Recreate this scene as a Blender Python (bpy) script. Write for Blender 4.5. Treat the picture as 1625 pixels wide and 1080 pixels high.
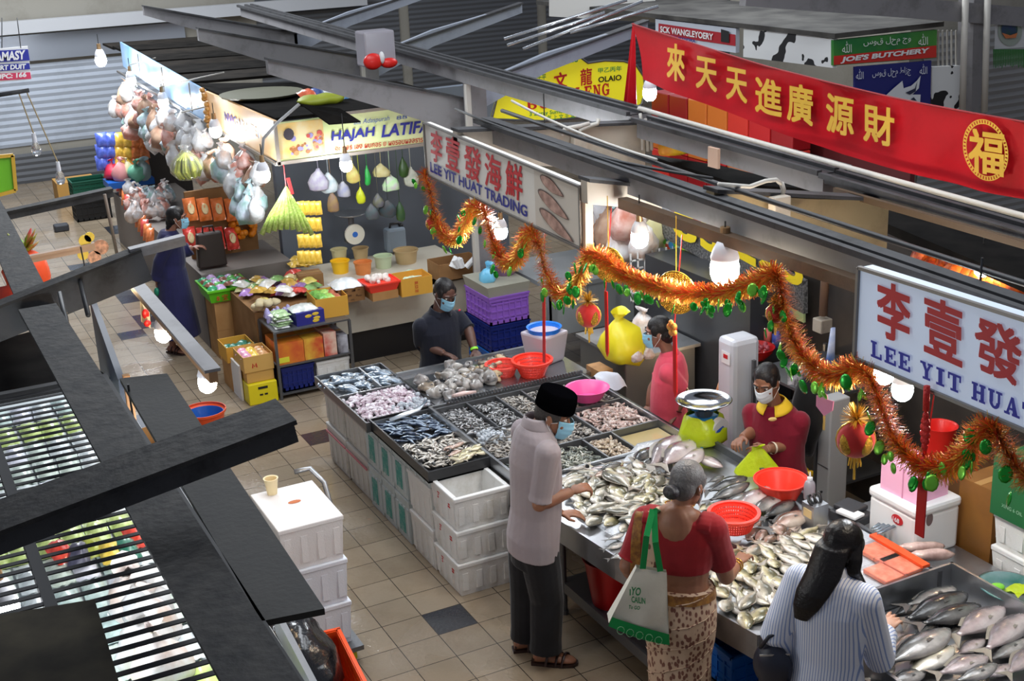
import bpy, math, random
from mathutils import Vector, Matrix, noise
for _o in list(bpy.data.objects): bpy.data.objects.remove(_o)
SC = bpy.context.scene
COL = SC.collection
R_ = random.Random(7)
PI = math.pi

# ---------------------------------------------------------------- camera
CAM = Vector((-2.605, -6.779, 4.312))
FPX, YAW, PIT, ROL = 2065.0, 0.457, 0.3329, -0.0458
_f = Vector((math.sin(YAW)*math.cos(PIT), math.cos(YAW)*math.cos(PIT), -math.sin(PIT)))
_r = Vector((math.cos(YAW), -math.sin(YAW), 0))
_u = _r.cross(_f)
RT = math.cos(ROL)*_r + math.sin(ROL)*_u
UP = RT.cross(_f)
FW = _f
cd = bpy.data.cameras.new('camera'); cam = bpy.data.objects.new('camera', cd); COL.objects.link(cam)
cd.sensor_width = 36.0; cd.lens = 36.0*FPX/1625.0; cd.clip_end = 200
cam.matrix_world = Matrix(((RT.x, UP.x, -FW.x, CAM.x), (RT.y, UP.y, -FW.y, CAM.y), (RT.z, UP.z, -FW.z, CAM.z), (0, 0, 0, 1)))
SC.camera = cam

# ---------------------------------------------------------------- world, unseen overhead area lights added as fill, exposure
W = bpy.data.worlds.new('market_hall_air'); SC.world = W; W.use_nodes = True
W.node_tree.nodes['Background'].inputs[0].default_value = (0.74, 0.8, 0.96, 1)
W.node_tree.nodes['Background'].inputs[1].default_value = 0.12
def hall_fill(x, y, z, sx, sy, power, col=(0.9, 0.95, 1.0)):
    d = bpy.data.lights.new('hall_fill', 'AREA'); d.shape = 'RECTANGLE'; d.size = sx; d.size_y = sy
    d.energy = power; d.color = col
    o = bpy.data.objects.new('hall_fill', d); o.location = (x, y, z); COL.objects.link(o)
    return o
hall_fill(0.4, 1.0, 6.5, 2.0, 6.0, 120)
hall_fill(3.0, -1.5, 6.5, 2.0, 5.0, 75)
hall_fill(0.0, 11.0, 6.0, 2.0, 6.0, 330)
hall_fill(7.0, 6.0, 6.0, 4.0, 4.0, 140)
SC.view_settings.view_transform = 'Standard'; SC.view_settings.look = 'None'
SC.view_settings.exposure = 1.0; SC.view_settings.gamma = 1.0; SC.view_settings.use_curve_mapping = False
SC.cycles.use_denoising = True
SC.cycles.max_bounces = 6; SC.cycles.transparent_max_bounces = 8
SC.cycles.sample_clamp_indirect = 4.0

# a picture point of the photograph turned into a place in the market: give one coordinate of the plane it lies on
def P(px, py, x=None, y=None, z=None):
    d = FW + RT*((px-812.5)/FPX) - UP*((py-540.0)/FPX)
    if x is not None: t = (x-CAM.x)/d.x
    elif y is not None: t = (y-CAM.y)/d.y
    else: t = (z-CAM.z)/d.z
    return CAM + d*t
# ---------------------------------------------------------------- mesh helpers
WM = {}
def wmat(o):
    m = WM.get(o.name)
    return m if m is not None else Matrix()
def tag(o, label=None, cat=None, group=None, kind=None):
    if label: o['label'] = label
    if cat: o['category'] = cat
    if group: o['group'] = group
    if kind: o['kind'] = kind
    return o
def T(name, label, cat, loc=(0, 0, 0), rz=0.0, group=None):
    o = bpy.data.objects.new(name, None); COL.objects.link(o); o.empty_display_size = 0.05
    o.location = loc; o.rotation_euler = (0, 0, rz)
    WM[o.name] = Matrix.Translation(Vector(loc)) @ Matrix.Rotation(rz, 4, 'Z')
    return tag(o, label, cat, group)
def link(name, me, parent=None):
    o = bpy.data.objects.new(name, me); COL.objects.link(o)
    if parent is not None: o.parent = parent
    return o
def dup(root, loc=None, rot=None, scale=None, label=None, group=None, name=None):
    r = root.copy(); COL.objects.link(r)
    if loc is not None: r.location = loc
    if rot is not None: r.rotation_euler = rot if not isinstance(rot, (int, float)) else (0, 0, rot)
    if scale is not None: r.scale = scale if not isinstance(scale, (int, float)) else (scale,)*3
    if label: r['label'] = label
    if group: r['group'] = group
    for ch in list(root.children):
        c = ch.copy(); COL.objects.link(c); c.parent = r
        for g in list(ch.children):
            d = g.copy(); COL.objects.link(d); d.parent = c
    return r
def setmat(o, m):
    for i, s in enumerate(o.material_slots):
        s.link = 'OBJECT'; s.material = m
        break
def frame(d, up=Vector((0, 0, 1))):
    d = d.normalized()
    s = d.cross(up)
    if s.length < 1e-4: s = d.cross(Vector((0, 1, 0)))
    s.normalize(); u = s.cross(d)
    return d, s, u
class MB:
    def __init__(s): s.v = []; s.f = []; s.mi = []; s.cur = 0; s.tf = None
    def add(s, vs, fs):
        b = len(s.v)
        if s.tf is not None: vs = [s.tf @ Vector(v) for v in vs]
        s.v += [Vector(v) for v in vs]
        for f in fs: s.f.append([b+i for i in f]); s.mi.append(s.cur)
        return s
    def m(s, i): s.cur = i; return s
    def box(s, c, size, rz=0.0):
        x, y, z = size[0]/2, size[1]/2, size[2]/2
        R = Matrix.Rotation(rz, 3, 'Z'); c = Vector(c)
        vs = [c + R @ Vector((a*x, b*y, d*z)) for d in (-1, 1) for a, b in ((-1, -1), (1, -1), (1, 1), (-1, 1))]
        return s.add(vs, [(0, 3, 2, 1), (4, 5, 6, 7), (0, 1, 5, 4), (1, 2, 6, 5), (2, 3, 7, 6), (3, 0, 4, 7)])
    def bbox(s, a, b):
        return s.box([(p+q)/2 for p, q in zip(a, b)], [abs(p-q) for p, q in zip(a, b)])
    def beam(s, p0, p1, w, h, up=(0, 0, 1)):
        p0, p1 = Vector(p0), Vector(p1); d, sd, u = frame(p1-p0, Vector(up))
        vs = [p + sd*(a*w/2) + u*(b*h/2) for p in (p0, p1) for a, b in ((-1, -1), (1, -1), (1, 1), (-1, 1))]
        return s.add(vs, [(0, 1, 2, 3), (7, 6, 5, 4), (0, 4, 5, 1), (1, 5, 6, 2), (2, 6, 7, 3), (3, 7, 4, 0)])
    def hexa(s, b, t):
        n = len(b)
        return s.add(list(b)+list(t), [tuple(range(n-1, -1, -1)), tuple(range(n, 2*n))] + [(i, (i+1) % n, n+(i+1) % n, n+i) for i in range(n)])
    def prism(s, pts, off):
        off = Vector(off); return s.hexa([Vector(p) for p in pts], [Vector(p)+off for p in pts])
    def tube(s, pts, r, n=8, cap=True, sq=1.0):
        pts = [Vector(p) for p in pts]; k = len(pts)
        rs = r if isinstance(r, (list, tuple)) else [r]*k
        vs = []; side = None
        for i, p in enumerate(pts):
            d = (pts[min(i+1, k-1)]-pts[max(i-1, 0)]).normalized()
            if side is None: _, side, _u2 = frame(d)
            side = (side - d*side.dot(d))
            if side.length < 1e-5: _, side, _u2 = frame(d)
            side.normalize(); u = side.cross(d)
            for j in range(n):
                a = 2*PI*j/n
                vs.append(p + side*(math.cos(a)*rs[i]) + u*(math.sin(a)*rs[i]*sq))
        fs = [(i*n+j, i*n+(j+1) % n, (i+1)*n+(j+1) % n, (i+1)*n+j) for i in range(k-1) for j in range(n)]
        if cap: fs += [tuple(range(n-1, -1, -1)), tuple((k-1)*n+j for j in range(n))]
        return s.add(vs, fs)
    def cyl(s, p0, p1, r0, r1=None, n=14, cap=True):
        return s.tube([p0, p1], [r0, r0 if r1 is None else r1], n, cap)
    def lathe(s, c, prof, n=20, cap0=True, cap1=True, sx=1.0, sy=1.0):
        c = Vector(c); vs = [c + Vector((math.cos(2*PI*j/n)*r*sx, math.sin(2*PI*j/n)*r*sy, z)) for r, z in prof for j in range(n)]
        k = len(prof)
        fs = [(i*n+j, i*n+(j+1) % n, (i+1)*n+(j+1) % n, (i+1)*n+j) for i in range(k-1) for j in range(n)]
        if cap0: fs.append(tuple(range(n-1, -1, -1)))
        if cap1: fs.append(tuple((k-1)*n+j for j in range(n)))
        return s.add(vs, fs)
    def sph(s, c, r, n=12, m=8, R=None):
        c = Vector(c); r = r if isinstance(r, (list, tuple)) else (r, r, r)
        vs = [Vector((0, 0, -r[2]))]
        for i in range(1, m):
            t = PI*i/m
            for j in range(n):
                a = 2*PI*j/n
                vs.append(Vector((math.sin(t)*math.cos(a)*r[0], math.sin(t)*math.sin(a)*r[1], -math.cos(t)*r[2])))
        vs.append(Vector((0, 0, r[2])))
        if R is not None: vs = [R @ v for v in vs]
        vs = [c+v for v in vs]
        fs = [(0, 1+(j+1) % n, 1+j) for j in range(n)]
        for i in range(m-2):
            fs += [(1+i*n+j, 1+i*n+(j+1) % n, 1+(i+1)*n+(j+1) % n, 1+(i+1)*n+j) for j in range(n)]
        L = len(vs)-1; b = 1+(m-2)*n
        fs += [(b+j, b+(j+1) % n, L) for j in range(n)]
        return s.add(vs, fs)
    def loft(s, rings, cap=True):
        n = len(rings[0]); k = len(rings)
        vs = [v for r in rings for v in r]
        fs = [(i*n+j, i*n+(j+1) % n, (i+1)*n+(j+1) % n, (i+1)*n+j) for i in range(k-1) for j in range(n)]
        if cap: fs += [tuple(range(n-1, -1, -1)), tuple((k-1)*n+j for j in range(n))]
        return s.add(vs, fs)
    def grid(s, fn, nu, nv):
        vs = [fn(i/nu, j/nv) for i in range(nu+1) for j in range(nv+1)]
        fs = [(i*(nv+1)+j, (i+1)*(nv+1)+j, (i+1)*(nv+1)+j+1, i*(nv+1)+j+1) for i in range(nu) for j in range(nv)]
        return s.add(vs, fs)
    def mesh(s, name, mats, smooth=False, inv=None):
        me = bpy.data.meshes.new(name)
        me.from_pydata([inv @ v for v in s.v] if inv is not None else s.v, [], s.f)
        for m in (mats if isinstance(mats, (list, tuple)) else [mats]): me.materials.append(m)
        me.polygons.foreach_set('material_index', s.mi)
        if smooth: me.polygons.foreach_set('use_smooth', [True]*len(s.f))
        me.update(); return me
    def ob(s, name, mats, parent=None, smooth=False, bevel=0.0, local=False, at=None, label=None, cat=None, group=None, kind=None, auto=None):
        inv = None
        if parent is not None and not local: inv = wmat(parent).inverted()
        if at is not None: inv = Matrix.Translation(-Vector(at))
        o = link(name, s.mesh(name, mats, smooth, inv), parent)
        if parent is not None and not local: WM[o.name] = wmat(parent)
        if at is not None: o.location = at; WM[o.name] = Matrix.Translation(Vector(at))
        if bevel:
            b = o.modifiers.new('edge', 'BEVEL'); b.width = bevel; b.segments = 2; b.limit_method = 'ANGLE'
        return tag(o, label, cat, group, kind)
TMPS = bpy.data.scenes.new('workbench')
def evaluated(o):
    TMPS.collection.objects.link(o)
    with bpy.context.temp_override(scene=TMPS, view_layer=TMPS.view_layers[0]):
        dg = bpy.context.evaluated_depsgraph_get(); dg.update()
    me = bpy.data.meshes.new_from_object(o.evaluated_get(dg), depsgraph=dg)
    TMPS.collection.objects.unlink(o); bpy.data.objects.remove(o)
    return me
def fuse(mb, voxel=0.006, smooth=3, inv=None, mats=None, name='fused'):
    me = mb.mesh('tmp', [])
    if inv is not None: me.transform(inv)
    o = bpy.data.objects.new('tmp', me)
    r = o.modifiers.new('r', 'REMESH'); r.mode = 'VOXEL'; r.voxel_size = voxel; r.use_smooth_shade = True
    if smooth:
        k = o.modifiers.new('s', 'SMOOTH'); k.factor = 0.5; k.iterations = smooth
    m2 = evaluated(o); m2.name = name
    m2.materials.clear()
    for m in (mats if isinstance(mats, (list, tuple)) else [mats]): m2.materials.append(m)
    m2.polygons.foreach_set('use_smooth', [True]*len(m2.polygons))
    return m2
_tx = {}
def textmesh(s, bold=0.0, ext=0.0, shear=0.0, res=3):
    c = bpy.data.curves.new('t', 'FONT'); c.body = s; c.offset = bold; c.extrude = ext; c.shear = shear; c.resolution_u = res
    o = bpy.data.objects.new('t', c)
    me = evaluated(o)
    return me
def lettering(s, org, ud, vd, w, h, mat, parent, bold=0.0, th=0.002, shear=0.0, name='lettering', stretch=True, fat=0.0):
    """flat raised lettering in the box of width w and height h whose lower left corner is org; ud, vd unit vectors"""
    if bold and any(ord(q) > 0x2e80 for q in s): fat, bold = bold*.8, 0.0
    me = textmesh(s, bold, 0.0, shear)
    co = [v.co.copy() for v in me.vertices]
    if not co: return None
    x0 = min(c.x for c in co); x1 = max(c.x for c in co); y0 = min(c.y for c in co); y1 = max(c.y for c in co)
    sx = w/max(x1-x0, 1e-6); sy = h/max(y1-y0, 1e-6)
    if not stretch: sx = sy = min(sx, sy)
    org, ud, vd = Vector(org), Vector(ud), Vector(vd); nd = ud.cross(vd).normalized()
    b = MB(); F = [list(p.vertices) for p in me.polygons]
    for k, (ou, ov) in enumerate([(0, 0)] if not fat else [(0, 0), (fat, fat), (-fat, fat), (fat, -fat), (-fat, -fat), (fat, 0), (-fat, 0)]):
        b.add([org + ud*((c.x-x0)*sx+ou*h) + vd*((c.y-y0)*sy+ov*h) + nd*(th+.0002*k) for c in co], F)
    bpy.data.meshes.remove(me)
    return b.ob(name, mat, parent)
# ---------------------------------------------------------------- materials
def mat(name, col, rough=0.5, metal=0.0, col2=None, nscale=8.0, bump=0.0, bscale=40.0, emit=0.0, ecol=None, trans=0.0, alpha=1.0, coat=0.0,
        dirt=None, dscale=3.0, damt=0.5, spec=0.5, sheen=0.0, rough2=None, sss=0.0):
    m = bpy.data.materials.new(name); m.use_nodes = True; nt = m.node_tree; N = nt.nodes; L = nt.links
    b = N['Principled BSDF']
    b.inputs['Base Color'].default_value = (*col, 1); b.inputs['Roughness'].default_value = rough; b.inputs['Metallic'].default_value = metal
    b.inputs['Transmission Weight'].default_value = trans; b.inputs['Alpha'].default_value = alpha; b.inputs['Coat Weight'].default_value = coat
    b.inputs['Specular IOR Level'].default_value = spec; b.inputs['Sheen Weight'].default_value = sheen
    b.inputs['Coat Roughness'].default_value = 0.1
    if sss: b.inputs['Subsurface Weight'].default_value = sss; b.inputs['Subsurface Radius'].default_value = (0.01, 0.004, 0.002)
    tc = None
    def coords():
        nonlocal tc
        if tc is None: tc = N.new('ShaderNodeTexCoord')
        return tc.outputs['Object']
    out = None
    if col2 is not None:
        n = N.new('ShaderNodeTexNoise'); n.inputs['Scale'].default_value = nscale; n.inputs['Detail'].default_value = 5; L.new(coords(), n.inputs['Vector'])
        r = N.new('ShaderNodeValToRGB'); r.color_ramp.elements[0].position = 0.35; r.color_ramp.elements[1].position = 0.65
        r.color_ramp.elements[0].color = (*col, 1); r.color_ramp.elements[1].color = (*col2, 1)
        L.new(n.outputs['Fac'], r.inputs['Fac']); out = r.outputs['Color']
    if dirt is not None:
        n = N.new('ShaderNodeTexNoise'); n.inputs['Scale'].default_value = dscale; n.inputs['Detail'].default_value = 8; n.inputs['Roughness'].default_value = 0.7
        L.new(coords(), n.inputs['Vector'])
        r = N.new('ShaderNodeValToRGB'); r.color_ramp.elements[0].position = 0.5; r.color_ramp.elements[1].position = 0.72
        r.color_ramp.elements[0].color = (0, 0, 0, 1); r.color_ramp.elements[1].color = (damt, damt, damt, 1)
        L.new(n.outputs['Fac'], r.inputs['Fac'])
        mx = N.new('ShaderNodeMix'); mx.data_type = 'RGBA'; L.new(r.outputs['Color'], mx.inputs['Factor'])
        if out is not None: L.new(out, mx.inputs['A'])
        else: mx.inputs['A'].default_value = (*col, 1)
        mx.inputs['B'].default_value = (*dirt, 1); out = mx.outputs['Result']
    if out is not None: L.new(out, b.inputs['Base Color'])
    if rough2 is not None:
        n = N.new('ShaderNodeTexNoise'); n.inputs['Scale'].default_value = nscale; L.new(coords(), n.inputs['Vector'])
        mr = N.new('ShaderNodeMapRange'); mr.inputs[1].default_value = 0.35; mr.inputs[2].default_value = 0.65; mr.inputs[3].default_value = rough; mr.inputs[4].default_value = rough2
        L.new(n.outputs['Fac'], mr.inputs[0]); L.new(mr.outputs[0], b.inputs['Roughness'])
    if bump:
        n = N.new('ShaderNodeTexNoise'); n.inputs['Scale'].default_value = bscale; n.inputs['Detail'].default_value = 4; L.new(coords(), n.inputs['Vector'])
        bp = N.new('ShaderNodeBump'); bp.inputs['Strength'].default_value = bump; bp.inputs['Distance'].default_value = 0.01
        L.new(n.outputs['Fac'], bp.inputs['Height']); L.new(bp.outputs['Normal'], b.inputs['Normal'])
    if emit:
        b.inputs['Emission Color'].default_value = (*(ecol or col), 1); b.inputs['Emission Strength'].default_value = emit
    return m
def nodes(m): return m.node_tree.nodes, m.node_tree.links, m.node_tree.nodes['Principled BSDF']
_mc = {}
def flat(col, rough=0.5, **k):
    key = (tuple(round(c, 3) for c in col), rough, tuple(sorted(k.items())))
    if key not in _mc: _mc[key] = mat('paint', col, rough, **k)
    return _mc[key]
def srgb(r, g, b):
    f = lambda c: (c/255/12.92) if c/255 <= 0.04045 else ((c/255+0.055)/1.055)**2.4
    return (f(r), f(g), f(b))
def jit(c, a=0.1): return tuple(max(0.0, v*(1+R_.uniform(-a, a))) for v in c)
M_STEEL = mat('stainless_steel', (0.42, 0.43, 0.45), 0.28, 0.9, rough2=0.42, nscale=6, dirt=(0.1, 0.1, 0.1), dscale=5, damt=0.35)
M_DKSTEEL = mat('dull_steel', (0.16, 0.165, 0.175), 0.4, 0.7, bump=0.1)
M_BLACKTRAY = mat('black_tray', (0.02, 0.02, 0.022), 0.35)
M_GREYPAINT = mat('grey_painted_steel', srgb(128, 126, 128), 0.5, dirt=(0.06, 0.055, 0.05), dscale=4, damt=0.5)
M_CREAM = mat('cream_painted_steel', srgb(176, 166, 152), 0.5, dirt=(0.1, 0.09, 0.08), dscale=4, damt=0.35)
M_SOOT = mat('sooty_steel', srgb(36, 36, 37), 0.65, col2=srgb(58, 56, 54), nscale=14, bump=0.4, bscale=30, spec=0.25)
M_SOOT2 = mat('dusty_steel', srgb(66, 66, 68), 0.6, dirt=srgb(30, 29, 28), dscale=6, damt=0.8, spec=0.3)
M_FOAM = mat('white_foam', srgb(226, 226, 224), 0.6, dirt=srgb(150, 140, 112), dscale=3.5, damt=0.5, bump=0.15, bscale=120)
M_FOAMDIRTY = mat('stained_foam', srgb(205, 203, 198), 0.6, dirt=srgb(120, 105, 72), dscale=2.6, damt=0.8, bump=0.15, bscale=120)
M_CARD = mat('cardboard', srgb(186, 142, 92), 0.8, col2=srgb(170, 126, 78), nscale=5, spec=0.2)
M_CARDY = mat('yellow_card', srgb(214, 160, 62), 0.7, spec=0.3)
M_CARDB = mat('brown_card', srgb(150, 112, 74), 0.8, col2=srgb(130, 95, 60), nscale=4, spec=0.2)
M_WOOD = mat('plain_wood', srgb(186, 140, 90), 0.6, col2=srgb(150, 108, 66), nscale=9)
M_WHITE = mat('white_plastic', srgb(232, 232, 232), 0.4)
M_BLACK = mat('black_plastic', (0.012, 0.012, 0.013), 0.45)
M_REDPL = mat('red_plastic', srgb(226, 40, 34), 0.35)
M_DKRED = mat('dark_red_plastic', srgb(178, 22, 22), 0.35)
M_ORANGE = mat('orange_plastic', srgb(236, 84, 30), 0.35)
M_BLUEPL = mat('blue_plastic', srgb(18, 92, 176), 0.35)
M_NAVYPL = mat('navy_plastic', srgb(16, 34, 110), 0.35)
M_YELPL = mat('yellow_plastic', srgb(232, 214, 26), 0.4)
M_PURPLE = mat('purple_plastic', srgb(140, 92, 190), 0.4)
M_GREENPL = mat('green_plastic', srgb(96, 190, 34), 0.4)
M_PINKPL = mat('pink_plastic', srgb(238, 92, 160), 0.35)
M_ICE = mat('crushed_ice', srgb(225, 232, 240), 0.15, trans=0.35, bump=0.8, bscale=70)
M_REDTXT = mat('red_sign_paint', srgb(196, 30, 38), 0.5)
M_BLUETXT = mat('blue_sign_paint', srgb(40, 44, 140), 0.5)
M_GOLDTXT = mat('gold_sign_paint', srgb(222, 176, 60), 0.4)
M_CABLE = mat('cable_sheath', srgb(40, 40, 42), 0.5)
M_CONDUIT = mat('pale_conduit', srgb(190, 186, 178), 0.5)
# ---------------------------------------------------------------- floor
S_ = 0.27
def floor_mat(name, col, col2):
    m = mat(name, col, 0.3); N, L, b = nodes(m)
    tc = N.new('ShaderNodeTexCoord'); mp = N.new('ShaderNodeMapping'); L.new(tc.outputs['Object'], mp.inputs[0])
    bt = N.new('ShaderNodeTexBrick'); bt.offset = 0.0; bt.squash = 1.0
    bt.inputs['Scale'].default_value = 1.0; bt.inputs['Brick Width'].default_value = S_; bt.inputs['Row Height'].default_value = S_
    bt.inputs['Mortar Size'].default_value = 0.0028; bt.inputs['Mortar Smooth'].default_value = 0.1; bt.inputs['Bias'].default_value = 0
    bt.inputs['Color1'].default_value = (*col, 1); bt.inputs['Color2'].default_value = (*col2, 1); bt.inputs['Mortar'].default_value = (*srgb(50, 44, 38), 1)
    L.new(mp.outputs[0], bt.inputs['Vector'])
    n = N.new('ShaderNodeTexNoise'); n.inputs['Scale'].default_value = 2.2; n.inputs['Detail'].default_value = 8; n.inputs['Roughness'].default_value = 0.65; L.new(tc.outputs['Object'], n.inputs['Vector'])
    r = N.new('ShaderNodeValToRGB'); r.color_ramp.elements[0].position = 0.45; r.color_ramp.elements[1].position = 0.75
    r.color_ramp.elements[0].color = (0, 0, 0, 1); r.color_ramp.elements[1].color = (0.55, 0.55, 0.55, 1); L.new(n.outputs['Fac'], r.inputs[0])
    mx = N.new('ShaderNodeMix'); mx.data_type = 'RGBA'; mx.blend_type = 'MULTIPLY'; L.new(r.outputs[0], mx.inputs['Factor']); L.new(bt.outputs['Color'], mx.inputs['A'])
    mx.inputs['B'].default_value = (*srgb(196, 172, 140), 1); L.new(mx.outputs['Result'], b.inputs['Base Color'])
    # wet film: smooth where the water lies
    n2 = N.new('ShaderNodeTexNoise'); n2.inputs['Scale'].default_value = 1.1; n2.inputs['Detail'].default_value = 4; L.new(tc.outputs['Object'], n2.inputs['Vector'])
    mr = N.new('ShaderNodeMapRange'); mr.inputs[1].default_value = 0.46; mr.inputs[2].default_value = 0.62; mr.inputs[3].default_value = 0.06; mr.inputs[4].default_value = 0.4
    L.new(n2.outputs['Fac'], mr.inputs[0]); L.new(mr.outputs[0], b.inputs['Roughness'])
    n3 = N.new('ShaderNodeTexNoise'); n3.inputs['Scale'].default_value = 38; n3.inputs['Detail'].default_value = 3; L.new(tc.outputs['Object'], n3.inputs['Vector'])
    bp = N.new('ShaderNodeBump'); bp.inputs['Strength'].default_value = 0.55; bp.inputs['Distance'].default_value = 0.004; L.new(n3.outputs['Fac'], bp.inputs['Height'])
    bp2 = N.new('ShaderNodeBump'); bp2.inputs['Strength'].default_value = 0.6; bp2.inputs['Distance'].default_value = 0.003; bp2.invert = True; L.new(bt.outputs['Fac'], bp2.inputs['Height']); L.new(bp.outputs[0], bp2.inputs['Normal'])
    L.new(bp2.outputs[0], b.inputs['Normal'])
    return m
M_TILE = floor_mat('beige_floor_tile', srgb(150, 135, 115), srgb(134, 120, 101))
M_TILED = floor_mat('dark_floor_tile', srgb(52, 54, 60), srgb(46, 48, 54))
DARK = {(0, -1), (1, 11), (-1, 30), (-1, 31), (0, 34), (1, 44), (1, 43), (-2, 25), (-1, 26), (2, 44), (-1, 27), (-2, 37)}
fl = MB()
for i in range(-26, 60):
    for j in range(-32, 66):
        fl.m(1 if (i, j) in DARK else 0)
        x, y = i*S_, j*S_
        fl.add([(x, y, 0), (x+S_, y, 0), (x+S_, y+S_, 0), (x, y+S_, 0)], [(0, 1, 2, 3)])
fl.ob('floor', [M_TILE, M_TILED], kind='structure')

# ---------------------------------------------------------------- walls
M_SHUT = mat('grey_shutter', srgb(172, 180, 192), 0.45, 0.1, dirt=srgb(140, 146, 156), dscale=1.5, damt=0.5)
M_SHUTD = mat('dark_shutter', srgb(92, 94, 98), 0.5, 0.2)
M_WALLP = mat('pale_wall_paint', srgb(150, 146, 136), 0.7, dirt=srgb(110, 104, 92), dscale=1.2, damt=0.5)
def shutter(mb, x0, x1, y, z0, z1, pitch=0.11):
    n = int((z1-z0)/pitch)
    for k in range(n):
        a = z0+k*pitch
        mb.add([(x0, y, a), (x1, y, a), (x1, y-0.012, a+pitch*0.5), (x0, y-0.012, a+pitch*0.5), (x1, y, a+pitch), (x0, y, a+pitch)], [(0, 1, 2, 3), (3, 2, 4, 5)])
wb = MB()
wb.bbox((-7, 16.3, 0), (22, 16.5, 3.9))
wb.m(1); shutter(wb, -6.5, 2.6, 16.28, 0.62, 2.0)
wb.m(2); shutter(wb, -6.5, 2.6, 16.24, 0.0, 0.6, 0.1)
wb.m(3); wb.bbox((-6.6, 16.18, 2.0), (2.7, 16.3, 2.42))
wb.m(2)
for a in range(6): shutter(wb, 4+a*2.9, 6.7+a*2.9, 16.28, 0.2, 2.9, 0.09)
wb.ob('wall_back', [M_WALLP, M_SHUT, M_SHUTD, mat('shutter_box_panel', srgb(158, 164, 174), 0.25, 0.4)], kind='structure')
tr = MB(); tr.bbox((-6.8, 16.0, 2.46), (6, 16.2, 2.66)); tr.ob('trim_1', flat(srgb(190, 192, 196), 0.5), kind='structure')
wr = MB(); wr.bbox((8.9, 4.8, 0), (9.1, 9.0, 3.2)); wr.m(1); shutter(wr, 8.5, 13.5, 4.7, 0.2, 2.6, 0.09); wr.m(0); wr.bbox((8.3, 4.72, 0), (16, 4.9, 3.4))
wr.ob('wall_right', [M_WALLP, mat('blind_shutter', srgb(140, 140, 140), 0.5)], kind='structure')
# inner back wall of the fish stall
wi = MB(); wi.bbox((3.42, -5.2, 0), (3.52, 1.6, 2.15))
wi.ob('wall_stall', mat('dark_stall_lining', srgb(58, 52, 48), 0.6, col2=srgb(40, 36, 34), nscale=3), kind='structure')
wj = MB(); wj.bbox((1.2, 6.4, 0), (3.9, 6.5, 2.3))
wj.ob('wall_grocery', mat('slate_stall_lining', srgb(104, 112, 124), 0.6), kind='structure')

# ---------------------------------------------------------------- roof frame over the right hand stalls
def rafter(y, x0, z0, x1, z1, x2, z2, h0, h1, th=0.07, name='roof_rafter', m=M_GREYPAINT, lab=None, par=None):
    pts = [(x0, y, z0), (x1, y, z1), (x2, y, z2), (x2, y, z2-h1), (x1, y, z1-(h0+h1)/2), (x0, y, z0-h0)]
    b = MB(); b.prism(pts, (0, th, 0))
    b.m(1); b.hexa([(x0, y-0.03, z0), (x2, y-0.03, z2), (x2, y+th+0.03, z2), (x0, y+th+0.03, z0)], [(x0, y-0.03, z0+0.02), (x2, y-0.03, z2+0.02), (x2, y+th+0.03, z2+0.02), (x0, y+th+0.03, z0+0.02)])
    return b.ob(name, [m, M_SOOT2], at=(x1, y, z2-h1), label=lab, cat='beam', group='roof rafters over the stalls')
rafter(4.4, .66, 3.01, 1.6, 2.75, 2.56, 2.46, .12, .34, lab='pale grey tapered roof rafter above the yellow corner sign')
rafter(7.1, .74, 3.08, 1.36, 2.92, 2.56, 2.62, .12, .3, lab='pale grey tapered rafter behind the red and clear box, above the black stall roof')
rafter(9.8, .76, 3.16, 1.38, 3.02, 2.66, 2.68, .1, .28, lab='farthest grey tapered rafter above the stall with hanging bags')
rafter(1.25, 1.0, 2.78, 1.6, 2.72, 2.5, 2.66, .16, .34, m=M_CREAM, lab='cream steel plate rafter behind the red-lettered trading sign')
rafter(-0.5, 1.0, 2.74, 1.25, 2.70, 1.5, 2.63, .13, .16, m=M_CREAM, lab='short cream rafter at the end of the fish picture panel')
rafter(-1.3, 1.3, 2.78, 1.9, 2.66, 2.5, 2.56, .2, .3, m=mat('tan_painted_steel', srgb(146, 128, 96), 0.55, dirt=srgb(90, 76, 56), dscale=3, damt=0.5), lab='tan steel plate rafter with a white junction box')
def column(x, y, z, lab, w=0.16):
    b = MB(); b.bbox((x-w/2, y-w/2, 0), (x+w/2, y+w/2, z)); b.m(1); b.bbox((x-w/2-.05, y-w/2-.02, 0), (x-w/2-.005, y-w/2+.03, z-.1))
    return b.ob('steel_column', [M_GREYPAINT, M_CONDUIT], at=(x, y, 0), label=lab, cat='column', group='steel columns of the stalls')
column(2.55, 4.25, 2.75, 'grey steel column with a white downpipe beside the yellow corner sign')
column(2.6, 7.1, 2.8, 'grey steel column behind the black roof of the grocery stall')
def longbeam(name, p0, p1, w, h, m, lab, cat='beam', ridge=True, dark=M_SOOT2):
    p0, p1 = Vector(p0), Vector(p1)
    b = MB(); b.beam(p0, p1, w, h)
    if ridge:
        b.m(1)
        for dx in (-w/2-.03, 0, w/2): b.beam(p0+Vector((dx, 0, h/2+.015)), p1+Vector((dx, 0, h/2+.015)), .035, .03)
        b.beam(p0+Vector((0, 0, h/2+.002)), p1+Vector((0, 0, h/2+.002)), w+.05, .012)
    return b.ob(name, [m, dark], at=(p0+p1)/2, label=lab, cat=cat)
longbeam('roof_gutter', (2.5, -.85, 2.59), (2.5, 1.2, 2.64), .2, .12, M_GREYPAINT, 'long grey roof gutter running below the red banner')
longbeam('roof_rails', (2.5, -4.6, 2.52), (2.5, -.86, 2.62), .2, .04, M_SOOT2, 'sooty roof rails continuing the grey gutter to the right edge')
longbeam('roof_gutter', (2.5, 1.3, 2.66), (2.5, 11.5, 2.88), .16, .13, M_GREYPAINT, 'long grey gutter crossing in front of the yellow shop board, far part')
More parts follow.
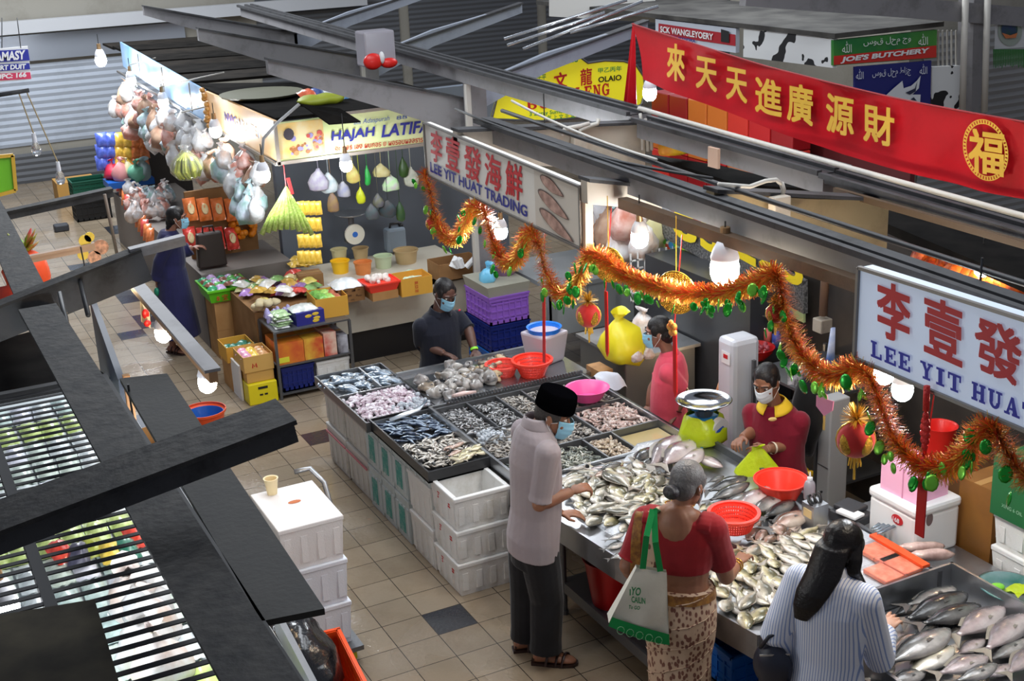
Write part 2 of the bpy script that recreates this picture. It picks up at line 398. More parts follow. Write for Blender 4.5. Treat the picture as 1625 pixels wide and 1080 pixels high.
longbeam('roof_purlin', (1.3, -5.0, 2.6), (1.3, 1.45, 2.73), .07, .12, M_GREYPAINT, 'grey roof purlin with cables on top running behind both trading signs')
longbeam('lamp_batten', (1.2, -2.6, 2.6), (1.2, -0.55, 2.6), .06, .06, mat('brown_batten', srgb(96, 76, 58), 0.5, dirt=srgb(50, 40, 32), dscale=6, damt=0.6), 'brown batten carrying two hanging bulbs above the fish table', ridge=False)
longbeam('roof_purlin', P(1660, 398, x=2.3), P(1325, 302, x=2.3), .03, .035, mat('rusty_tube', srgb(72, 54, 34), 0.6), 'thin rusty tube purlin under the gutter at the right', ridge=False)
# cables lying on the purlins
def cable(pts, r, m, lab, name='electric_cable', n=6):
    b = MB(); b.tube(pts, r, n); return b.ob(name, m, smooth=True, at=Vector(pts[0]), label=lab, cat='cable')
def sagline(a, b, sag=.05, n=10):
    a, b = Vector(a), Vector(b)
    return [a.lerp(b, t/n) + Vector((0, 0, -sag*4*(t/n)*(1-t/n))) for t in range(n+1)]
cable(sagline((1.42, 1.4, 2.86), (1.42, -5, 2.72), .02), .014, M_CABLE, 'thick grey cable lying along the purlin behind the trading signs')
cable(sagline((1.2, 1.7, 2.86), (1.36, -1.2, 2.83), .06), .009, M_CABLE, 'dark cable looping from behind the red-lettered sign to the grey junction')
cable(sagline((1.5, 1.4, 2.92), (1.4, -.6, 2.83), .03), .009, M_CONDUIT, 'pale cable beside the dark cable above the red-lettered sign')
cable(sagline((2.42, 1.2, 2.79), (2.42, -4.5, 2.64), .01), .016, M_CONDUIT, 'pale cable lying in the long gutter below the banner')
cable([P(1240, 290, y=-1.33), P(1243, 300, y=-1.33), P(1240, 320, y=-1.33)], .014, M_CONDUIT, 'short white conduit entering the junction box on the tan rafter')
cable([P(1140, 292, y=-1.33), P(1190, 296, y=-1.33), P(1215, 287, y=-1.33), P(1232, 285, y=-1.33), P(1240, 292, y=-1.33)], .012, M_CONDUIT, 'grey conduit curving along the top of the tan rafter')
cable([P(892, 214, y=1.22), P(896, 204, y=1.2), P(920, 200, y=1.2), P(935, 196, y=1.2)], .016, M_CONDUIT, 'white bent conduit left of the small box on the cream rafter')
cable([P(920, 218, y=1.22), P(920, 206, y=1.2), P(934, 200, y=1.2), P(948, 196, y=1.2), P(950, 188, y=1.2)], .016, M_CONDUIT, 'white bent conduit entering the small box on the cream rafter')
for k, (a, b_) in enumerate([((1016, 180), (1020, 238)), ((1024, 188), (1028, 240)), ((1031, 190), (1034, 238))]):
    cable([P(*a, y=1.15), P(a[0]+3, a[1]+20, y=1.15), P(*b_, y=1.15)], .012, M_CONDUIT, ['leftmost','middle','rightmost'][k]+' of three white conduits dropping beside the pomelo-shaped ornament')
b = MB(); b.bbox((-.055, -.03, -.065), (.055, .03, .065)); o = b.ob('junction_box', M_CREAM, local=True, label='white junction box on the tan rafter plate', cat='box', bevel=.008); o.location = P(1237, 330, y=-1.36)
o = dup(o, loc=P(919, 230, y=1.2), label='white junction box on the cream rafter plate')
b = MB(); b.cyl((0, 0, -.04), (0, 0, .04), .06, .05); b.tube([(-.12, .0, 0), (.12, 0, 0)], .02); o = b.ob('cable_junction', M_DKSTEEL, local=True, smooth=False, label='grey round cable junction on the purlin above the numeral sign', cat='box'); o.location = P(1140, 312, x=1.36); o.rotation_euler = (0, 0, PI/2)
# dark roof boards
def slab(name, pts, th, m, lab, cat='roof', kind=None, group=None):
    pts = [Vector(p) for p in pts]; b = MB(); b.prism(pts, (0, 0, -th))
    return b.ob(name, m, at=sum(pts, Vector())/len(pts), label=lab, cat=cat, kind=kind, group=group)
M_ROOFB = mat('black_roof_board', srgb(18, 17, 16), 0.9, col2=srgb(30, 28, 26), nscale=5, spec=0.05)
M_ROOFB2 = mat('brown_black_boards', srgb(40, 36, 32), 0.9, col2=srgb(24, 22, 20), nscale=4, spec=0.08)
slab('stall_roof_board', [P(1305, 312, z=2.25), P(1400, 318, z=2.25), P(1640, 350, z=2.25), P(1640, 452, z=2.25)], .06, M_ROOFB, 'wide black roof board above the orange lit goods at the right')
slab('stall_roof_board', [P(1020, 243, z=2.4), P(1140, 262, z=2.4), P(1300, 300, z=2.4), P(1170, 292, z=2.4)], .04, M_ROOFB, 'black roof board below the pomelo-shaped ornament')
slab('roof_flap', [P(478, 165, y=4.5), P(540, 172, y=4.5), P(572, 192, y=4.3), P(522, 196, y=4.3)], .012, M_ROOFB, 'small black flap board hanging over the green corner sign')
slab('stall_roof_board', [(.75, 4.65, 2.47), (2.6, 4.65, 2.44), (2.6, 6.3, 2.44), (.75, 7.6, 2.47)], .03, M_ROOFB, 'black roof of the corner grocery stall')
far = MB()
for k in range(7):
    y0 = 7.6+k*.75; far.m(k % 2); far.hexa([(.74, y0, 2.46+.02*(k % 2)), (2.9, y0, 2.42), (2.9, y0+.78, 2.42), (.74, y0+.78, 2.46+.02*(k % 2))], [(.74, y0, 2.49+.02*(k % 2)), (2.9, y0, 2.45), (2.9, y0+.78, 2.45), (.74, y0+.78, 2.49+.02*(k % 2))])
far.ob('stall_roof_board', [M_ROOFB2, M_ROOFB], at=(1.8, 10, 2.45), label='brown black plank roof over the far stall with hanging bags', cat='roof')

# ---------------------------------------------------------------- foreground stall roof on the left
M_FRAME = mat('sooty_grate', srgb(48, 48, 50), 0.6, spec=0.3)
slab('stall_roof_board', [P(190, 600, z=2.4), P(265, 592, z=2.4), P(515, 965, z=2.4), P(415, 985, z=2.4)], .02, mat('black_fascia_board', srgb(20, 19, 17), 0.7, col2=srgb(32, 30, 26), nscale=6, bump=.2), 'black edge board of the near stall roof beside the white foam boxes')
slab('stall_roof_board', [P(-60, 985, z=2.42), P(150, 950, z=2.42), P(190, 1085, z=2.42), P(-60, 1120, z=2.42)], .02, mat('mouldy_board', srgb(74, 68, 54), 0.8, col2=srgb(44, 40, 33), nscale=5, spec=.2), 'mouldy brown board lying on the near roof grate')
g = T('roof_grate', 'black steel bar grate roofing the lit stall at the lower left', 'grate', (-2.4, -3.0, 2.38))
ga, gb, gc, gd = P(-80, 650, z=2.38), P(183, 596, z=2.38), P(490, 1130, z=2.38), P(-80, 1250, z=2.38)
gx1, gy1, gy0, gx0 = -1.86, gb.y, -4.9, -3.4
fr = MB(); fr.bbox((gx1-.02, gy0, 2.36), (gx1+.02, gy1, 2.40)); fr.bbox((gx0, gy1-.02, 2.36), (gx1, gy1+.02, 2.40)); fr.ob('frame', M_FRAME, g)
for xx in (-2.36, -2.85):
    fb = MB(); fb.bbox((xx-.018, gy0, 2.35), (xx+.018, gy1, 2.39)); fb.ob('cross_bar', M_FRAME, g)
n = int((gy1-gy0)/.062)
for k in range(n):
    y = gy1-.05-k*.062
    sb = MB(); sb.bbox((gx0, y-.011, 2.384), (gx1, y+.011, 2.388)); sb.ob('slat', M_FRAME, g)
def lbeam(pts_top, w, h, lab, m=(M_SOOT, M_SOOT2), name='roof_beam'):
    a, c = Vector(pts_top[0]), Vector(pts_top[1]); d, sd, u = frame(c-a)
    b = MB(); b.beam(a-u*(h/2), c-u*(h/2), w*.55, h); b.cur = 0
    b2 = MB(); b2.add([], [])
    b.m(1); b.beam(a+u*.006, c+u*.006, w, .014)
    return b.ob(name, [m[1], m[0]], at=(a+c)/2, label=lab, cat='beam')
lbeam([P(60, 490, z=2.66), P(440, 1130, z=2.62)], .16, .09, 'sooty black beam running down over the near roof grate')
lbeam([P(-120, 868, y=-3.3), P(455, 655, y=-3.3)], .2, .075, 'sooty rafter crossing the lower left, its free end above the wet floor')
lbeam([P(-60, 508, y=-.35), P(222, 396, y=-.35)], .1, .16, 'dark grey rafter ending above the woman in the navy dress')
lbeam([P(205, 398, y=-.35), P(292, 376, y=-.35)], .06, .04, 'thin pale tip plate on the dark grey rafter', m=(M_GREYPAINT, M_GREYPAINT), name='rafter_tip')
lbeam([P(-60, 352, y=2.5), P(178, 300, y=2.5)], .09, .05, 'thin sooty rail at the far end of the left stalls')
lbeam([P(-30, 300, z=2.5), P(65, 500, z=2.5)], .16, .1, 'broad black beam at the left edge above the orange bags')
lbeam([P(30, 412, y=.9), P(150, 388, y=.9)], .035, .03, 'pale wooden rail holding the fruit picture board', m=(mat('pale_rail', srgb(176, 150, 130), .6),)*2, name='rail')
lbeam([P(212, 446, z=2.4), P(338, 590, z=2.4)], .07, .05, 'grey batten with two warm bulbs over the aisle', m=(M_GREYPAINT, mat('wood_batten', srgb(140, 104, 70), .6)), name='lamp_batten')
slab('stall_roof_board', [P(-80, 560, z=2.1), P(70, 520, z=2.1), P(175, 600, z=2.1), P(-80, 650, z=2.1)], .02, M_ROOFB, 'black board behind the roof grate under the dark rafter')
# side panel of the near stall with wooden edge
b = MB(); p0, p1 = P(150, 470, z=2.3), P(198, 600, z=2.3); b.hexa([p0-Vector((0, 0, .55)), p1-Vector((0, 0, .35)), p1+Vector((-.03, 0, -.35)), p0+Vector((-.03, 0, -.55))], [p0, p1, p1+Vector((-.03, 0, 0)), p0+Vector((-.03, 0, 0))])
b.m(1); b.beam(p1+Vector((.005, -.015, .02)), p1+Vector((.005, -.015, -.34)), .03, .03)
b.ob('side_panel', [mat('blue_grey_board', srgb(58, 66, 82), .5), M_WOOD], at=(p0+p1)/2, label='dark blue-grey side board with a wooden end post beside the warm bulbs', cat='board')
# ---------------------------------------------------------------- signs
def px_letters(s, a, b, c, m, parent, bold=0.0, name='lettering', th=0.004, **pl):
    """lettering in the parallelogram: a lower left, b lower right, c upper left picture points on one plane"""
    p, q, r = P(*a, **pl), P(*b, **pl), P(*c, **pl)
    return lettering(s, p, (q-p).normalized(), (r-p).normalized(), (q-p).length, (r-p).length, m, parent, bold=bold, th=th, name=name)
SLAB = {}
def _arc(cx, cy, rx, ry, a0, a1, tx, ty, n=10):
    out = []
    for k in range(n):
        t0, t1 = math.radians(a0+(a1-a0)*k/n), math.radians(a0+(a1-a0)*(k+1)/n)
        out.append([(cx+rx*math.cos(t0), cy+ry*math.sin(t0)), (cx+rx*math.cos(t1), cy+ry*math.sin(t1)), (cx+(rx-tx)*math.cos(t1), cy+(ry-ty)*math.sin(t1)), (cx+(rx-tx)*math.cos(t0), cy+(ry-ty)*math.sin(t0))])
    return out
def _r(x0, y0, x1, y1): return [(x0, y0), (x1, y0), (x1, y1), (x0, y1)]
SLAB['L'] = [_r(.12, 0, .4, 1), _r(0, .86, .52, 1), _r(0, 0, .95, .15), _r(.8, 0, .95, .36)]
SLAB['E'] = [_r(.12, 0, .4, 1), _r(0, .86, .95, 1), _r(0, 0, .98, .15), _r(.82, 0, .98, .34), _r(.8, .68, .95, 1), _r(.3, .43, .68, .57), _r(.58, .34, .7, .66)]
SLAB['I'] = [_r(.3, 0, .7, 1), _r(.1, .86, .9, 1), _r(.1, 0, .9, .14)]
SLAB['T'] = [_r(.36, 0, .64, 1), _r(0, .86, 1, 1), _r(.2, 0, .8, .14), _r(0, .62, .14, 1), _r(.86, .62, 1, 1)]
SLAB['H'] = [_r(.1, 0, .36, 1), _r(.64, 0, .9, 1), _r(.3, .43, .7, .58), _r(0, .86, .45, 1), _r(.55, .86, 1, 1), _r(0, 0, .45, .14), _r(.55, 0, 1, .14)]
SLAB['Y'] = [_r(.36, 0, .64, .5), _r(.2, 0, .8, .14), [(.36, .5), (.64, .42), (.36, 1), (.08, 1)], [(.42, .45), (.64, .5), (.94, 1), (.76, 1)], _r(0, .86, .45, 1), _r(.6, .86, 1, 1)]
SLAB['A'] = [[(.06, 0), (.24, 0), (.55, 1), (.42, 1)], [(.58, 0), (.92, 0), (.6, 1), (.4, 1)], _r(.25, .28, .7, .41), _r(-.04, 0, .36, .14), _r(.5, 0, 1.04, .14)]
SLAB['U'] = [_r(.1, .35, .36, 1), _r(.68, .35, .86, 1), _r(0, .86, .46, 1), _r(.56, .86, 1, 1)] + _arc(.48, .37, .38, .38, 180, 360, .24, .16)
SLAB['N'] = [_r(.1, 0, .26, 1), _r(.74, 0, .9, 1), [(.08, 1), (.34, 1), (.92, 0), (.66, 0)], _r(0, .88, .3, 1), _r(.58, .88, 1, 1), _r(0, 0, .4, .12)]
SLAB['O'] = _arc(.5, .5, .5, .52, 0, 360, .26, .13, 20)
SLAB['G'] = _arc(.5, .5, .5, .52, 40, 345, .26, .13, 18) + [_r(.68, .05, .92, .45), _r(.5, .38, 1, .5), _r(.8, .65, .93, .98)]
SLAB['B'] = [_r(.1, 0, .36, 1), _r(0, .88, .5, 1), _r(0, 0, .5, .12), _r(.3, .46, .55, .57)] + _arc(.5, .75, .38, .25, -90, 90, .24, .11) + _arc(.5, .28, .46, .28, -90, 90, .26, .11)
SLAB['D'] = [_r(.1, 0, .36, 1), _r(0, .88, .5, 1), _r(0, 0, .5, .12)] + _arc(.45, .5, .5, .5, -90, 90, .26, .12, 14)
SLAB['R'] = SLAB['B'][:4] + _arc(.5, .75, .38, .25, -90, 90, .24, .11) + [[(.42, .5), (.62, .5), (1, 0), (.74, 0)]]
SLAB[' '] = []
def slab_px(s, a, b, c, m, parent, th=0.004, gap=.18, space=.6, **pl):
    p, q, r = P(*a, **pl), P(*b, **pl), P(*c, **pl); ud, vd = q-p, r-p; nd = ud.cross(vd).normalized()
    tot = sum(space if ch == ' ' else (0.8 if ch == 'I' else 1.0) + gap for ch in s)
    x = 0.0; B = MB()
    for ch in s:
        w = 0.8 if ch == 'I' else 1.0
        for k, poly in enumerate(SLAB[ch]):
            B.add([p + ud*((x+u*w)/tot) + vd*v + nd*(th+.00015*k) for u, v in poly], [(0, 1, 2, 3)])
        x += space if ch == ' ' else w+gap
    return B.ob('lettering', m, parent)
M_SIGNW = mat('white_sign_face', srgb(226, 222, 214), 0.45, dirt=srgb(196, 190, 180), dscale=1.5, damt=.4)
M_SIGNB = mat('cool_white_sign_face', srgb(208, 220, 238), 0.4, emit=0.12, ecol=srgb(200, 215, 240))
M_SFRAME = mat('sign_frame_metal', srgb(120, 116, 112), 0.4, 0.4)
def sign_x(name, lab, x, y0, y1, zb0, zt0, zb1, zt1, face, th=.05):
    """hanging sign in a plane of constant x, left end y0, right end y1"""
    g = T(name, lab, 'sign', (x, (y0+y1)/2, (zb0+zt0)/2))
    b = MB(); b.hexa([(x, y0, zb0), (x, y1, zb1), (x+th, y1, zb1), (x+th, y0, zb0)], [(x, y0, zt0), (x, y1, zt1), (x+th, y1, zt1), (x+th, y0, zt0)]); b.ob('face', face, g)
    f = MB(); q = .014
    for a, c in (((x-.004, y0, zb0), (x-.004, y1, zb1)), ((x-.004, y0, zt0), (x-.004, y1, zt1)), ((x-.004, y0, zb0), (x-.004, y0, zt0)), ((x-.004, y1, zb1), (x-.004, y1, zt1))): f.beam(a, c, q*1.4, q)
    f.ob('frame', M_SFRAME, g)
    return g
sx = 1.0
q0, q1, q2, q3 = P(673.2, 194.3, x=sx), P(677.3, 276, x=sx), P(922, 394, x=sx), P(921, 296, x=sx)
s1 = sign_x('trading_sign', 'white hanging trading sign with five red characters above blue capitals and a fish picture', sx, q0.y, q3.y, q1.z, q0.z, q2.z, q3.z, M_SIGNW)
# fish picture panel on the right end
ya, yb_ = P(849, 300, x=sx).y, P(920, 340, x=sx).y
pk = MB(); X0 = sx-.003; zz = lambda y, t: (q1.z+(q2.z-q1.z)*(y-q0.y)/(q2.y-q0.y))*(1-t) + (q0.z+(q3.z-q0.z)*(y-q0.y)/(q3.y-q0.y))*t
pk.add([(X0, ya, zz(ya, .03)), (X0, yb_, zz(yb_, .03)), (X0, yb_, zz(yb_, .97)), (X0, ya, zz(ya, .97))], [(0, 1, 2, 3)])
pk.ob('fish_picture', mat('printed_beige', srgb(206, 198, 186), .5), s1)
M_PF = mat('printed_fish', srgb(196, 160, 146), .5, col2=srgb(150, 116, 104), nscale=18)
M_PF2 = mat('printed_fish_outline', srgb(92, 74, 68), .5, col2=srgb(120, 100, 92), nscale=20)
for k, (cu, cv, l, hgt, an) in enumerate([(.42, .82, .55, .22, -12), (.44, .52, .72, .25, -14), (.5, .2, .8, .25, -14)]):
    for mm, sc, o in ((M_PF2, 1.0, .004), (M_PF, .9, .006)):
        B = MB(); W_ = abs(yb_-ya); H_ = .36; pts = []
        for i in range(22):
            a = 2*PI*i/22; u = math.cos(a)*l/2*sc*W_; v = math.sin(a)*hgt/2*sc*H_*(1.0 if math.cos(a) < 0 else 1-.55*math.cos(a))
            ca, sa = math.cos(math.radians(an)), math.sin(math.radians(an))
            uu = cu*W_ + u*ca - v*sa; vv = cv + (u*sa + v*ca)/H_
            uu = min(max(uu, .012), W_-.012); y = ya-uu; vv = min(max(vv, .05), .95)
            pts.append(Vector((sx-.003-o-k*.001, y, zz(y, vv))))
        B.add(pts, [tuple(range(22))]); B.ob('printed_fish', mm, s1)
for ch, (x0, x1, y0, y1, yt) in {'李': (685, 702.5, 253, 261, 205), '壹': (709, 730, 264, 274, 214), '發': (738, 764, 279, 291, 228), '海': (771, 796, 293, 305, 241), '鮮': (804, 830, 308, 320, 254)}.items():
    px_letters(ch, (x0, y0), (x1, y1), (x0, yt), M_REDTXT, s1, bold=.022, x=sx, th=.006)
px_letters('LEE YIT HUAT TRADING', (684, 272), (838, 345), (683.5, 256), M_BLUETXT, s1, bold=.028, x=sx, th=.006)
# post at the sign end
b = MB(); b.beam(q3+Vector((.03, -.02, .02)), q2+Vector((.03, -.02, -.06)), .05, .05, up=(1, 0, 0)); b.ob('sign_post', mat('peach_post', srgb(206, 170, 140), .6), at=q2, label='peach painted post at the fish picture end of the white sign', cat='post')

w0, w1, w2, w3 = P(1364, 424, x=sx), P(1361, 569, x=sx), P(1625, 681, x=sx), P(1625, 506, x=sx)
ext = 2.1
w2 = w1.lerp(w2, ext); w3 = w0.lerp(w3, ext)
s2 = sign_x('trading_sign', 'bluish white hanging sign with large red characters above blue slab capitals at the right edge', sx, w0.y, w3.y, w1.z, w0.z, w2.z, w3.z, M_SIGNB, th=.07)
def px2(cx, cy): return (1340+cx/3.723, 410+cy/3.723)
for ch, bx in {'李': ((207, 440), (392, 520), (207, 120)), '壹': ((485, 540), (700, 635), (485, 210)), '發': ((785, 640), (1050, 760), (785, 330)), '海': ((1120, 770), (1370, 880), (1120, 450)), '鮮': ((1480, 920), (1740, 1035), (1480, 580))}.items():
    px_letters(ch, px2(*bx[0]), px2(*bx[1]), px2(*bx[2]), M_REDTXT, s2, bold=.03, x=sx, th=.008)
slab_px('LEE YIT HUAT TRADING', px2(165, 575), px2(2040, 1365), px2(165, 478), mat('royal_blue_paint', srgb(26, 36, 170), .5), s2, th=.008, x=sx)

# red festival banner
bn = T('festival_banner', 'long red cloth banner with a row of gold characters strung above the stalls', 'banner', (2.6, 0, 3.0))
bt = [(1003, 38), (1100, 69), (1207, 103), (1320, 132), (1430, 158), (1530, 177), (1640, 196)]
bb = [(1018, 126), (1077, 150), (1220, 203), (1335, 245), (1477, 283), (1560, 303), (1660, 324)]
M_BAN = mat('red_banner_cloth', srgb(186, 14, 28), .5, dirt=srgb(160, 10, 20), dscale=2.5, damt=.6, bump=.2, bscale=6, spec=.2)
def lerp_l(L, t):
    t = t*(len(L)-1); i = min(int(t), len(L)-2); f = t-i
    return (L[i][0]*(1-f)+L[i+1][0]*f, L[i][1]*(1-f)+L[i+1][1]*f)
def bpt(u, v):
    a, c = lerp_l(bt, u), lerp_l(bb, u); p = P(*a, x=2.6).lerp(P(*c, x=2.6), v)
    p.x += .012*math.sin(u*26+v*1.5) + .02*math.sin(v*PI); return p
b = MB(); b.grid(bpt, 60, 8); b.ob('cloth', M_BAN, bn, smooth=True)
b = MB(); b.tube([P(*lerp_l(bt, k/20), x=2.6) for k in range(21)], .006, 6); b.ob('hem_cord', mat('dark_red_cord', srgb(140, 12, 20), .6), bn)
def dpt(u, v):
    a, c = lerp_l([(1004, 36), (1008, 38)], u), lerp_l([(986, 194), (1008, 190)], u)
    p = P(*a, x=2.62).lerp(P(*c, x=2.62), v); p.x += .03*math.sin(u*9)*v; return p
b = MB(); b.grid(dpt, 12, 6); b.ob('hanging_end', M_BAN, bn, smooth=True)
for ch, (x0, x1, y0, yt) in {'來': (1059, 1086, 124, 68), '天': (1105, 1137, 138, 89), ' 天': (1153, 1185, 156, 106), '進': (1199, 1240, 176, 122), '廣': (1250, 1289, 190, 131), '源': (1312, 1354, 207, 148), '財': (1371, 1418, 222, 164), '福': (1538, 1592, 270, 204)}.items():
    s = .24 if x0 < 1500 else .18
    px_letters(ch.strip(), (x0, y0), (x1, y0+(x1-x0)*s), (x0, yt), M_GOLDTXT, bn, bold=.03, x=2.57, th=.0)
ring = MB()
for k in range(48):
    a0, a1 = 2*PI*k/48, 2*PI*(k+.62)/48
    for r0, r1 in ((1.0, .9),):
        pts = [P(1564+35*r*math.cos(a), 238+47*r*math.sin(a)+8*math.cos(a)*r, x=2.57) for r, a in ((r0, a0), (r0, a1), (r1, a1), (r1, a0))]; ring.add(pts, [(0, 1, 2, 3)])
    for r0, r1 in ((1.03, 1.0), (.9, .87)):
        pts = [P(1564+35*r*math.cos(a), 238+47*r*math.sin(a)+8*math.cos(a)*r, x=2.57) for r, a in ((r0, 2*PI*k/48), (r0, 2*PI*(k+1)/48), (r1, 2*PI*(k+1)/48), (r1, 2*PI*k/48))]; ring.add(pts, [(0, 1, 2, 3)])
ring.ob('gold_ring', M_GOLDTXT, bn)

# corner grocery signs (in the plane y = 4.6 and along x = .72)
M_GREENSIGN = mat('pale_green_sign', srgb(206, 218, 150), .4, col2=srgb(226, 226, 176), nscale=2.2)
hj = T('shop_sign', 'pale green corner sign with blue capitals and a food picture above the grocery counter', 'sign', (1.5, 4.6, 2.2))
def ybox(mb, x0, x1, z0, z1, y, th, dz=0.0): mb.hexa([(x0, y, z0), (x1, y, z0+dz), (x1, y+th, z0+dz), (x0, y+th, z0)], [(x0, y, z1), (x1, y, z1+dz), (x1, y+th, z1+dz), (x0, y+th, z1)])
b = MB(); ybox(b, .72, 2.5, 2.08, 2.43, 4.6, .04); b.ob('face', M_GREENSIGN, hj)
b = MB(); b.beam((.70, 4.585, 2.07), (2.52, 4.585, 2.07), .03, .03); b.beam((.72, 4.585, 2.05), (.72, 4.585, 2.45), .03, .03); b.beam((1.25, 4.57, 2.45), (2.52, 4.57, 2.45), .03, .025); b.ob('frame', mat('sign_rail', srgb(150, 140, 130), .4, .4), hj)
px_letters('HAJAH', (525, 228), (593, 220), (527, 208), M_BLUETXT, hj, bold=.03, y=4.59)
px_letters('LATIFA', (605, 218), (682, 209), (608, 198), M_BLUETXT, hj, bold=.03, y=4.59)
px_letters('Ika Adaspurah', (561, 200), (617, 193), (563, 190), mat('pen_blue', srgb(60, 90, 170), .5), hj, y=4.59)
px_letters('88', (629, 190), (646, 188), (629, 184), mat('pen_blue2', srgb(60, 90, 170), .5), hj, y=4.59)
M_BRICKTXT = mat('brick_red_paint', srgb(180, 60, 40), .5)
px_letters('อะ กลร เอง ผบกอร ย ผอรอบผลลราร', (532, 240), (671, 225), (532, 233), M_BRICKTXT, hj, bold=.02, y=4.59)
b = MB(); ybox(b, .735, 1.17, 2.1, 2.42, 4.597, .001); b.ob('food_picture', mat('printed_food', srgb(226, 176, 70), .5, col2=srgb(214, 196, 150), nscale=5), hj)
b = MB()
for k in range(40): b.m(k % 3); x, z = .86+R_.random()*.28, 2.15+R_.random()*.14; b.lathe((x, 4.594, z), [(.0001, 0), (R_.uniform(.012, .026), .0001)], 8, False, False); 
for i, v in enumerate(b.v): pass
b2 = MB()
for k in range(46):
    b2.m(k % 4); x, z, r = R_.uniform(.84, 1.15), R_.uniform(2.14, 2.3), R_.uniform(.012, .028); b2.add([(x+r*math.cos(a*PI/4), 4.595-.0001*k, z+r*math.sin(a*PI/4)) for a in range(8)], [tuple(range(8))])
b2.m(4); b2.add([(.84+.05*math.cos(a*PI/6), 4.589, 2.32+.055*math.sin(a*PI/6)) for a in range(12)], [tuple(range(12))])
b2.ob('printed_jar', [flat(srgb(150, 90, 40)), flat(srgb(196, 130, 80)), flat(srgb(190, 70, 60)), flat(srgb(140, 130, 180)), flat(srgb(52, 44, 52))], hj)
aw = T('awning_sign', 'orange lettered fascia along the side of the corner grocery', 'sign', (.72, 5.8, 2.25))
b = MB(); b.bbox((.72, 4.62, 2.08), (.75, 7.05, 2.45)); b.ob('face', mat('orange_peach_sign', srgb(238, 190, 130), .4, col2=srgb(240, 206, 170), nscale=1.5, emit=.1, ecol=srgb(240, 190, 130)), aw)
px_letters('NVIGARA TE I', (358, 192), (412, 220), (356, 176), mat('indigo_paint', srgb(70, 62, 110), .5), aw, bold=.03, x=.716)
b = MB(); b.beam((.70, 4.6, 2.06), (.70, 11.8, 2.2), .02, .025); b.m(1)
for k in range(7): y = 6.9-.0; 
b.ob('bottom_rail', M_SFRAME, aw)
b = MB()
for k in range(9): b.sph((.70, 7.0+R_.uniform(-.08, .08), 2.1+k*.045), (.03, R_.uniform(.04, .08), .03), 7, 5)
b.ob('carved_post', mat('gilded_wood', srgb(170, 122, 60), .5), aw, smooth=True)
sk = T('awning_sign', 'sky blue cloud printed fascia above the row of hanging plastic bags', 'sign', (.72, 9.4, 2.35))
M_SKYP = mat('printed_sky', srgb(96, 150, 206), .3, col2=srgb(176, 204, 228), nscale=1.4, emit=.08, ecol=srgb(170, 205, 240))
far_y = P(195, 102, x=.72).y
b = MB(); b.hexa([(.72, 7.06, 2.1), (.74, 7.06, 2.1), (.74, far_y, 2.3), (.72, far_y, 2.3)], [(.72, 7.06, 2.46), (.74, 7.06, 2.46), (.74, far_y, 2.62), (.72, far_y, 2.62)]); b.ob('face', M_SKYP, sk)
b = MB()
for k in (7.6, 8.9, 10.2): b.beam((.69, k, 2.14+(k-7)*.04), (.69, k, 2.46+(k-7)*.035), .012, .012)
b.ob('strut', M_SFRAME, sk)
for i, (a, c) in enumerate([((288, 178), (366, 160)), ((205, 103), (247, 92)), ((255, 137), (355, 115))]):
    cable([P(*a, x=.55), P(*c, x=.9)], .009, M_CONDUIT, ['nearest','farthest','middle'][i]+' pale lamp arm sticking out over the hanging bags', name='bracket_rod')
cable([P(416, 245, y=4.5), P(418, 220, y=4.5), P(440, 195, y=4.5), P(475, 165, y=4.5)], .014, mat('grey_tape_pipe', srgb(150, 150, 150), .5), 'bent grey pipe bracket at the corner of the green sign', name='pipe_bracket')
# blue and red hanging sign at the far left
hs = T('hanging_sign', 'small blue and pink hanging sign with white capitals in front of the shutter', 'sign', (-.93, 10, 2.8))
def py(a, y): return P(*a, y=y)
b = MB(); pts = [py((-22, 132), 10), py((50, 126), 10), py((44, 73), 10), py((-22, 79), 10)]; b.prism(pts, (0, .02, 0)); b.ob('board', M_WHITE, hs)
for (a, c, col, zt) in (((-20, 100), (44.5, 78), srgb(36, 44, 150), 0), ((-20, 114), (46.5, 100), srgb(36, 44, 150), 0), ((-20, 129), (48, 114.5), srgb(214, 60, 96), 0)):
    p0, p1 = py((a[0], a[1]), 9.99), py(c, 9.99); b = MB(); b.add([Vector((p0.x, 9.99, p0.z)), Vector((p1.x, 9.99, py((c[0], a[1]-4), 9.99).z)), Vector((p1.x, 9.99, p1.z)), Vector((p0.x, 9.99, py((a[0], c[1]+3), 9.99).z))], [(0, 1, 2, 3)]); b.ob('printed_band', flat(col, .5), hs)
px_letters('AMASY', (-8, 98), (40, 94), (-8, 83), M_WHITE, hs, bold=.04, y=9.98)
px_letters('ART DUIT', (-8, 112), (41, 109), (-8, 104), M_WHITE, hs, bold=.04, y=9.98)
px_letters('UPC: 166', (-6, 126), (42, 122), (-6, 118), M_WHITE, hs, bold=.04, y=9.98)
for x in (3, 33): cable([py((x, 76), 10), py((x-6 if x > 20 else x, 28), 10)], .006, M_CABLE, 'thin cord holding the %s end of the blue and pink sign' % ('left' if x < 20 else 'right'), name='cord')
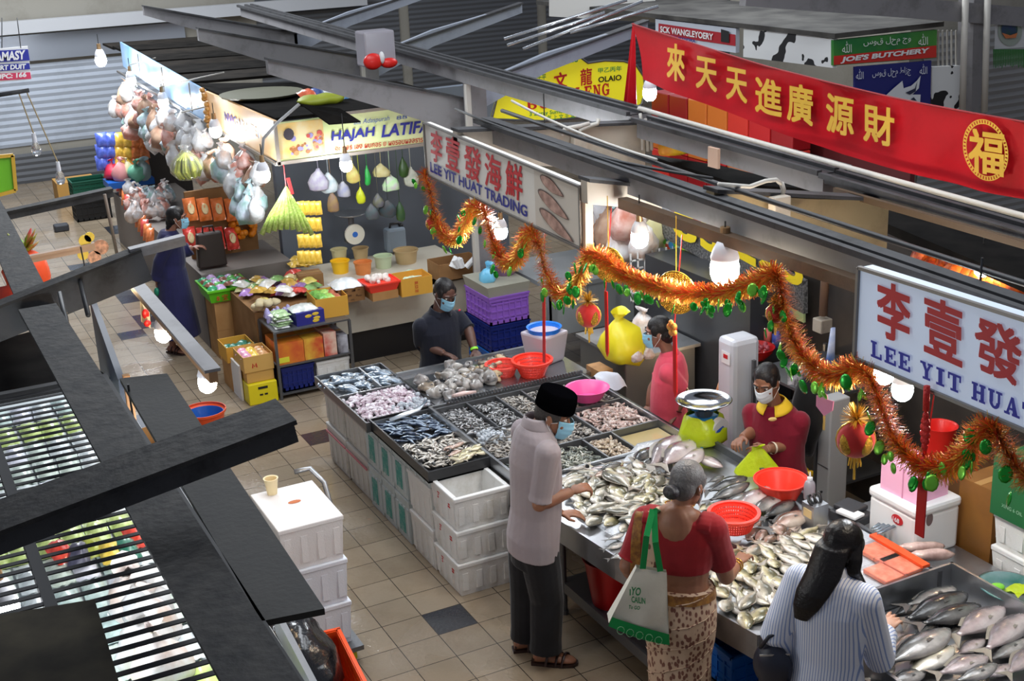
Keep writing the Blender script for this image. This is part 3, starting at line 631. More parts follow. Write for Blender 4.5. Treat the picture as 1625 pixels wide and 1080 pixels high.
# yellow shop board
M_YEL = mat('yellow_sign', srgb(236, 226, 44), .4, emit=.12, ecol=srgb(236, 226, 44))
ys = T('shop_board', 'bright yellow scalloped shop board with a pointed top and red serif capitals', 'sign', (3.3, 4.6, 2.2))
ypts = [(780, 189), (795, 130), (815, 116), (840, 108), (868, 108), (882, 103), (908, 81), (933, 100), (960, 96), (990, 97), (1010, 104), (1022, 122), (1024, 145), (1018, 165), (1000, 178), (925, 186), (860, 192)]
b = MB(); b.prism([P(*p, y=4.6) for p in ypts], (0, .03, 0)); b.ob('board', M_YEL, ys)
b = MB(); b.tube([P(*p, y=4.59) for p in ypts+ypts[:1]], .012, 6); b.ob('edge_rail', M_DKSTEEL, ys)
Yk = dict(y=4.585)
slab_px('BOON', (836, 174), (912, 168), (835, 158), M_REDTXT, ys, **Yk); slab_px('LENG', (914, 158), (969, 150), (913, 139), M_REDTXT, ys, **Yk)
px_letters('文', (879, 142), (899, 138), (879, 117), M_REDTXT, ys, bold=.03, **Yk); px_letters('龍', (921, 136), (939, 133), (921, 110), M_REDTXT, ys, bold=.02, **Yk)
M_GRTXT = mat('green_sign_paint', srgb(40, 150, 80), .5)
px_letters('#88', (898, 101), (917, 99), (898, 92), M_GRTXT, ys, bold=.03, **Yk); px_letters('OLAIO', (949, 131), (986, 127), (949, 122), M_BLACK, ys, bold=.03, **Yk)
px_letters('甲乙丙年', (949, 116), (986, 112), (949, 108), M_GRTXT, ys, bold=.02, **Yk); px_letters('3 Zeray Sumoren', (840, 186), (905, 180), (840, 178), M_GRTXT, ys, bold=.02, **Yk)
px_letters('水上于平', (838, 130), (866, 126), (838, 121), M_GRTXT, ys, bold=.02, **Yk); px_letters('年 上 文 于 泳', (868, 191), (912, 187), (868, 183), M_GRTXT, ys, bold=.02, **Yk); px_letters('Lydas', (946, 161), (966, 158), (946, 156), M_BLUETXT, ys, **Yk)
b = MB()
for k in range(24): b.m(k % 3); x, z, r = R_.uniform(2.36, 2.62), R_.uniform(2.0, 2.3), R_.uniform(.02, .045); b.add([(x+r*math.cos(a*PI/4), 4.58-.0002*k, z+r*.8*math.sin(a*PI/4)) for a in range(8)], [tuple(range(8))])
b.ob('printed_vegetables', [flat(srgb(120, 90, 60)), flat(srgb(196, 170, 60)), flat(srgb(70, 60, 60))], ys)
# butchery at the upper right
bx = 6.3
rq = P(1323, 62, x=bx); rq.z += .01; rx = P(1492, 46, y=rq.y).x
roof = MB(); roof.hexa([(bx-.03, rq.y-.05, rq.z), (rx, rq.y-.05, rq.z), (rx+.3, 10, rq.z), (bx-.03, 10, rq.z)], [(bx-.03, rq.y-.05, rq.z+.05), (rx, rq.y-.05, rq.z+.05), (rx+.3, 10, rq.z+.05), (bx-.03, 10, rq.z+.05)])
roof.ob('stall_roof', mat('grey_felt_roof', srgb(84, 82, 78), .9, col2=srgb(52, 50, 48), nscale=2.5), at=(7.2, 6, 2.7), label='flat dusty grey roof of the butcher stall', cat='roof')
M_COW = mat('cow_hide_panel', srgb(226, 228, 228), .5); N, L, bs = nodes(M_COW)
tc = N.new('ShaderNodeTexCoord'); nn = N.new('ShaderNodeTexNoise'); nn.inputs['Scale'].default_value = 4.2; nn.inputs['Detail'].default_value = 1.5; L.new(tc.outputs['Object'], nn.inputs['Vector'])
rr = N.new('ShaderNodeValToRGB'); rr.color_ramp.interpolation = 'CONSTANT'; rr.color_ramp.elements[1].position = .57; rr.color_ramp.elements[0].color = (*srgb(226, 228, 228), 1); rr.color_ramp.elements[1].color = (.008, .008, .01, 1)
L.new(nn.outputs['Fac'], rr.inputs[0]); L.new(rr.outputs[0], bs.inputs['Base Color'])
a, c, d = P(1180, 43, x=bx), P(1323, 62, x=bx), P(1323, 108, x=bx)
b = MB(); b.hexa([(bx, a.y, d.z-.02), (bx, c.y, d.z), (bx+.05, c.y, d.z), (bx+.05, a.y, d.z-.02)], [(bx, a.y, a.z), (bx, c.y, c.z), (bx+.05, c.y, c.z), (bx+.05, a.y, a.z)])
b.ob('cow_panel', M_COW, at=(bx, (a.y+c.y)/2, c.z), label='white fascia with black cow patches on the left side of the butcher stall', cat='panel')
wg = T('butcher_side_sign', 'white sign with a red band of white capitals left of the cow patch fascia', 'sign', (bx, 7.5, 2.7))
a2, c2 = P(1040, 26, x=bx), P(1168, 45, x=bx); zb = P(1168, 84, x=bx).z
b = MB(); b.hexa([(bx, a2.y, zb), (bx, c2.y, zb), (bx+.05, c2.y, zb), (bx+.05, a2.y, zb)], [(bx, a2.y, c2.z), (bx, c2.y, c2.z), (bx+.05, c2.y, c2.z), (bx+.05, a2.y, c2.z)]); b.ob('face', flat(srgb(205, 212, 224), .5), wg)
b = MB(); b.add([P(1045, 37, x=bx-.01), P(1045, 55, x=bx-.01), P(1167, 73, x=bx-.01), P(1167, 55, x=bx-.01)], [(0, 1, 2, 3)]); b.ob('red_band', flat(srgb(170, 24, 40), .5), wg)
px_letters('SCK WANGLEYOERY', (1048, 51), (1132, 64), (1048, 41), M_WHITE, wg, bold=.03, x=bx-.02); px_letters('NORIA MANDRA', (1056, 59), (1104, 68), (1056, 54), M_BLUETXT, wg, bold=.02, x=bx-.02)
b = MB(); b.add([P(1144, 46, x=bx-.02), P(1144, 66, x=bx-.02), P(1157, 68, x=bx-.02), P(1157, 50, x=bx-.02)], [(0, 1, 2, 3)]); b.ob('printed_box', M_BLACK, wg)
jb = T('butchery_sign', 'green and red butchery sign with white slanted capitals', 'sign', (6.9, 3.6, 2.5)); jy = c.y-.02
def quad_y(name, pts, y, m, par): b = MB(); b.add([P(*p, y=y) for p in pts], [(0, 1, 2, 3)]); return b.ob(name, m, par)
b = MB(); b.prism([P(1323, 104, y=jy), P(1486, 92, y=jy), P(1487, 47, y=jy), P(1323, 64, y=jy)], (0, .04, 0)); b.ob('board', mat('green_sign_face', srgb(28, 112, 52), .4, col2=srgb(70, 140, 50), nscale=2), jb)
quad_y('red_band', [(1323, 103), (1486, 91), (1486, 72), (1323, 89)], jy-.01, flat(srgb(206, 44, 34), .5), jb)
px_letters("JOE'S BUTCHERY", (1333, 101), (1472, 86), (1336, 90), M_WHITE, jb, bold=.045, y=jy-.02)
px_letters('سوق لحم جو', (1370, 76), (1445, 69), (1370, 62), flat(srgb(220, 226, 220)), jb, y=jy-.02)
for x in (1343, 1464): px_letters('ﷲ', (x-7, 84-(x-1343)*.1), (x+8, 83-(x-1343)*.1), (x-7, 66-(x-1343)*.1), flat(srgb(220, 226, 220)), jb, y=jy-.02)
bl = T('butcher_board', 'dark blue butcher board with a white outlined bull head', 'sign', (6.9, 3.6, 2.2))
b = MB(); b.prism([P(1357, 175, y=jy), P(1476, 185, y=jy), P(1478, 96, y=jy), P(1357, 106, y=jy)], (0, .03, 0)); b.ob('board', flat(srgb(26, 30, 110), .5), bl)
px_letters('سوق لحم طازج', (1384, 126), (1445, 120), (1384, 111), flat(srgb(210, 214, 226)), bl, y=jy-.02)
for x in (1361, 1462): px_letters('ﷲ', (x-3, 126-(x-1361)*.08), (x+9, 125-(x-1361)*.08), (x-3, 110-(x-1361)*.08), flat(srgb(210, 214, 226)), bl, y=jy-.02)
b = MB(); b.add([P(*p, y=jy-.02) for p in [(1405, 152), (1418, 140), (1432, 128), (1434, 140), (1446, 136), (1455, 128), (1461, 120), (1458, 140), (1448, 150), (1461, 150), (1460, 165), (1420, 162)]], [tuple(range(12))]); b.ob('bull_head', flat(srgb(222, 224, 228)), bl)
b = MB(); b.add([P(*p, y=jy-.03) for p in [(1437, 147), (1446, 143), (1452, 140), (1456, 128), (1453, 145), (1444, 150)]], [tuple(range(6))]); b.add([P(*p, y=jy-.03) for p in [(1445, 158), (1450, 154), (1455, 160)]], [(0, 1, 2)]); b.ob('bull_outline', flat(srgb(40, 44, 70)), bl)
b = MB(); b.prism([P(1479, 180, y=jy+.05), P(1524, 175, y=jy+.05), P(1524, 104, y=jy+.05), P(1479, 106, y=jy+.05)], (0, .05, 0)); b.ob('cow_panel', M_COW, at=P(1500, 140, y=jy+.05), label='white cow patch panel right of the dark blue bull board', cat='panel')
b = MB()
for k in range(6): x = 1489+k*7; b.beam(P(x, 106, y=jy+.1), P(x, 48, y=jy+.1), .015, .015)
b.ob('window_grille', M_CONDUIT, at=P(1505, 80, y=jy+.1), label='pale barred grille above the cow patch panel', cat='grille')
b = MB(); b.beam(P(1541, 182, y=jy), P(1546, -25, y=jy), .22, .22); b.ob('concrete_column', M_GREYPAINT, at=P(1541, 182, y=jy), label='grey column right of the butcher sign', cat='column')
for x, lab in ((1527, 'cream downpipe on the left face of the grey column'), (1562, 'cream downpipe right of the grey column')): cable([P(x, 178, y=jy-.2), P(x+6, -25, y=jy-.2)], .035, M_CONDUIT, lab, name='downpipe', n=10)
b = MB(); b.beam(P(1180, -8, y=jy-.1), P(1640, 28, y=jy-.1), .1, .2); b.ob('roof_beam', M_GREYPAINT, at=P(1400, 10, y=jy-.1), label='grey beam along the top edge above the butcher stall', cat='beam')
gl = T('round_logo_sign', 'white sign with a green globe emblem above a green fringe at the upper right edge', 'sign', (8, 3.4, 2.5))
quad_y('board', [(1578, 78), (1640, 74), (1640, 14), (1580, 18)], jy-.1, flat(srgb(196, 198, 200), .5), gl)
b = MB(); b.add([P(1603+19*math.cos(a*PI/12), 50+23*math.sin(a*PI/12), y=jy-.11) for a in range(24)], [tuple(range(24))]); b.ob('emblem_ring', flat(srgb(150, 160, 150)), gl)
b = MB(); b.add([P(1602+13*math.cos(a*PI/12), 46+15*math.sin(a*PI/12), y=jy-.12) for a in range(24)], [tuple(range(24))]); b.m(1); b.add([P(*p, y=jy-.13) for p in [(1590, 52), (1603, 56), (1615, 52), (1612, 60), (1596, 61)]], [tuple(range(5))]); b.ob('emblem', [mat('globe_print', srgb(30, 70, 40), .5, col2=srgb(30, 50, 100), nscale=8), flat(srgb(190, 110, 60))], gl)
b = MB()
for k in range(26): x = 1576+k*2.6; b.add([P(x, 78, y=jy-.11), P(x+2.4, 78, y=jy-.11), P(x+2, 106+R_.uniform(-4, 4), y=jy-.09), P(x+.6, 106+R_.uniform(-4, 4), y=jy-.09)], [(0, 1, 2, 3)])
b.ob('fringe', flat(srgb(36, 110, 40), .8), gl)
# pale rafters on the far side of the columns and conduits
for i, (y, zt) in enumerate(((4.4, 3.02), (7.1, 3.05), (9.8, 3.1))):
    rafter(y, 4.55, zt, 3.4, zt-.2, 2.62, zt-.42, .1, .26, th=.06, m=mat('pale_blue_steel', srgb(146, 152, 164), .5, dirt=srgb(90, 94, 104), dscale=3, damt=.4), lab='pale rafter on the far side of the %s column' % ['nearest', 'middle', 'farthest'][i])
for i, (a, c) in enumerate([((800, 62), (995, 0)), ((830, 78), (1020, 2)), ((905, 52), (1045, 10)), ((805, 72), (960, 20))]):
    cable([P(*a, y=3.0), P(*c, y=2.6)], .014, mat('galvanised_pipe', srgb(190, 194, 200), .25, .8), ['thin', 'second', 'front', 'lowest'][i]+' galvanised pipe crossing above the yellow board', name='conduit_pipe')
b = MB(); b.prism([P(873, 26, y=8.5), P(1040, 36, y=8.5), P(1040, -12, y=8.5), P(873, -12, y=8.5)], (0, .03, 0)); o = b.ob('long_sign', flat(srgb(196, 194, 190), .6), at=P(873, 30, y=8.5), label='pale long sign with dark characters at the top edge', cat='sign')
# black speckled board with yellow numerals on the stall back wall
M_SPECK = mat('speckled_granite', srgb(36, 36, 38), .4, col2=srgb(128, 128, 128), nscale=60)
bs_ = T('numeral_board', 'black speckled board with big yellow numerals behind the hanging bulbs', 'sign', (3.2, 1.2, 1.6))
k0, k1, k2, k3 = P(1025, 318, x=3.3), P(1025, 362, x=3.3), P(1275, 498, x=3.3), P(1275, 445, x=3.3)
b = MB(); b.prism([k1, k2, k3, k0], (.04, 0, 0)); b.ob('board', M_SPECK, bs_)
M_YTXT = mat('yellow_numeral_paint', srgb(240, 214, 30), .4)
for s, a, c, t in (('8', (1068, 372), (1106, 392), (1068, 326)), ('3', (1112, 392), (1146, 408), (1112, 342)), ('2', (1165, 405), (1200, 424), (1165, 352)), ('2', (1205, 420), (1240, 438), (1205, 368)), ('5', (1246, 445), (1275, 458), (1246, 392))):
    px_letters(s, a, c, t, M_YTXT, bs_, bold=.05, x=3.28)
vg = T('menu_board', 'narrow poster of printed vegetables below the speckled numeral board', 'poster', (3.3, 1, 1.4))
k0, k1, k2, k3 = P(1025, 352, x=3.33), P(1025, 378, x=3.33), P(1275, 512, x=3.33), P(1275, 480, x=3.33)
b = MB(); b.prism([k1, k2, k3, k0], (.02, 0, 0)); b.ob('board', flat(srgb(190, 210, 150), .5), vg)
b = MB()
for k in range(60):
    t = R_.random(); p = k1.lerp(k2, t).lerp(k0.lerp(k3, t), R_.uniform(.2, .8)); r = R_.uniform(.02, .045); b.m(k % 6); b.add([p+Vector((-.004-.0001*k, r*math.cos(a*PI/4), r*.7*math.sin(a*PI/4))) for a in range(8)], [tuple(range(8))])
b.ob('printed_vegetables', [flat(srgb(*c)) for c in ((90, 190, 60), (220, 80, 50), (240, 160, 60), (60, 140, 190), (240, 240, 230), (150, 210, 60))], vg)
# ---------------------------------------------------------------- fish counters
ZT = .76
def hframe(mb, x0, x1, y0, y1, z0, z1, t=.012):
    mb.bbox((x0, y0, z0), (x1, y0+t, z1)); mb.bbox((x0, y1-t, z0), (x1, y1, z1)); mb.bbox((x0, y0+t, z0), (x0+t, y1-t, z1)); mb.bbox((x1-t, y0+t, z0), (x1, y1-t, z1))
ft = T('fish_counter', 'long stainless fish counter with sloping front edge where the customers stand', 'counter', (1.4, -1.2, 0))
fa = [(.66, -.56), (.72, -1.2), (.84, -1.88), (.90, -2.26), (2.07, -2.26), (2.05, -.08), (.66, -.08)]
b = MB(); b.prism([(x, y, ZT-.02) for x, y in fa][::-1], (0, 0, .02)); b.ob('top', M_STEEL, ft)
b = MB()
for (x0, y0), (x1, y1) in zip(fa[:4], fa[1:4]+[fa[4]]): b.beam((x0, y0, ZT-.06), (x1, y1, ZT-.06), .012, .15)
b.ob('front_fascia', M_STEEL, ft)
b = MB(); b.bbox((2.05, -2.3, ZT-.08), (2.075, -.08, ZT+.05)); b.ob('back_rim', M_DKSTEEL, ft)
for x, y in ((.79, -.45), (.84, -1.62), (.98, -2.2), (1.98, -2.2), (1.98, -.3), (1.4, -.3)):
    b = MB(); b.cyl((x, y, 0.02), (x, y, ZT-.02), .02); b.cyl((x, y, 0), (x, y, .03), .026); b.ob('leg', M_DKSTEEL, ft)
b = MB(); b.prism([(.80, -.4, .2), (.80, -2.2, .2), (1.95, -2.2, .2), (1.95, -.4, .2)][::-1], (0, 0, .02)); b.bbox((.78, -2.2, .16), (.80, -.4, .23)); b.ob('lower_shelf', M_DKSTEEL, ft)

f2 = T('fish_counter', 'stainless fish counter with high steel rim holding large grey fish at the lower right', 'counter', (1.7, -3.2, 0))
b = MB(); b.bbox((1.18, -4.6, ZT-.1), (2.16, -2.30, ZT-.08)); b.ob('top', M_STEEL, f2)
b = MB(); b.bbox((1.2, -2.295, ZT-.08), (2.16, -2.28, ZT+.07)); b.bbox((2.145, -4.6, ZT-.08), (2.16, -2.28, ZT+.07)); b.bbox((1.18, -4.6, ZT-.14), (1.2, -2.3, ZT+.04)); b.ob('rim', M_STEEL, f2)
for x, y in ((1.25, -2.5), (2.05, -2.5), (1.25, -4.5), (2.05, -4.5)):
    b = MB(); b.cyl((x, y, 0), (x, y, ZT-.1), .02); b.ob('leg', M_DKSTEEL, f2)

bt_ = T('compartment_counter', 'stainless counter divided into shallow trays of prawns and shellfish', 'counter', (1.4, .6, 0))
b = MB(); b.bbox((.72, -.07, ZT-.07), (2.02, 1.42, ZT-.055)); b.ob('top', M_STEEL, bt_)
b = MB(); hframe(b, .72, 2.02, -.07, 1.42, ZT-.08, ZT+.02, .018); b.bbox((1.99, -.07, ZT-.15), (2.02, 1.42, ZT+.02)); b.ob('rim', M_STEEL, bt_)
comp = {1: (.81, 1.36, [.74, 1.0, 1.24, 1.45, 1.72, 2.0]), 2: (.32, .81, [.74, 1.11, 1.55, 2.0]), 3: (-.06, .32, [.74, .98, 1.38, 1.61, 2.0])}
for r, (y0, y1, xs) in comp.items():
    b = MB(); b.bbox((.73, y1-.008, ZT-.06), (2.0, y1+.008, ZT+.015)); b.ob('divider', M_DKSTEEL, bt_)
    for x in xs[1:-1]: b = MB(); b.bbox((x-.007, y0, ZT-.06), (x+.007, y1, ZT+.012)); b.ob('divider', M_DKSTEEL, bt_)
b = MB()
for k in range(46): x = .86+k*.0252; b.bbox((x, 1.395, ZT+.02), (x+.014, 1.415, ZT+.045))
b.ob('toothed_edge', M_DKSTEEL, bt_)
for x, y in ((.8, .05), (1.95, .05), (.8, 1.3), (1.95, 1.3)): b = MB(); b.cyl((x, y, 0), (x, y, ZT-.07), .02); b.ob('leg', M_DKSTEEL, bt_)
cp = T('cutting_counter', 'wet stainless cutting counter between the dark-shirted fishmonger and the prawn trays', 'counter', (1.5, 1.8, 0))
b = MB(); b.bbox((.78, 1.43, ZT-.03), (2.1, 2.18, ZT)); b.ob('top', mat('wet_steel', (.4, .42, .45), .16, .9), cp)
b = MB(); b.bbox((.78, 2.16, ZT-.05), (2.1, 2.19, ZT+.03)); b.ob('back_rim', M_STEEL, cp)
for x, y in ((1.1, 1.5), (2.0, 1.5), (1.1, 2.1), (2.0, 2.1)): b = MB(); b.cyl((x, y, 0), (x, y, ZT-.03), .02); b.ob('leg', M_DKSTEEL, cp)
# two raised black edged trays on foam boxes
def tray(name, lab, x0, x1, y0, y1, z, h, m, mf, parts=()):
    g = T(name, lab, 'tray', ((x0+x1)/2, (y0+y1)/2, z-h))
    b = MB(); b.bbox((x0, y0, z-h), (x1, y1, z-h+.012)); b.ob('base', mf, g)
    b = MB(); hframe(b, x0, x1, y0, y1, z-h, z, .012); b.ob('rim', m, g)
    for (a, c) in parts: b = MB(); b.bbox(a, c); b.ob('divider', mf, g)
    return g
tray('display_tray', 'grey steel tray of silver fish and squid at the far left stall corner', .235, .80, 1.42, 2.56, ZT, .075, M_DKSTEEL, M_STEEL, [((.245, 2.05, ZT-.065), (.79, 2.062, ZT-.01)), ((.60, 2.06, ZT-.065), (.612, 2.55, ZT))])
tray('display_tray', 'black tray heaped with sardines and small silver fish beside the white foam boxes', .27, .755, .39, 1.46, ZT+.012, .08, M_BLACKTRAY, M_BLACKTRAY, [((.28, .98, ZT-.06), (.745, .988, ZT-.03))])
# foam boxes carrying the trays
def foam_box(name, lab, x0, x1, y0, y1, z0, z1, m=M_FOAM, lid=False, group=None, taper=.02, open_=False, cat='box'):
    g = T(name, lab, cat, ((x0+x1)/2, (y0+y1)/2, z0), group=group)
    b = MB(); t = taper; e = .03
    bot = [(x0+t, y0+t, z0), (x1-t, y0+t, z0), (x1-t, y1-t, z0), (x0+t, y1-t, z0)]
    top = [(x0+.006, y0+.006, z1-e), (x1-.006, y0+.006, z1-e), (x1-.006, y1-.006, z1-e), (x0+.006, y1-.006, z1-e)]
    if open_:
        b.add(bot+top, [(3, 2, 1, 0), (0, 1, 5, 4), (1, 2, 6, 5), (2, 3, 7, 6), (3, 0, 4, 7)])
        w = .03; ib = [(x0+t+w, y0+t+w, z0+.03), (x1-t-w, y0+t+w, z0+.03), (x1-t-w, y1-t-w, z0+.03), (x0+t+w, y1-t-w, z0+.03)]
        it = [(x0+w, y0+w, z1), (x1-w, y0+w, z1), (x1-w, y1-w, z1), (x0+w, y1-w, z1)]
        b.add(ib+it, [(0, 1, 2, 3), (0, 4, 5, 1), (1, 5, 6, 2), (2, 6, 7, 3), (3, 7, 4, 0)])
    else: b.hexa(bot, top)
    for i in range(4):      # moulded ribs on the long sides
        f = (i+.5)/4
        for yy, s in ((y0+t*.6, -1), (y1-t*.6, 1)):
            xa = x0+(x1-x0)*f; b.bbox((xa-.02, yy-.006, z0+.04), (xa+.02, yy+.006, z1-.07))
        for xx in (x0+t*.6, x1-t*.6):
            ya_ = y0+(y1-y0)*f; b.bbox((xx-.006, ya_-.02, z0+.04), (xx+.006, ya_+.02, z1-.07))
    b.ob('body', m, g)
    b = MB()
    if open_: hframe(b, x0, x1, y0, y1, z1-e, z1, .032)
    else: b.bbox((x0, y0, z1-e), (x1, y1, z1))
    b.ob('rim' if not lid else 'lid', m, g, bevel=.006)
    return g
def print_marks(par, x, y, z, n=3, h=.05, col=M_REDTXT, along='y'):
    b = MB()
    for k in range(n):
        zz = z-k*.018
        if along == 'y': b.bbox((x-.0015, y-.02+R_.uniform(0, .008), zz), (x, y+.02-R_.uniform(0, .01), zz+.011))
        else: b.bbox((y-.02, x-.0015, zz), (y+.02, x, zz+.011))
    return b.ob('stamp', col, par)
lv = ['lower', 'upper']
for i, (y1, y0) in enumerate(((2.62, 2.16), (2.15, 1.69))):
    for k in range(2):
        g = foam_box('foam_box', 'stained white foam box, %s, in the %s stack under the pale fish tray' % (lv[k], ['farther', 'nearer'][i]), .31, .78, y0, y1, .34*k, .34*k+.335, M_FOAMDIRTY, lid=(k == 0))
        b = MB(); b.bbox((.303, y0+.01, .34*k+.26), (.311, y1-.01, .34*k+.275)); b.ob('pink_band', flat(srgb(206, 120, 130), .6), g)
M_FOAMB = mat('blue_tinted_foam', srgb(196, 206, 208), .6, dirt=srgb(140, 150, 146), dscale=4, damt=.5)
M_TEAL = mat('teal_print', srgb(60, 150, 140), .6, dirt=srgb(190, 200, 200), dscale=25, damt=.9)
for i, (y1, y0) in enumerate(((1.68, 1.42), (1.41, 1.16), (1.15, .9))):
    for k in range(2):
        g = foam_box('foam_box', 'pale foam box with teal print, %s, %s stack behind the white boxes' % (lv[k], ['first', 'second', 'third'][i]), .31, .74, y0, y1, .34*k, .34*k+.335, M_FOAMB, lid=(k == 0), taper=.008)
        ym = (y0+y1)/2; b = MB(); b.bbox((.3055, ym-.05, .34*k+.06), (.309, ym+.05, .34*k+.25)); b.ob('teal_print', M_TEAL, g)
g = foam_box('foam_box', 'tall grey foam box with lined sides under the black sardine tray', .31, .74, .42, .89, .62, .69, M_FOAMB, taper=.004)
b = MB(); b.bbox((.32, .43, .35), (.73, .88, .64)); b.ob('lined_side', mat('corrugated_foam', srgb(176, 184, 182), .6), g)
for k in range(2):
    foam_box('foam_box', 'white foam box, %s of the pair behind the corner stack' % lv[k], .30, .66, .46, .86, .31*k, .31*k+.305)
for k in range(3):
    g = foam_box('foam_box', 'white foam fish box with red stamps, %s of the corner stack' % ['bottom', 'middle', 'open topmost'][k], .30, .70, .06, .45, .235*k, .235*k+.232, open_=(k == 2))
    print_marks(g, .309, .33, .235*k+.17); print_marks(g, .309, .17, .235*k+.15, 2)
    if k == 2:
        b = MB()
        for q in range(5): b.tube([(.42+q*.03, .2+.02*q, .56), (.5+q*.03, .27, .575), (.58+q*.02, .32-.01*q, .56)], [.008, .02, .006], 6)
        b.ob('grey_fish_scrap', mat('eel_grey', srgb(92, 86, 80), .3), at=(.5, .26, .55), smooth=True, label='grey fish lying in the open topmost foam box', cat='fish')
# things under the front counter
def lathe_ob(name, prof, c, m, lab, cat, n=28, sx=1, sy=1, parent=None, group=None, th=.006):
    """open vessel: profile from the bottom up, thickened inwards"""
    b = MB(); inner = [(max(r-th, .001), z) for r, z in reversed(prof[1:])] + [(max(prof[0][0]-th, .001), prof[0][1]+th)]
    b.lathe((0, 0, 0), prof+inner, n, True, True, sx, sy)
    o = b.ob(name, m, parent, smooth=True, local=True)
    o.location = c
    if parent is None: tag(o, lab, cat, group)
    mod = o.modifiers.new('edge', 'EDGE_SPLIT'); mod.split_angle = 0.7
    return o
lathe_ob('bucket', [(.12, 0), (.165, .29), (.175, .295), (.18, .31)], (.93, -.80, .222), M_DKRED, 'red bucket on the shelf under the front counter', 'bucket')
def crate(name, lab, c, sx, sy, h, m, rz=0.0, slots=6, rows=3, group=None, cat='crate', t=.012):
    g = T(name, lab, cat, c, rz, group)
    b = MB(); b.box((0, 0, t/2), (sx, sy, t))
    for yy in (-sy/2+t/2, sy/2-t/2):
        b.box((0, yy, .02), (sx, t, .04)); b.box((0, yy, h-.02), (sx, t*1.6, .04))
        for k in range(slots+1): b.box((-sx/2+.012+(sx-.024)*k/slots, yy, h/2), (.014, t, h))
        for k in range(1, rows): b.box((0, yy, h*k/rows), (sx, t*.8, .014))
        b.box((0, yy*.985, h/2), (sx-.03, .002, h-.06))
    for xx in (-sx/2+t/2, sx/2-t/2):
        b.box((xx, 0, .02), (t, sy, .04)); b.box((xx, 0, h-.02), (t*1.6, sy, .04))
        for k in range(slots+1): b.box((xx, -sy/2+.012+(sy-.024)*k/slots, h/2), (t, .014, h))
        for k in range(1, rows): b.box((xx, 0, h*k/rows), (t*.8, sy, .014))
        b.box((xx*.985, 0, h/2), (.002, sy-.03, h-.06))
    b.ob('body', m, g, local=True)
    r = MB()
    for a, q, s in (((0, -sy/2, h), (sx+.02, .02, .014), 0), ((0, sy/2, h), (sx+.02, .02, .014), 0), ((-sx/2, 0, h), (.02, sy, .014), 0), ((sx/2, 0, h), (.02, sy, .014), 0)): r.box(a, q)
    r.ob('rim', m, g, local=True)
    return g
crate('plastic_crate', 'blue plastic crate on the floor under the front counter behind the sari', (1.22, -1.75, .222), .5, .42, .22, M_BLUEPL)
# baskets and vessels on the counters
def basket(name, lab, c, r0, r1, h, m, n=28, rows=5, cat='basket', group=None, tilt=(0, 0, 0)):
    b = MB(); th = .006
    b.lathe((0, 0, 0), [(r0, 0), (r0, .008)], n)
    for k in range(rows):
        z0, z1 = h*k/rows, h*(k+.55)/rows; ra, rb = r0+(r1-r0)*k/rows, r0+(r1-r0)*(k+.55)/rows
        b.lathe((0, 0, 0), [(ra-th, z0), (ra, z0), (rb, z1), (rb-th, z1), (ra-th, z0)], n, False, False)
    for j in range(n*2):
        a = 2*PI*j/(n*2); ca, sa = math.cos(a), math.sin(a); b.beam((r0*ca, r0*sa, 0), ((r1-.004)*ca, (r1-.004)*sa, h), .008, .004)
    g = T(name, lab, cat, c, 0, group); g.rotation_euler = tilt
    b.ob('body', m, g, local=True)
    r = MB(); r.lathe((0, 0, h), [(r1-.008, -.012), (r1+.012, -.012), (r1+.014, .006), (r1-.008, .006), (r1-.008, -.012)], n, False, False); r.ob('rim', m, g, local=True, smooth=False)
    return g
M_REDB = mat('bright_red_plastic', srgb(244, 66, 48), .35, sss=.1)
M_CORAL = mat('coral_plastic', srgb(236, 78, 66), .35)
basket('plastic_basket', 'coral red plastic colander resting on the fish right of the grey-haired woman', (1.41, -1.36, ZT+.07), .10, .138, .095, M_REDB)
basket('plastic_basket', 'shallow ribbed red basket on the cutting counter, left of the deeper one', (1.50, 1.76, ZT), .09, .125, .085, M_CORAL, rows=3)
basket('plastic_basket', 'deep red colander on the cutting counter beside the white tub', (1.69, 1.62, ZT), .09, .15, .125, M_REDB)
o = lathe_ob('basin', [(.10, 0), (.155, .085), (.165, .09)], (1.78, .93, ZT+.015), M_PINKPL, 'pink plastic basin on the prawn trays behind the black cap', 'basin')
o = lathe_ob('basin', [(.10, 0), (.15, .11), (.165, .115), (.165, .122)], (1.93, -1.12, ZT+.03), M_REDB, 'orange red basin in front of the maroon-shirted vendor', 'basin')
tb = T('square_tub', 'translucent white square tub with a blue liner on the cutting counter', 'tub', (1.93, 1.86, ZT), .3)
b = MB(); b.hexa([(-.11, -.11, 0), (.11, -.11, 0), (.11, .11, 0), (-.11, .11, 0)], [(-.14, -.14, .25), (.14, -.14, .25), (.14, .14, .25), (-.14, .14, .25)]); b.ob('body', mat('cloudy_plastic', srgb(206, 196, 206), .4, trans=.15), tb, local=True, bevel=.02)
b = MB(); b.lathe((0, 0, .23), [(.125, 0), (.135, .05), (.142, .055), (.125, .05), (.115, .0)], 24, True, True); b.ob('blue_liner', mat('bright_blue_plastic', srgb(30, 120, 226), .35), tb, local=True, smooth=False)
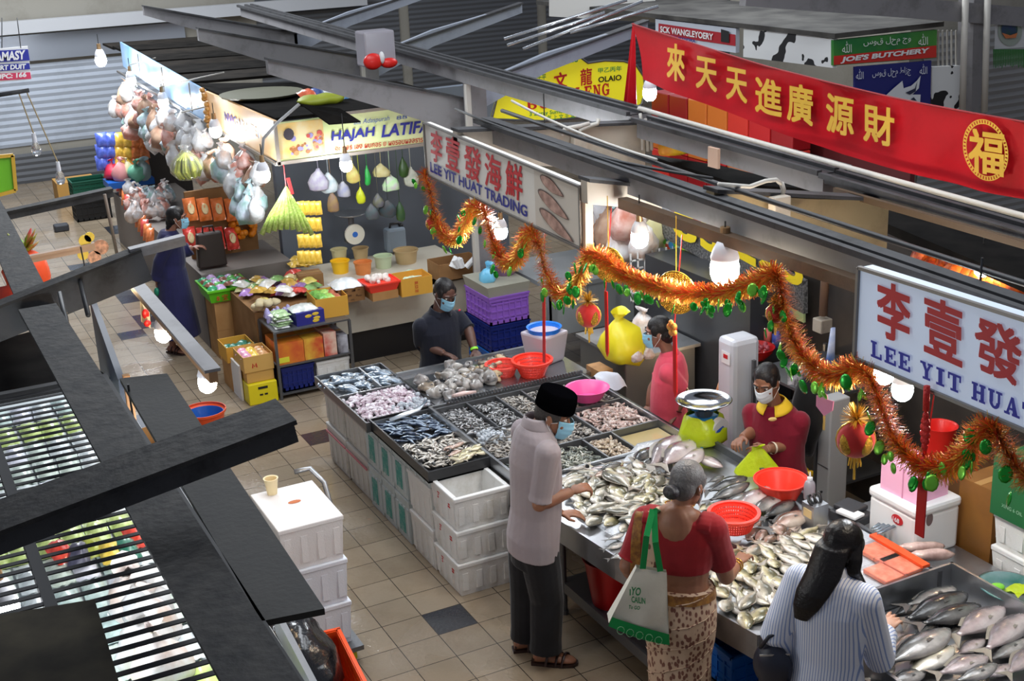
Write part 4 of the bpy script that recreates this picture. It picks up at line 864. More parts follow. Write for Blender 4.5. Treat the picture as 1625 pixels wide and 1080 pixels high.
# weighing scale wrapped in green plastic
ws = T('weighing_scale', 'dial weighing scale with a steel pan wrapped in a lime plastic bag', 'scale', (2.07, -.12, ZT+.0), .12); ws.scale = (1.1, 1.1, 1.15)
b = MB(); b.hexa([(-.11, -.10, 0), (.11, -.10, 0), (.11, .10, 0), (-.11, .10, 0)], [(-.085, -.07, .16), (.085, -.07, .16), (.085, .07, .16), (-.085, .07, .16)]); b.ob('body', flat(srgb(40, 130, 190), .4), ws, local=True, bevel=.015)
b = MB(); b.tube([(.03, -.075, .09), (.035, -.11, .085)], .075, 26); b.ob('dial', flat(srgb(220, 222, 224), .3), ws, local=True)
b = MB(); b.tube([(.035, -.111, .085), (.0352, -.113, .085)], .035, 20); b.ob('dial_disc', flat(srgb(40, 90, 190), .4), ws, local=True)
b = MB(); b.cyl((0, 0, .16), (0, 0, .215), .05, .07); b.ob('pan_support', M_DKSTEEL, ws, local=True)
b = MB(); b.lathe((0, 0, .215), [(.06, 0), (.13, .015), (.165, .04), (.172, .043), (.165, .046), (.13, .021), (.06, .006)], 36, True, True); b.ob('pan', mat('polished_steel', (.62, .63, .65), .12, 1.0), ws, local=True, smooth=True)
M_LIME = mat('lime_plastic_bag', srgb(186, 206, 30), .3, bump=.5, bscale=25)
def crumple(mb, seed, amp, sc):
    for v in mb.v:
        n = noise.noise_vector(v*sc+Vector((seed, 0, 0))); v += n*amp
b = MB(); b.lathe((-.005, 0, 0), [(.125, 0), (.15, .03), (.14, .09), (.115, .15), (.10, .165)], 26, True, False, 1.05, .95); crumple(b, 3, .02, 18)
b.f = [f for f in b.f if not all((b.v[i].y < -.07 and b.v[i].x > -.045 and b.v[i].z > .03) for i in f)]; b.mi = [0]*len(b.f)
b.ob('bag_wrap', M_LIME, ws, local=True, smooth=True)
# knife stand, bottle, receipt printer
ks = T('steel_knife_box', 'square steel utensil box with black tools beside the orange basin', 'box', (1.86, -1.52, ZT), .0)
b = MB(); b.box((0, 0, .09), (.105, .105, .18)); b.ob('body', M_STEEL, ks, local=True)
b = MB(); b.box((-.054, 0, .125), (.002, .07, .05)); b.ob('label_plate', flat(srgb(222, 196, 140), .5), ks, local=True)
b = MB()
for k in range(6): b.tube([(-.04+.016*k, -.03+.01*(k % 3), .17), (-.05+.02*k, .03*(k % 2), .2+.012*(k % 3)), (-.03+.02*k, .03, .215)], .008, 6)
b.ob('black_tools', M_BLACK, ks, local=True, smooth=True)
bo = T('squeeze_bottle', 'clear squeeze bottle with a nozzle standing behind the steel utensil box', 'bottle', (1.95, -1.36, ZT+.11))
b = MB(); b.lathe((0, 0, 0), [(.03, 0), (.034, .01), (.034, .09), (.028, .11), (.014, .125)], 16); b.ob('body', mat('clear_bottle', srgb(210, 206, 214), .2, trans=.6), bo, local=True, smooth=True)
b = MB(); b.lathe((0, 0, .125), [(.016, 0), (.016, .015), (.006, .02), (.003, .05)], 12); b.ob('nozzle', M_WHITE, bo, local=True)
pr = T('receipt_printer', 'black and white receipt printer on the counter left of the foam cooler', 'printer', (2.12, -1.53, ZT), .2)
b = MB(); b.box((0, 0, .03), (.16, .2, .06)); b.box((0.02, .02, .075), (.14, .15, .03)); b.ob('body', flat(srgb(50, 50, 54), .5), pr, local=True, bevel=.01)
b = MB(); b.box((-.05, -.03, .075), (.09, .14, .02)); b.ob('paper_roll', M_WHITE, pr, local=True, bevel=.006)
# right hand back counter with coolers and cartons
bc = T('back_counter', 'stainless side counter behind the large grey fish', 'counter', (2.5, -2.6, 0))
b = MB(); b.bbox((2.17, -4.4, ZT-.06), (2.45, -2.27, ZT-.03)); b.bbox((2.08, -2.27, ZT-.06), (2.45, -1.35, ZT-.03)); b.ob('top', M_STEEL, bc)
b = MB(); b.bbox((2.41, -4.4, .0), (2.45, -1.35, ZT-.06)); b.ob('back_panel', M_DKSTEEL, bc)
zc = ZT-.03
cl = T('foam_cooler', 'white lidded cooler box with a red oval sticker behind the long-haired woman', 'cooler', (2.28, -1.86, zc), .0)
b = MB(); b.box((0, 0, .13), (.33, .36, .26)); b.ob('body', M_WHITE, cl, local=True, bevel=.02)
b = MB(); b.box((0, 0, .285), (.345, .375, .06)); b.ob('lid', M_WHITE, cl, local=True, bevel=.02)
b = MB(); b.add([Vector((-.168, -.05+.045*math.cos(a*PI/9), .2+.03*math.sin(a*PI/9))) for a in range(18)], [tuple(range(18))]); b.ob('red_sticker', M_REDTXT, cl, local=True)
lettering('168', (2.28-.171, -1.88, zc+.185), (0, -1, 0), (0, 0, 1), .05, .028, M_WHITE, cl, bold=.02)
b = MB(); b.add([Vector((-.06+.025*math.cos(a*PI/9), -.1815, .23+.04*math.sin(a*PI/9))) for a in range(18)], [tuple(range(18))]); b.ob('grey_sticker', flat(srgb(110, 90, 90)), cl, local=True)
pk_ = T('pink_box', 'pale pink carton standing on the white cooler', 'box', (2.27, -1.86, zc+.315), .05)
b = MB(); b.box((0, 0, .09), (.24, .27, .18)); b.ob('body', flat(srgb(236, 176, 204), .5), pk_, local=True)
b = MB(); b.box((-.121, -.03, .09), (.002, .008, .18)); b.ob('tape', flat(srgb(200, 130, 160), .4), pk_, local=True)
def carton(name, lab, c, s, m=M_CARD, rz=0.0, open_=True, group=None, cat='carton', flapm=None, fill=None):
    g = T(name, lab, cat, c, rz, group); x, y, h = s; t = .006
    b = MB()
    if open_:
        b.box((0, 0, t/2), (x, y, t)); b.box((0, -y/2, h/2), (x, t, h)); b.box((0, y/2, h/2), (x, t, h)); b.box((-x/2, 0, h/2), (t, y, h)); b.box((x/2, 0, h/2), (t, y, h))
    else: b.box((0, 0, h/2), (x, y, h))
    b.ob('body', m, g, local=True)
    if not open_:
        b = MB(); b.box((0, 0, h+.0008), (x, .045, .0012)); b.ob('tape', flat(srgb(170, 130, 80), .3), g, local=True)
    return g
carton('tall_carton', 'tall brown carton standing beside the white cooler', (2.62, -2.1, 0), (.26, .24, 1.13), mat('amber_card', srgb(140, 92, 34), .6, col2=srgb(116, 74, 26), nscale=3), .05, False)
for k in range(2):
    foam_box('foam_box', 'white foam box at the right edge, %s of the pair under the green carton' % lv[k], 2.46, 2.82, -2.75, -2.26, .64+.2*k, .84+.2*k, lid=True)
b = MB(); b.bbox((2.46, -2.75, .0), (2.8, -2.26, .64)); b.ob('plinth', M_DKSTEEL, at=(2.6, -2.5, 0), label='dark plinth under the white foam boxes at the right edge', cat='plinth')
g = carton('green_carton', 'dark green printed carton on the white foam boxes at the right edge', (2.60, -2.46, 1.042), (.34, .40, .34), mat('green_card', srgb(16, 92, 48), .5), 0, False)
lettering('XING 6 OIL', (2.427, -2.34, 1.11), (0, -1, 0), (0, 0, 1), .14, .02, flat(srgb(150, 190, 160)), g)
# salmon slabs, squid bags and paddle on ice beside the steel divider
b = MB(); b.bbox((1.45, -2.25, ZT), (2.03, -1.72, ZT+.05)); b.ob('ice_bed', M_ICE, at=(1.75, -2, ZT), label='bed of crushed ice under the salmon packs', cat='ice', kind='stuff')
M_SALMON = mat('salmon_flesh', srgb(244, 118, 84), .3, col2=srgb(250, 150, 118), nscale=30, coat=.6)
for k, (px, py_, rz, s) in enumerate([(1395, 880, .35, (.14, .2)), (1428, 898, .35, (.13, .2)), (1402, 912, .35, (.13, .17)), (1450, 835, .5, (.16, .16))]):
    p = P(px, py_, z=ZT+.06); o = T('salmon_pack', ['back', 'right', 'front', 'upper'][k]+' pack of orange salmon fillet under clear film on the ice', 'fish pack', (p.x, p.y, ZT+.055), rz-.3)
    b = MB(); b.box((0, 0, .012), (s[0], s[1], .024)); b.ob('fillet', M_SALMON, o, local=True, bevel=.006)
    b = MB(); b.box((0, 0, .013), (s[0]+.03, s[1]+.03, .028)); b.ob('film', mat('clear_film', (.95, .95, .95), .05, trans=.95, alpha=.25), o, local=True)
b = MB(); b.beam(P(1385, 848, z=ZT+.09), P(1470, 898, z=ZT+.09), .05, .016); b.ob('orange_paddle', M_ORANGE, at=P(1430, 872, z=ZT+.09), label='orange plastic board lying between the salmon and the squid bag', cat='board')
for k, (px, py_) in enumerate([(1462, 868), (1478, 880)]):
    p = P(px, py_, z=ZT+.07); b = MB(); b.sph((0, 0, 0), (.13, .035, .03), 12, 8); crumple(b, k, .01, 20)
    o = b.ob('squid_bag', mat('pale_squid', srgb(216, 186, 176), .2, col2=srgb(150, 120, 112), nscale=10, coat=.5), local=True, smooth=True, label=['upper', 'lower'][k]+' clear bag of pale squid at the end of the orange board', cat='bag'); o.location = p; o.rotation_euler = (0, 0, -.5)
for k in range(4):
    a, c = P(1383+k*3, 838+k*3, z=ZT+.08+.01*k), P(1428+k*2, 812+k*5, z=ZT+.1+.01*k)
    b = MB(); b.tube([a, a.lerp(c, .3), a.lerp(c, .7), c], [.004, .014, .012, .004], 8, sq=.4); b.ob('ribbon_fish', mat('ribbon_fish_skin', srgb(120, 130, 140), .2, .6), at=a, smooth=True, label='slender grey ribbon fish in front of the white cooler', cat='fish', group='ribbon fish by the cooler')
# oval enamel dish with lime slices
ds = T('enamel_dish', 'large oval green enamel dish with lime plastic on the side counter', 'dish', P(1604, 940, z=zc+.01), .0)
ds.location = P(1604, 940, z=zc+.02)
b = MB(); b.lathe((0, 0, 0), [(.12, 0), (.17, .03), (.19, .034), (.17, .036), (.12, .008)], 36, True, True, .82, .95); b.ob('dish', mat('teal_enamel', srgb(6, 96, 88), .2, col2=srgb(120, 150, 154), nscale=4, coat=1), ds, local=True, smooth=True); 
b = MB(); b.sph((-.07, .03, .04), (.045, .035, .015), 12, 6); b.ob('lime_slice', flat(srgb(130, 210, 60), .3), ds, local=True, smooth=True)
b = MB(); b.grid(lambda u, v: Vector((-.06+.2*u, -.1+.12*v*(1-.6*u), .035+.02*math.sin(u*7+v*5))), 8, 5); b.ob('lime_bag', M_LIME, ds, local=True, smooth=True)
# ---------------------------------------------------------------- fish
RF = random.Random(21)
def fish_mat(name, back, side, belly, hm, rough=.24, spot=0.0, metal=.15):
    m = mat(name, side, rough, metal, coat=.5, spec=.6); N, L, b = nodes(m)
    tc = N.new('ShaderNodeTexCoord'); sp = N.new('ShaderNodeSeparateXYZ'); L.new(tc.outputs['Object'], sp.inputs[0])
    nz = N.new('ShaderNodeTexNoise'); nz.inputs['Scale'].default_value = 22; nz.inputs['Detail'].default_value = 4; L.new(tc.outputs['Object'], nz.inputs['Vector'])
    mr = N.new('ShaderNodeMapRange'); mr.inputs[1].default_value = -hm; mr.inputs[2].default_value = hm; L.new(sp.outputs['Y'], mr.inputs[0])
    ad = N.new('ShaderNodeMath'); ad.operation = 'MULTIPLY_ADD'; ad.inputs[1].default_value = .5; L.new(nz.outputs['Fac'], ad.inputs[0]); L.new(mr.outputs[0], ad.inputs[2])
    r = N.new('ShaderNodeValToRGB'); e = r.color_ramp.elements; e[0].position = .42; e[0].color = (*belly, 1); e[1].position = 1.0; e[1].color = (*back, 1); k = e.new(.72); k.color = (*side, 1)
    L.new(ad.outputs[0], r.inputs[0]); L.new(r.outputs[0], b.inputs['Base Color'])
    vo = N.new('ShaderNodeTexVoronoi'); vo.inputs['Scale'].default_value = 120; L.new(tc.outputs['Object'], vo.inputs['Vector'])
    bp = N.new('ShaderNodeBump'); bp.inputs['Strength'].default_value = .22; bp.inputs['Distance'].default_value = .003; L.new(vo.outputs['Distance'], bp.inputs['Height']); L.new(bp.outputs[0], b.inputs['Normal'])
    return m
PROF = [(0, .06), (.04, .26), (.11, .5), (.22, .77), (.36, .97), (.5, 1.0), (.65, .83), (.8, .5), (.92, .24), (1.0, .18)]
M_EYEW = mat('fish_eye', srgb(200, 196, 180), .15, coat=1); M_EYEB = mat('fish_pupil', (.01, .01, .01), .1, coat=1)
def fish_proto(name, L, H, W, m, finm, lab, bend=.0, fork=1.0, segs=10, parts=True, group=None, cat='fish', prof=PROF, lowres=False):
    b = MB(); rings = []
    pr = prof if not lowres else prof[::2]+prof[-1:]
    for t, h in pr:
        x = L*(.5-.82*t); hh = H/2*h; ww = W/2*(h**.8)*(1 if t < .8 else .7); by = bend*L*(t-.4)**2*1.6
        rings.append([Vector((x, by+math.cos(2*PI*j/segs)*hh + H*.06*math.sin(PI*t), W*.5+math.sin(2*PI*j/segs)*ww - abs(bend)*0)) for j in range(segs)])
    b.loft(rings)
    def tail(mb):
        x0 = L*(.5-.81); by = bend*L*.36*1.6; z = W*.5
        mb.add([(x0, by+H*.1, z), (x0, by-H*.1, z), (x0-L*.19, by-H*.42, z-.004), (x0-L*(.19-.09*fork), by, z), (x0-L*.19, by+H*.42, z+.004)], [(0, 1, 2, 3), (0, 3, 4)])
        mb.add([(x0, by+H*.1, z+.002), (x0, by-H*.1, z+.002), (x0-L*.19, by-H*.42, z-.001), (x0-L*(.19-.09*fork), by, z+.002), (x0-L*.19, by+H*.42, z+.006)], [(0, 1, 2, 3), (0, 3, 4)])
    if not parts:
        b.m(1); tail(b); o = b.ob(name, [m, finm], local=True, smooth=True); tag(o, lab, cat, group); return o
    o = b.ob(name, [m], local=True, smooth=True); tag(o, lab, cat, group)
    q = MB(); tail(q); q.ob('tail_fin', finm, o, local=True)
    q = MB()
    ys = [(t, H/2*h+H*.06*math.sin(PI*t)+bend*L*(t-.4)**2*1.6) for t, h in prof if .2 < t < .86]
    q.add([(L*(.5-.82*t), y-.004, W*.5+.001) for t, y in ys]+[(L*(.5-.82*t)-L*.03, y+H*(.1 if i in (1, 2) else .05), W*.5+.003) for i, (t, y) in enumerate(ys)], [(i, i+1, len(ys)+i+1, len(ys)+i) for i in range(len(ys)-1)]); q.ob('dorsal_fin', finm, o, local=True)
    q = MB(); q.add([(L*.21, -H*.06, W*.93), (L*.2, -H*.16, W*.9), (L*.08, -H*.2, W*.98), (L*.1, -H*.1, W*1.02)], [(0, 1, 2, 3)]); q.ob('pectoral_fin', finm, o, local=True)
    q = MB(); er = H*.055
    q.sph((L*.425, H*.1, W*.70), (er, er, er*.6), 10, 6); q.m(1); q.sph((L*.425, H*.1, W*.70+er*.35), (er*.6, er*.6, er*.4), 8, 5); q.ob('eye', [M_EYEW, M_EYEB], o, local=True, smooth=True)
    return o
_used = set()
def put(proto, loc, rz, s=1.0, tilt=(0, 0), label=None, group=None):
    if proto.name not in _used: _used.add(proto.name); o = proto
    else: o = dup(proto)
    o.location = loc; o.rotation_euler = (tilt[0], tilt[1], rz); o.scale = (s, s, s)
    if label: o['label'] = label
    if group: o['group'] = group
    elif 'group' in o and label: del o['group']
    return o
def put_px(proto, L, hd, tl, z, **k):
    a, c = P(*hd, z=z), P(*tl, z=z); d = a-c
    return put(proto, (a+c)/2 + Vector((0, 0, -.0)), math.atan2(d.y, d.x), d.length/L, **k)
FINM = mat('grey_fin', srgb(86, 84, 82), .35); FINP = mat('pale_fin', srgb(150, 142, 130), .35)
MG = fish_mat('grey_fish_skin', srgb(54, 56, 58), srgb(128, 126, 122), srgb(206, 200, 194), .06)
MD = fish_mat('dark_fish_skin', srgb(26, 28, 30), srgb(58, 58, 58), srgb(130, 128, 124), .05)
MPK = fish_mat('pinkish_fish_skin', srgb(112, 104, 106), srgb(190, 172, 170), srgb(228, 218, 214), .05)
MW = fish_mat('white_yellow_fish_skin', srgb(104, 102, 90), srgb(196, 188, 168), srgb(232, 226, 216), .04)
MY = fish_mat('olive_fish_skin', srgb(96, 92, 66), srgb(190, 180, 140), srgb(230, 222, 204), .04)
MBR = fish_mat('brownish_fish_skin', srgb(96, 78, 66), srgb(168, 136, 120), srgb(206, 190, 176), .045)
MS = fish_mat('silver_fish_skin', srgb(120, 136, 152), srgb(206, 216, 226), srgb(240, 244, 248), .035, .2, metal=.35)
MSD = fish_mat('sardine_skin', srgb(40, 56, 80), srgb(160, 178, 198), srgb(236, 240, 244), .018, .2, metal=.4)
pG = fish_proto('grey_fish', .36, .112, .06, MG, FINM, 'x', bend=.10)
pD = fish_proto('dark_fish', .32, .095, .06, MD, FINM, 'x', bend=.06)
pK = fish_proto('pinkish_fish', .34, .108, .055, MPK, FINP, 'x', bend=.05)
pW = fish_proto('white_fish', .23, .088, .034, MW, FINP, 'x', bend=.06)
pY = fish_proto('olive_fish', .21, .09, .034, MY, FINP, 'x', bend=.0)
pB = fish_proto('brown_fish', .22, .08, .045, MBR, FINM, 'x', bend=.05)
PR_ = {'g': (pG, .36), 'd': (pD, .32), 'k': (pK, .34), 'w': (pW, .23), 'y': (pY, .21), 'b': (pB, .22)}
ZB = ZT-.03
big = [('g', (1520, 941), (1430, 980), .03, 'big grey arched fish topmost on the lower right counter beside the long-haired woman'),
       ('d', (1536, 956), (1421, 1008), .01, 'dark scaly fish just below the topmost grey fish'), ('d', (1558, 971), (1448, 1014), .02, 'dark glossy fish, third from the steel divider'),
       ('k', (1594, 974), (1506, 1031), .03, 'pinkish white fish lying beside the third dark fish'), ('k', (1628, 988), (1558, 1052), .04, 'pinkish white fish at the right edge with its head cut by the frame'),
       ('g', (1512, 1014), (1396, 1080), .04, 'largest grey fish in the middle of the lower right counter'), ('b', (1456, 1014), (1414, 1034), .02, 'small reddish brown fish beside the striped sleeve'),
       ('k', (1428, 1040), (1370, 1062), .0, 'pale fish half covered below the striped cuff'), ('w', (1515, 1038), (1432, 1084), .03, 'yellowish white fish under the largest grey fish'),
       ('k', (1568, 1049), (1476, 1086), .05, 'long pink fish near the bottom edge'), ('k', (1563, 1019), (1512, 1050), .0, 'pale pink fish wedged between the grey and the pinkish white fish'),
       ('g', (1632, 1022), (1566, 1064), .02, 'grey fish under the pinkish one at the right edge'), ('g', (1584, 1064), (1508, 1094), .05, 'grey fish at the bottom edge below the long pink fish'),
       ('k', (1648, 1036), (1594, 1084), .04, 'pale fish in the lower right corner'), ('g', (1640, 1000), (1600, 1030), -.01, 'grey fish deep in the pile at the right edge'),
       ('w', (1420, 1060), (1372, 1090), .01, 'pale fish at the bottom edge beside the dark skirt'), ('k', (1450, 1030), (1400, 1050), -.01, 'pale fish under the small reddish brown fish'),
       ('d', (1470, 962), (1410, 990), -.02, 'dark fish under the hand of the long-haired woman'), ('g', (1490, 1000), (1440, 1030), -.02, 'grey fish under the third dark fish'), ('g', (1545, 995), (1490, 1020), -.02, 'grey fish showing between the dark fish and the pinkish ones'),
       ('k', (1610, 1060), (1560, 1084), .01, 'pale fish deep at the bottom right'), ('g', (1470, 1068), (1400, 1100), .02, 'grey fish cut by the bottom edge left of the long pink one'), ('d', (1618, 960), (1570, 990), -.03, 'dark fish under the pinkish white fish by the rim')]
for k, hd, tl, dz, lab in big:
    p, L = PR_[k]; put_px(p, L, hd, tl, ZB-.06+dz+.01, label=lab, tilt=(RF.uniform(-.12, .12), RF.uniform(-.08, .08)))
mid = [('d', (1035, 716), (1003, 748), .03, 'black fish, upper of the pair on the ice behind the white heap'), ('d', (1044, 728), (1012, 758), .02, 'black fish, lower of the pair on the ice behind the white heap'),
       ('k', (1078, 704), (1028, 756), .04, 'long pale fish right of the black pair'), ('k', (1100, 706), (1046, 762), .06, 'long pale mauve fish in the middle of the leaning row behind the grey hair'), ('k', (1116, 722), (1064, 766), .05, 'long pale fish nearest the grey hair in the leaning row'),
       ('k', (1146, 748), (1090, 722), .03, 'flat white-bellied fish below the weighing scale'), ('d', (1186, 766), (1112, 792), .04, 'black scaly fish right of the grey hair'), ('d', (1192, 778), (1116, 806), .05, 'black glossy fish, lower of the pair right of the grey hair'),
       ('g', (1200, 786), (1140, 832), .03, 'grey fish between the black pair and the coral colander'), ('k', (1222, 782), (1160, 826), .04, 'pale mauve fish above the coral colander'), ('g', (1240, 790), (1190, 834), .03, 'grey fish right of the pale mauve one by the basin'),
       ('d', (1262, 802), (1206, 836), .03, 'dark brown fish in front of the orange basin'), ('b', (1284, 822), (1212, 856), .04, 'reddish scaly fish left of the steel utensil box'), ('b', (1272, 838), (1226, 862), .02, 'reddish fish under the scaly one by the utensil box'),
       ('y', (1136, 800), (1104, 818), .03, 'golden fish beside the gold necklace'), ('y', (1140, 812), (1106, 828), .02, 'pale golden fish under the golden one by the necklace'), ('d', (1150, 760), (1118, 770), .02, 'small dark fish at the edge of the ice right of the grey hair'),
       ('g', (930, 742), (893, 752), .05, 'slim grey fish on top of the far corner of the heap beside the grey-shirted man'), ('g', (934, 756), (896, 764), .04, 'slim grey fish above the hand of the grey-shirted man'), ('d', (986, 738), (946, 752), .07, 'dark tailed fish on top of the white heap'),
       ('k', (968, 744), (920, 756), .05, 'pale long fish on top of the white heap beside the dark tail'), ('b', (974, 752), (928, 766), .06, 'brownish fish lying across the top of the white heap'),
       ('w', (958, 752), (1012, 786), .08, 'curved white fish lying on top of the heap'), ('g', (990, 864), (955, 878), .01, 'grey fish at the front edge left of the sari border'), ('g', (992, 850), (958, 862), .02, 'grey fish above it at the front edge left of the sari border'), ('g', (1000, 880), (962, 892), .01, 'third grey fish at the front edge beside the sari border')]
for k, hd, tl, dz, lab in mid:
    p, L = PR_[k]; put_px(p, L, hd, tl, ZT+dz-.01, label=lab, tilt=(RF.uniform(-.15, .15), RF.uniform(-.1, .1)))
def inpoly(x, y, poly):
    c = False; j = len(poly)-1
    for i in range(len(poly)):
        if (poly[i][1] > y) != (poly[j][1] > y) and x < (poly[j][0]-poly[i][0])*(y-poly[i][1])/(poly[j][1]-poly[i][1])+poly[i][0]: c = not c
        j = i
    return c
def heap(poly, kinds, spacing, z0, dome, ang, spread, group, label, layers=1, smin=.9, smax=1.15, cxy=None):
    W = [P(*q, z=ZT) for q in poly]; W = [(q.x, q.y) for q in W]
    x0, x1 = min(q[0] for q in W), max(q[0] for q in W); y0, y1 = min(q[1] for q in W), max(q[1] for q in W)
    cx, cy = (x0+x1)/2, (y0+y1)/2; n = 0
    for l in range(layers):
        sp = spacing*(1+.12*l); y = y0+sp*.3*l
        while y < y1:
            x = x0+RF.uniform(0, sp)
            while x < x1:
                px, py_ = x+RF.uniform(-.3, .3)*sp, y+RF.uniform(-.3, .3)*sp
                f = max(0, 1-max(abs(px-cx)/(x1-x0)*2, abs(py_-cy)/(y1-y0)*2))
                if inpoly(px, py_, W) and not (l and f < .25):
                    k = RF.choice(kinds); p, L = PR_[k]
                    put(p, (px, py_, z0+dome*min(1, f*1.6)+.028*l+RF.uniform(0, .012)), ang+RF.gauss(0, spread), RF.uniform(smin, smax), (RF.uniform(-.25, .25), RF.uniform(-.2, .2)), label, group); n += 1
                x += sp
            y += sp*.8
    return n
heap([(905, 762), (940, 745), (1010, 748), (1060, 765), (1085, 800), (1075, 850), (1010, 850), (985, 838), (960, 838), (925, 815), (900, 795)], 'wwwyw', .098, ZT-.005, .03, -2.3, .7, 'white fish heaped at the left of the front counter', 'white bellied fish heaped between the grey-shirted man and the grey-haired woman', layers=2)
heap([(1175, 868), (1250, 858), (1300, 835), (1345, 850), (1330, 900), (1262, 925), (1232, 978), (1195, 992), (1150, 972), (1118, 945), (1120, 905)], 'yywyw', .098, ZT-.005, .02, -1.9, .5, 'yellowish fish heaped right of the sari', 'yellowish white fish heaped between the sari and the striped blouse', layers=2)
heap([(1190, 845), (1215, 850), (1260, 850), (1240, 875), (1195, 868)], 'b', .09, ZT+.01, .02, -2.5, .4, 'reddish fish by the colander', 'small reddish fish beside the coral colander')
# crushed ice under the fish
def icebed(poly, lab, h=.02, n=14):
    W = [P(*q, z=ZT) for q in poly]; c = sum(W, Vector())/len(W); b = MB()
    for k in range(n):
        t = k/(n-1)
    rings = [[c.lerp(w, f)+Vector((0, 0, hh)) for w in W] for f, hh in ((1.0, .001), (.96, h*.6), (.75, h), (.4, h*1.1), (.02, h*1.15))]
    b.loft(rings, False); o = b.ob('ice_bed', M_ICE, at=c, smooth=True, label=lab, cat='ice', kind='stuff'); return o
icebed([(985, 735), (1010, 705), (1080, 690), (1110, 712), (1090, 740), (1010, 760)], 'crushed ice behind the white heap of fish')
icebed([(895, 760), (1090, 760), (1085, 850), (990, 862), (915, 815)], 'crushed ice under the white heap of fish', .03)
icebed([(1120, 930), (1250, 850), (1345, 850), (1300, 910), (1220, 990)], 'crushed ice under the yellowish fish', .02)
# silver fish in the far tray, sardines and small fish in the black tray
pS = fish_proto('silver_fish', .17, .06, .035, MS, FINM, 'x', parts=True, bend=.05)
PR_['s'] = (pS, .17)
def fill(p, x0, x1, y0, y1, z, n, ang, spread, smin, smax, lab, group, dome=.03):
    for k in range(n):
        x, y = RF.uniform(x0, x1), RF.uniform(y0, y1); f = max(0, 1-max(abs(x-(x0+x1)/2)/(x1-x0)*2, abs(y-(y0+y1)/2)/(y1-y0)*2))
        put(p, (x, y, z+dome*f+RF.uniform(0, .02)), ang+RF.gauss(0, spread), RF.uniform(smin, smax), (RF.uniform(-.3, .3), RF.uniform(-.2, .2)), lab, group)
fill(pS, .29, .57, 2.10, 2.5, ZT-.06, 42, 2.6, .7, .8, 1.1, 'pale silver fish in the far left compartment of the grey tray', 'silver fish in the far left tray compartment')
fill(pS, .64, .78, 2.10, 2.5, ZT-.05, 24, 2.3, .4, .9, 1.1, 'pale silver fish in the narrow far compartment of the grey tray', 'silver fish in the narrow far tray compartment')
pSa = fish_proto('sardine', .125, .03, .022, MSD, FINM, 'x', parts=False, bend=.03)
fill(pSa, .33, .72, 1.0, 1.4, ZT-.055, 95, 2.6, .5, .85, 1.15, 'dark backed silver sardine in the far half of the black tray', 'sardines in the far half of the black tray', .04)
MSM = fish_mat('small_fish_skin', srgb(110, 104, 96), srgb(186, 178, 166), srgb(226, 222, 214), .014, metal=.25)
pSm = fish_proto('small_fish', .085, .022, .015, MSM, FINM, 'x', parts=False, segs=8)
fill(pSm, .32, .73, .55, .98, ZT-.055, 190, .6, 1.2, .8, 1.3, 'tiny silver fish heaped in the near half of the black tray', 'tiny silver fish in the black tray', .045)
pMe = fish_proto('medium_fish', .13, .045, .025, MY, FINP, 'x', parts=False); pMb = fish_proto('tawny_fish', .13, .045, .025, MBR, FINM, 'x', parts=False)
fill(pMe, .45, .72, .45, .6, ZT-.02, 16, .3, .5, .9, 1.2, 'pale yellow fish at the near end of the black tray', 'pale yellow fish at the near end of the black tray', .02)
fill(pMb, .5, .62, .55, .68, ZT+.0, 5, .2, .3, .9, 1.1, 'tawny fish lying on the tiny silver fish in the black tray', 'tawny fish in the black tray', .02)
b = MB(); b.tube([(.40, 1.38, ZT+.0), (.52, 1.36, ZT+.03), (.62, 1.36, ZT+.04), (.72, 1.43, ZT+.07)], [.02, .026, .018, .006], 10, sq=.6)
b.ob('long_silver_fish', MS, at=(.55, 1.37, ZT), smooth=True, label='longer silver fish bent along the far rim of the black tray', cat='fish')
# prawns, squid and shellfish: heaps nobody could count
def shrimps(name, lab, x0, x1, y0, y1, z, n, cols, L=.05, r=.006, dome=.02, curl=1.4, bed=None):
    b = MB()
    b.m(len(cols)); b.add([(x0, y0, z-.02), (x1, y0, z-.02), (x1, y1, z-.02), (x0, y1, z-.02)], [(0, 1, 2, 3)])
    for k in range(n):
        b.m(RF.randrange(len(cols))); x, y = RF.uniform(x0+.015, x1-.015), RF.uniform(y0+.015, y1-.015)
        f = max(0, 1-max(abs(x-(x0+x1)/2)/(x1-x0)*2, abs(y-(y0+y1)/2)/(y1-y0)*2)); zz = z-.02+dome*f+RF.uniform(0, .018); a = RF.uniform(0, 2*PI); l = L*RF.uniform(.7, 1.3); c = RF.uniform(-curl, curl)
        pts = []; px, py_ = x, y
        for q in range(4):
            pts.append((min(max(px, x0+.004), x1-.004), min(max(py_, y0+.004), y1-.004), zz+RF.uniform(-.004, .006))); px += math.cos(a)*l/3; py_ += math.sin(a)*l/3; a += c/3
        b.tube(pts, [r*.6, r*1.2, r, r*.3], 5)
    b.ob(name, list(cols)+[bed or flat(srgb(60, 58, 56), .3)], at=((x0+x1)/2, (y0+y1)/2, z), smooth=True, label=lab, cat='seafood', kind='stuff')
def pal(*cs): return [mat('seafood_shell', srgb(*c), .25, coat=.5) for c in cs]
PG = pal((150, 142, 132), (100, 96, 92), (190, 184, 176)); PD = pal((70, 70, 72), (104, 104, 104), (180, 180, 182)); PPk = pal((190, 160, 150), (150, 128, 120), (206, 190, 182)); PT = pal((184, 164, 140), (206, 192, 172), (140, 122, 104))
shrimps('prawn_heap', 'dark prawns in the back row tray nearest the cut fish', .76, .99, .83, 1.34, ZT-.01, 260, PD)
shrimps('prawn_heap', 'dark grey prawns in the second back row tray', 1.02, 1.23, .83, 1.34, ZT-.01, 260, PD)
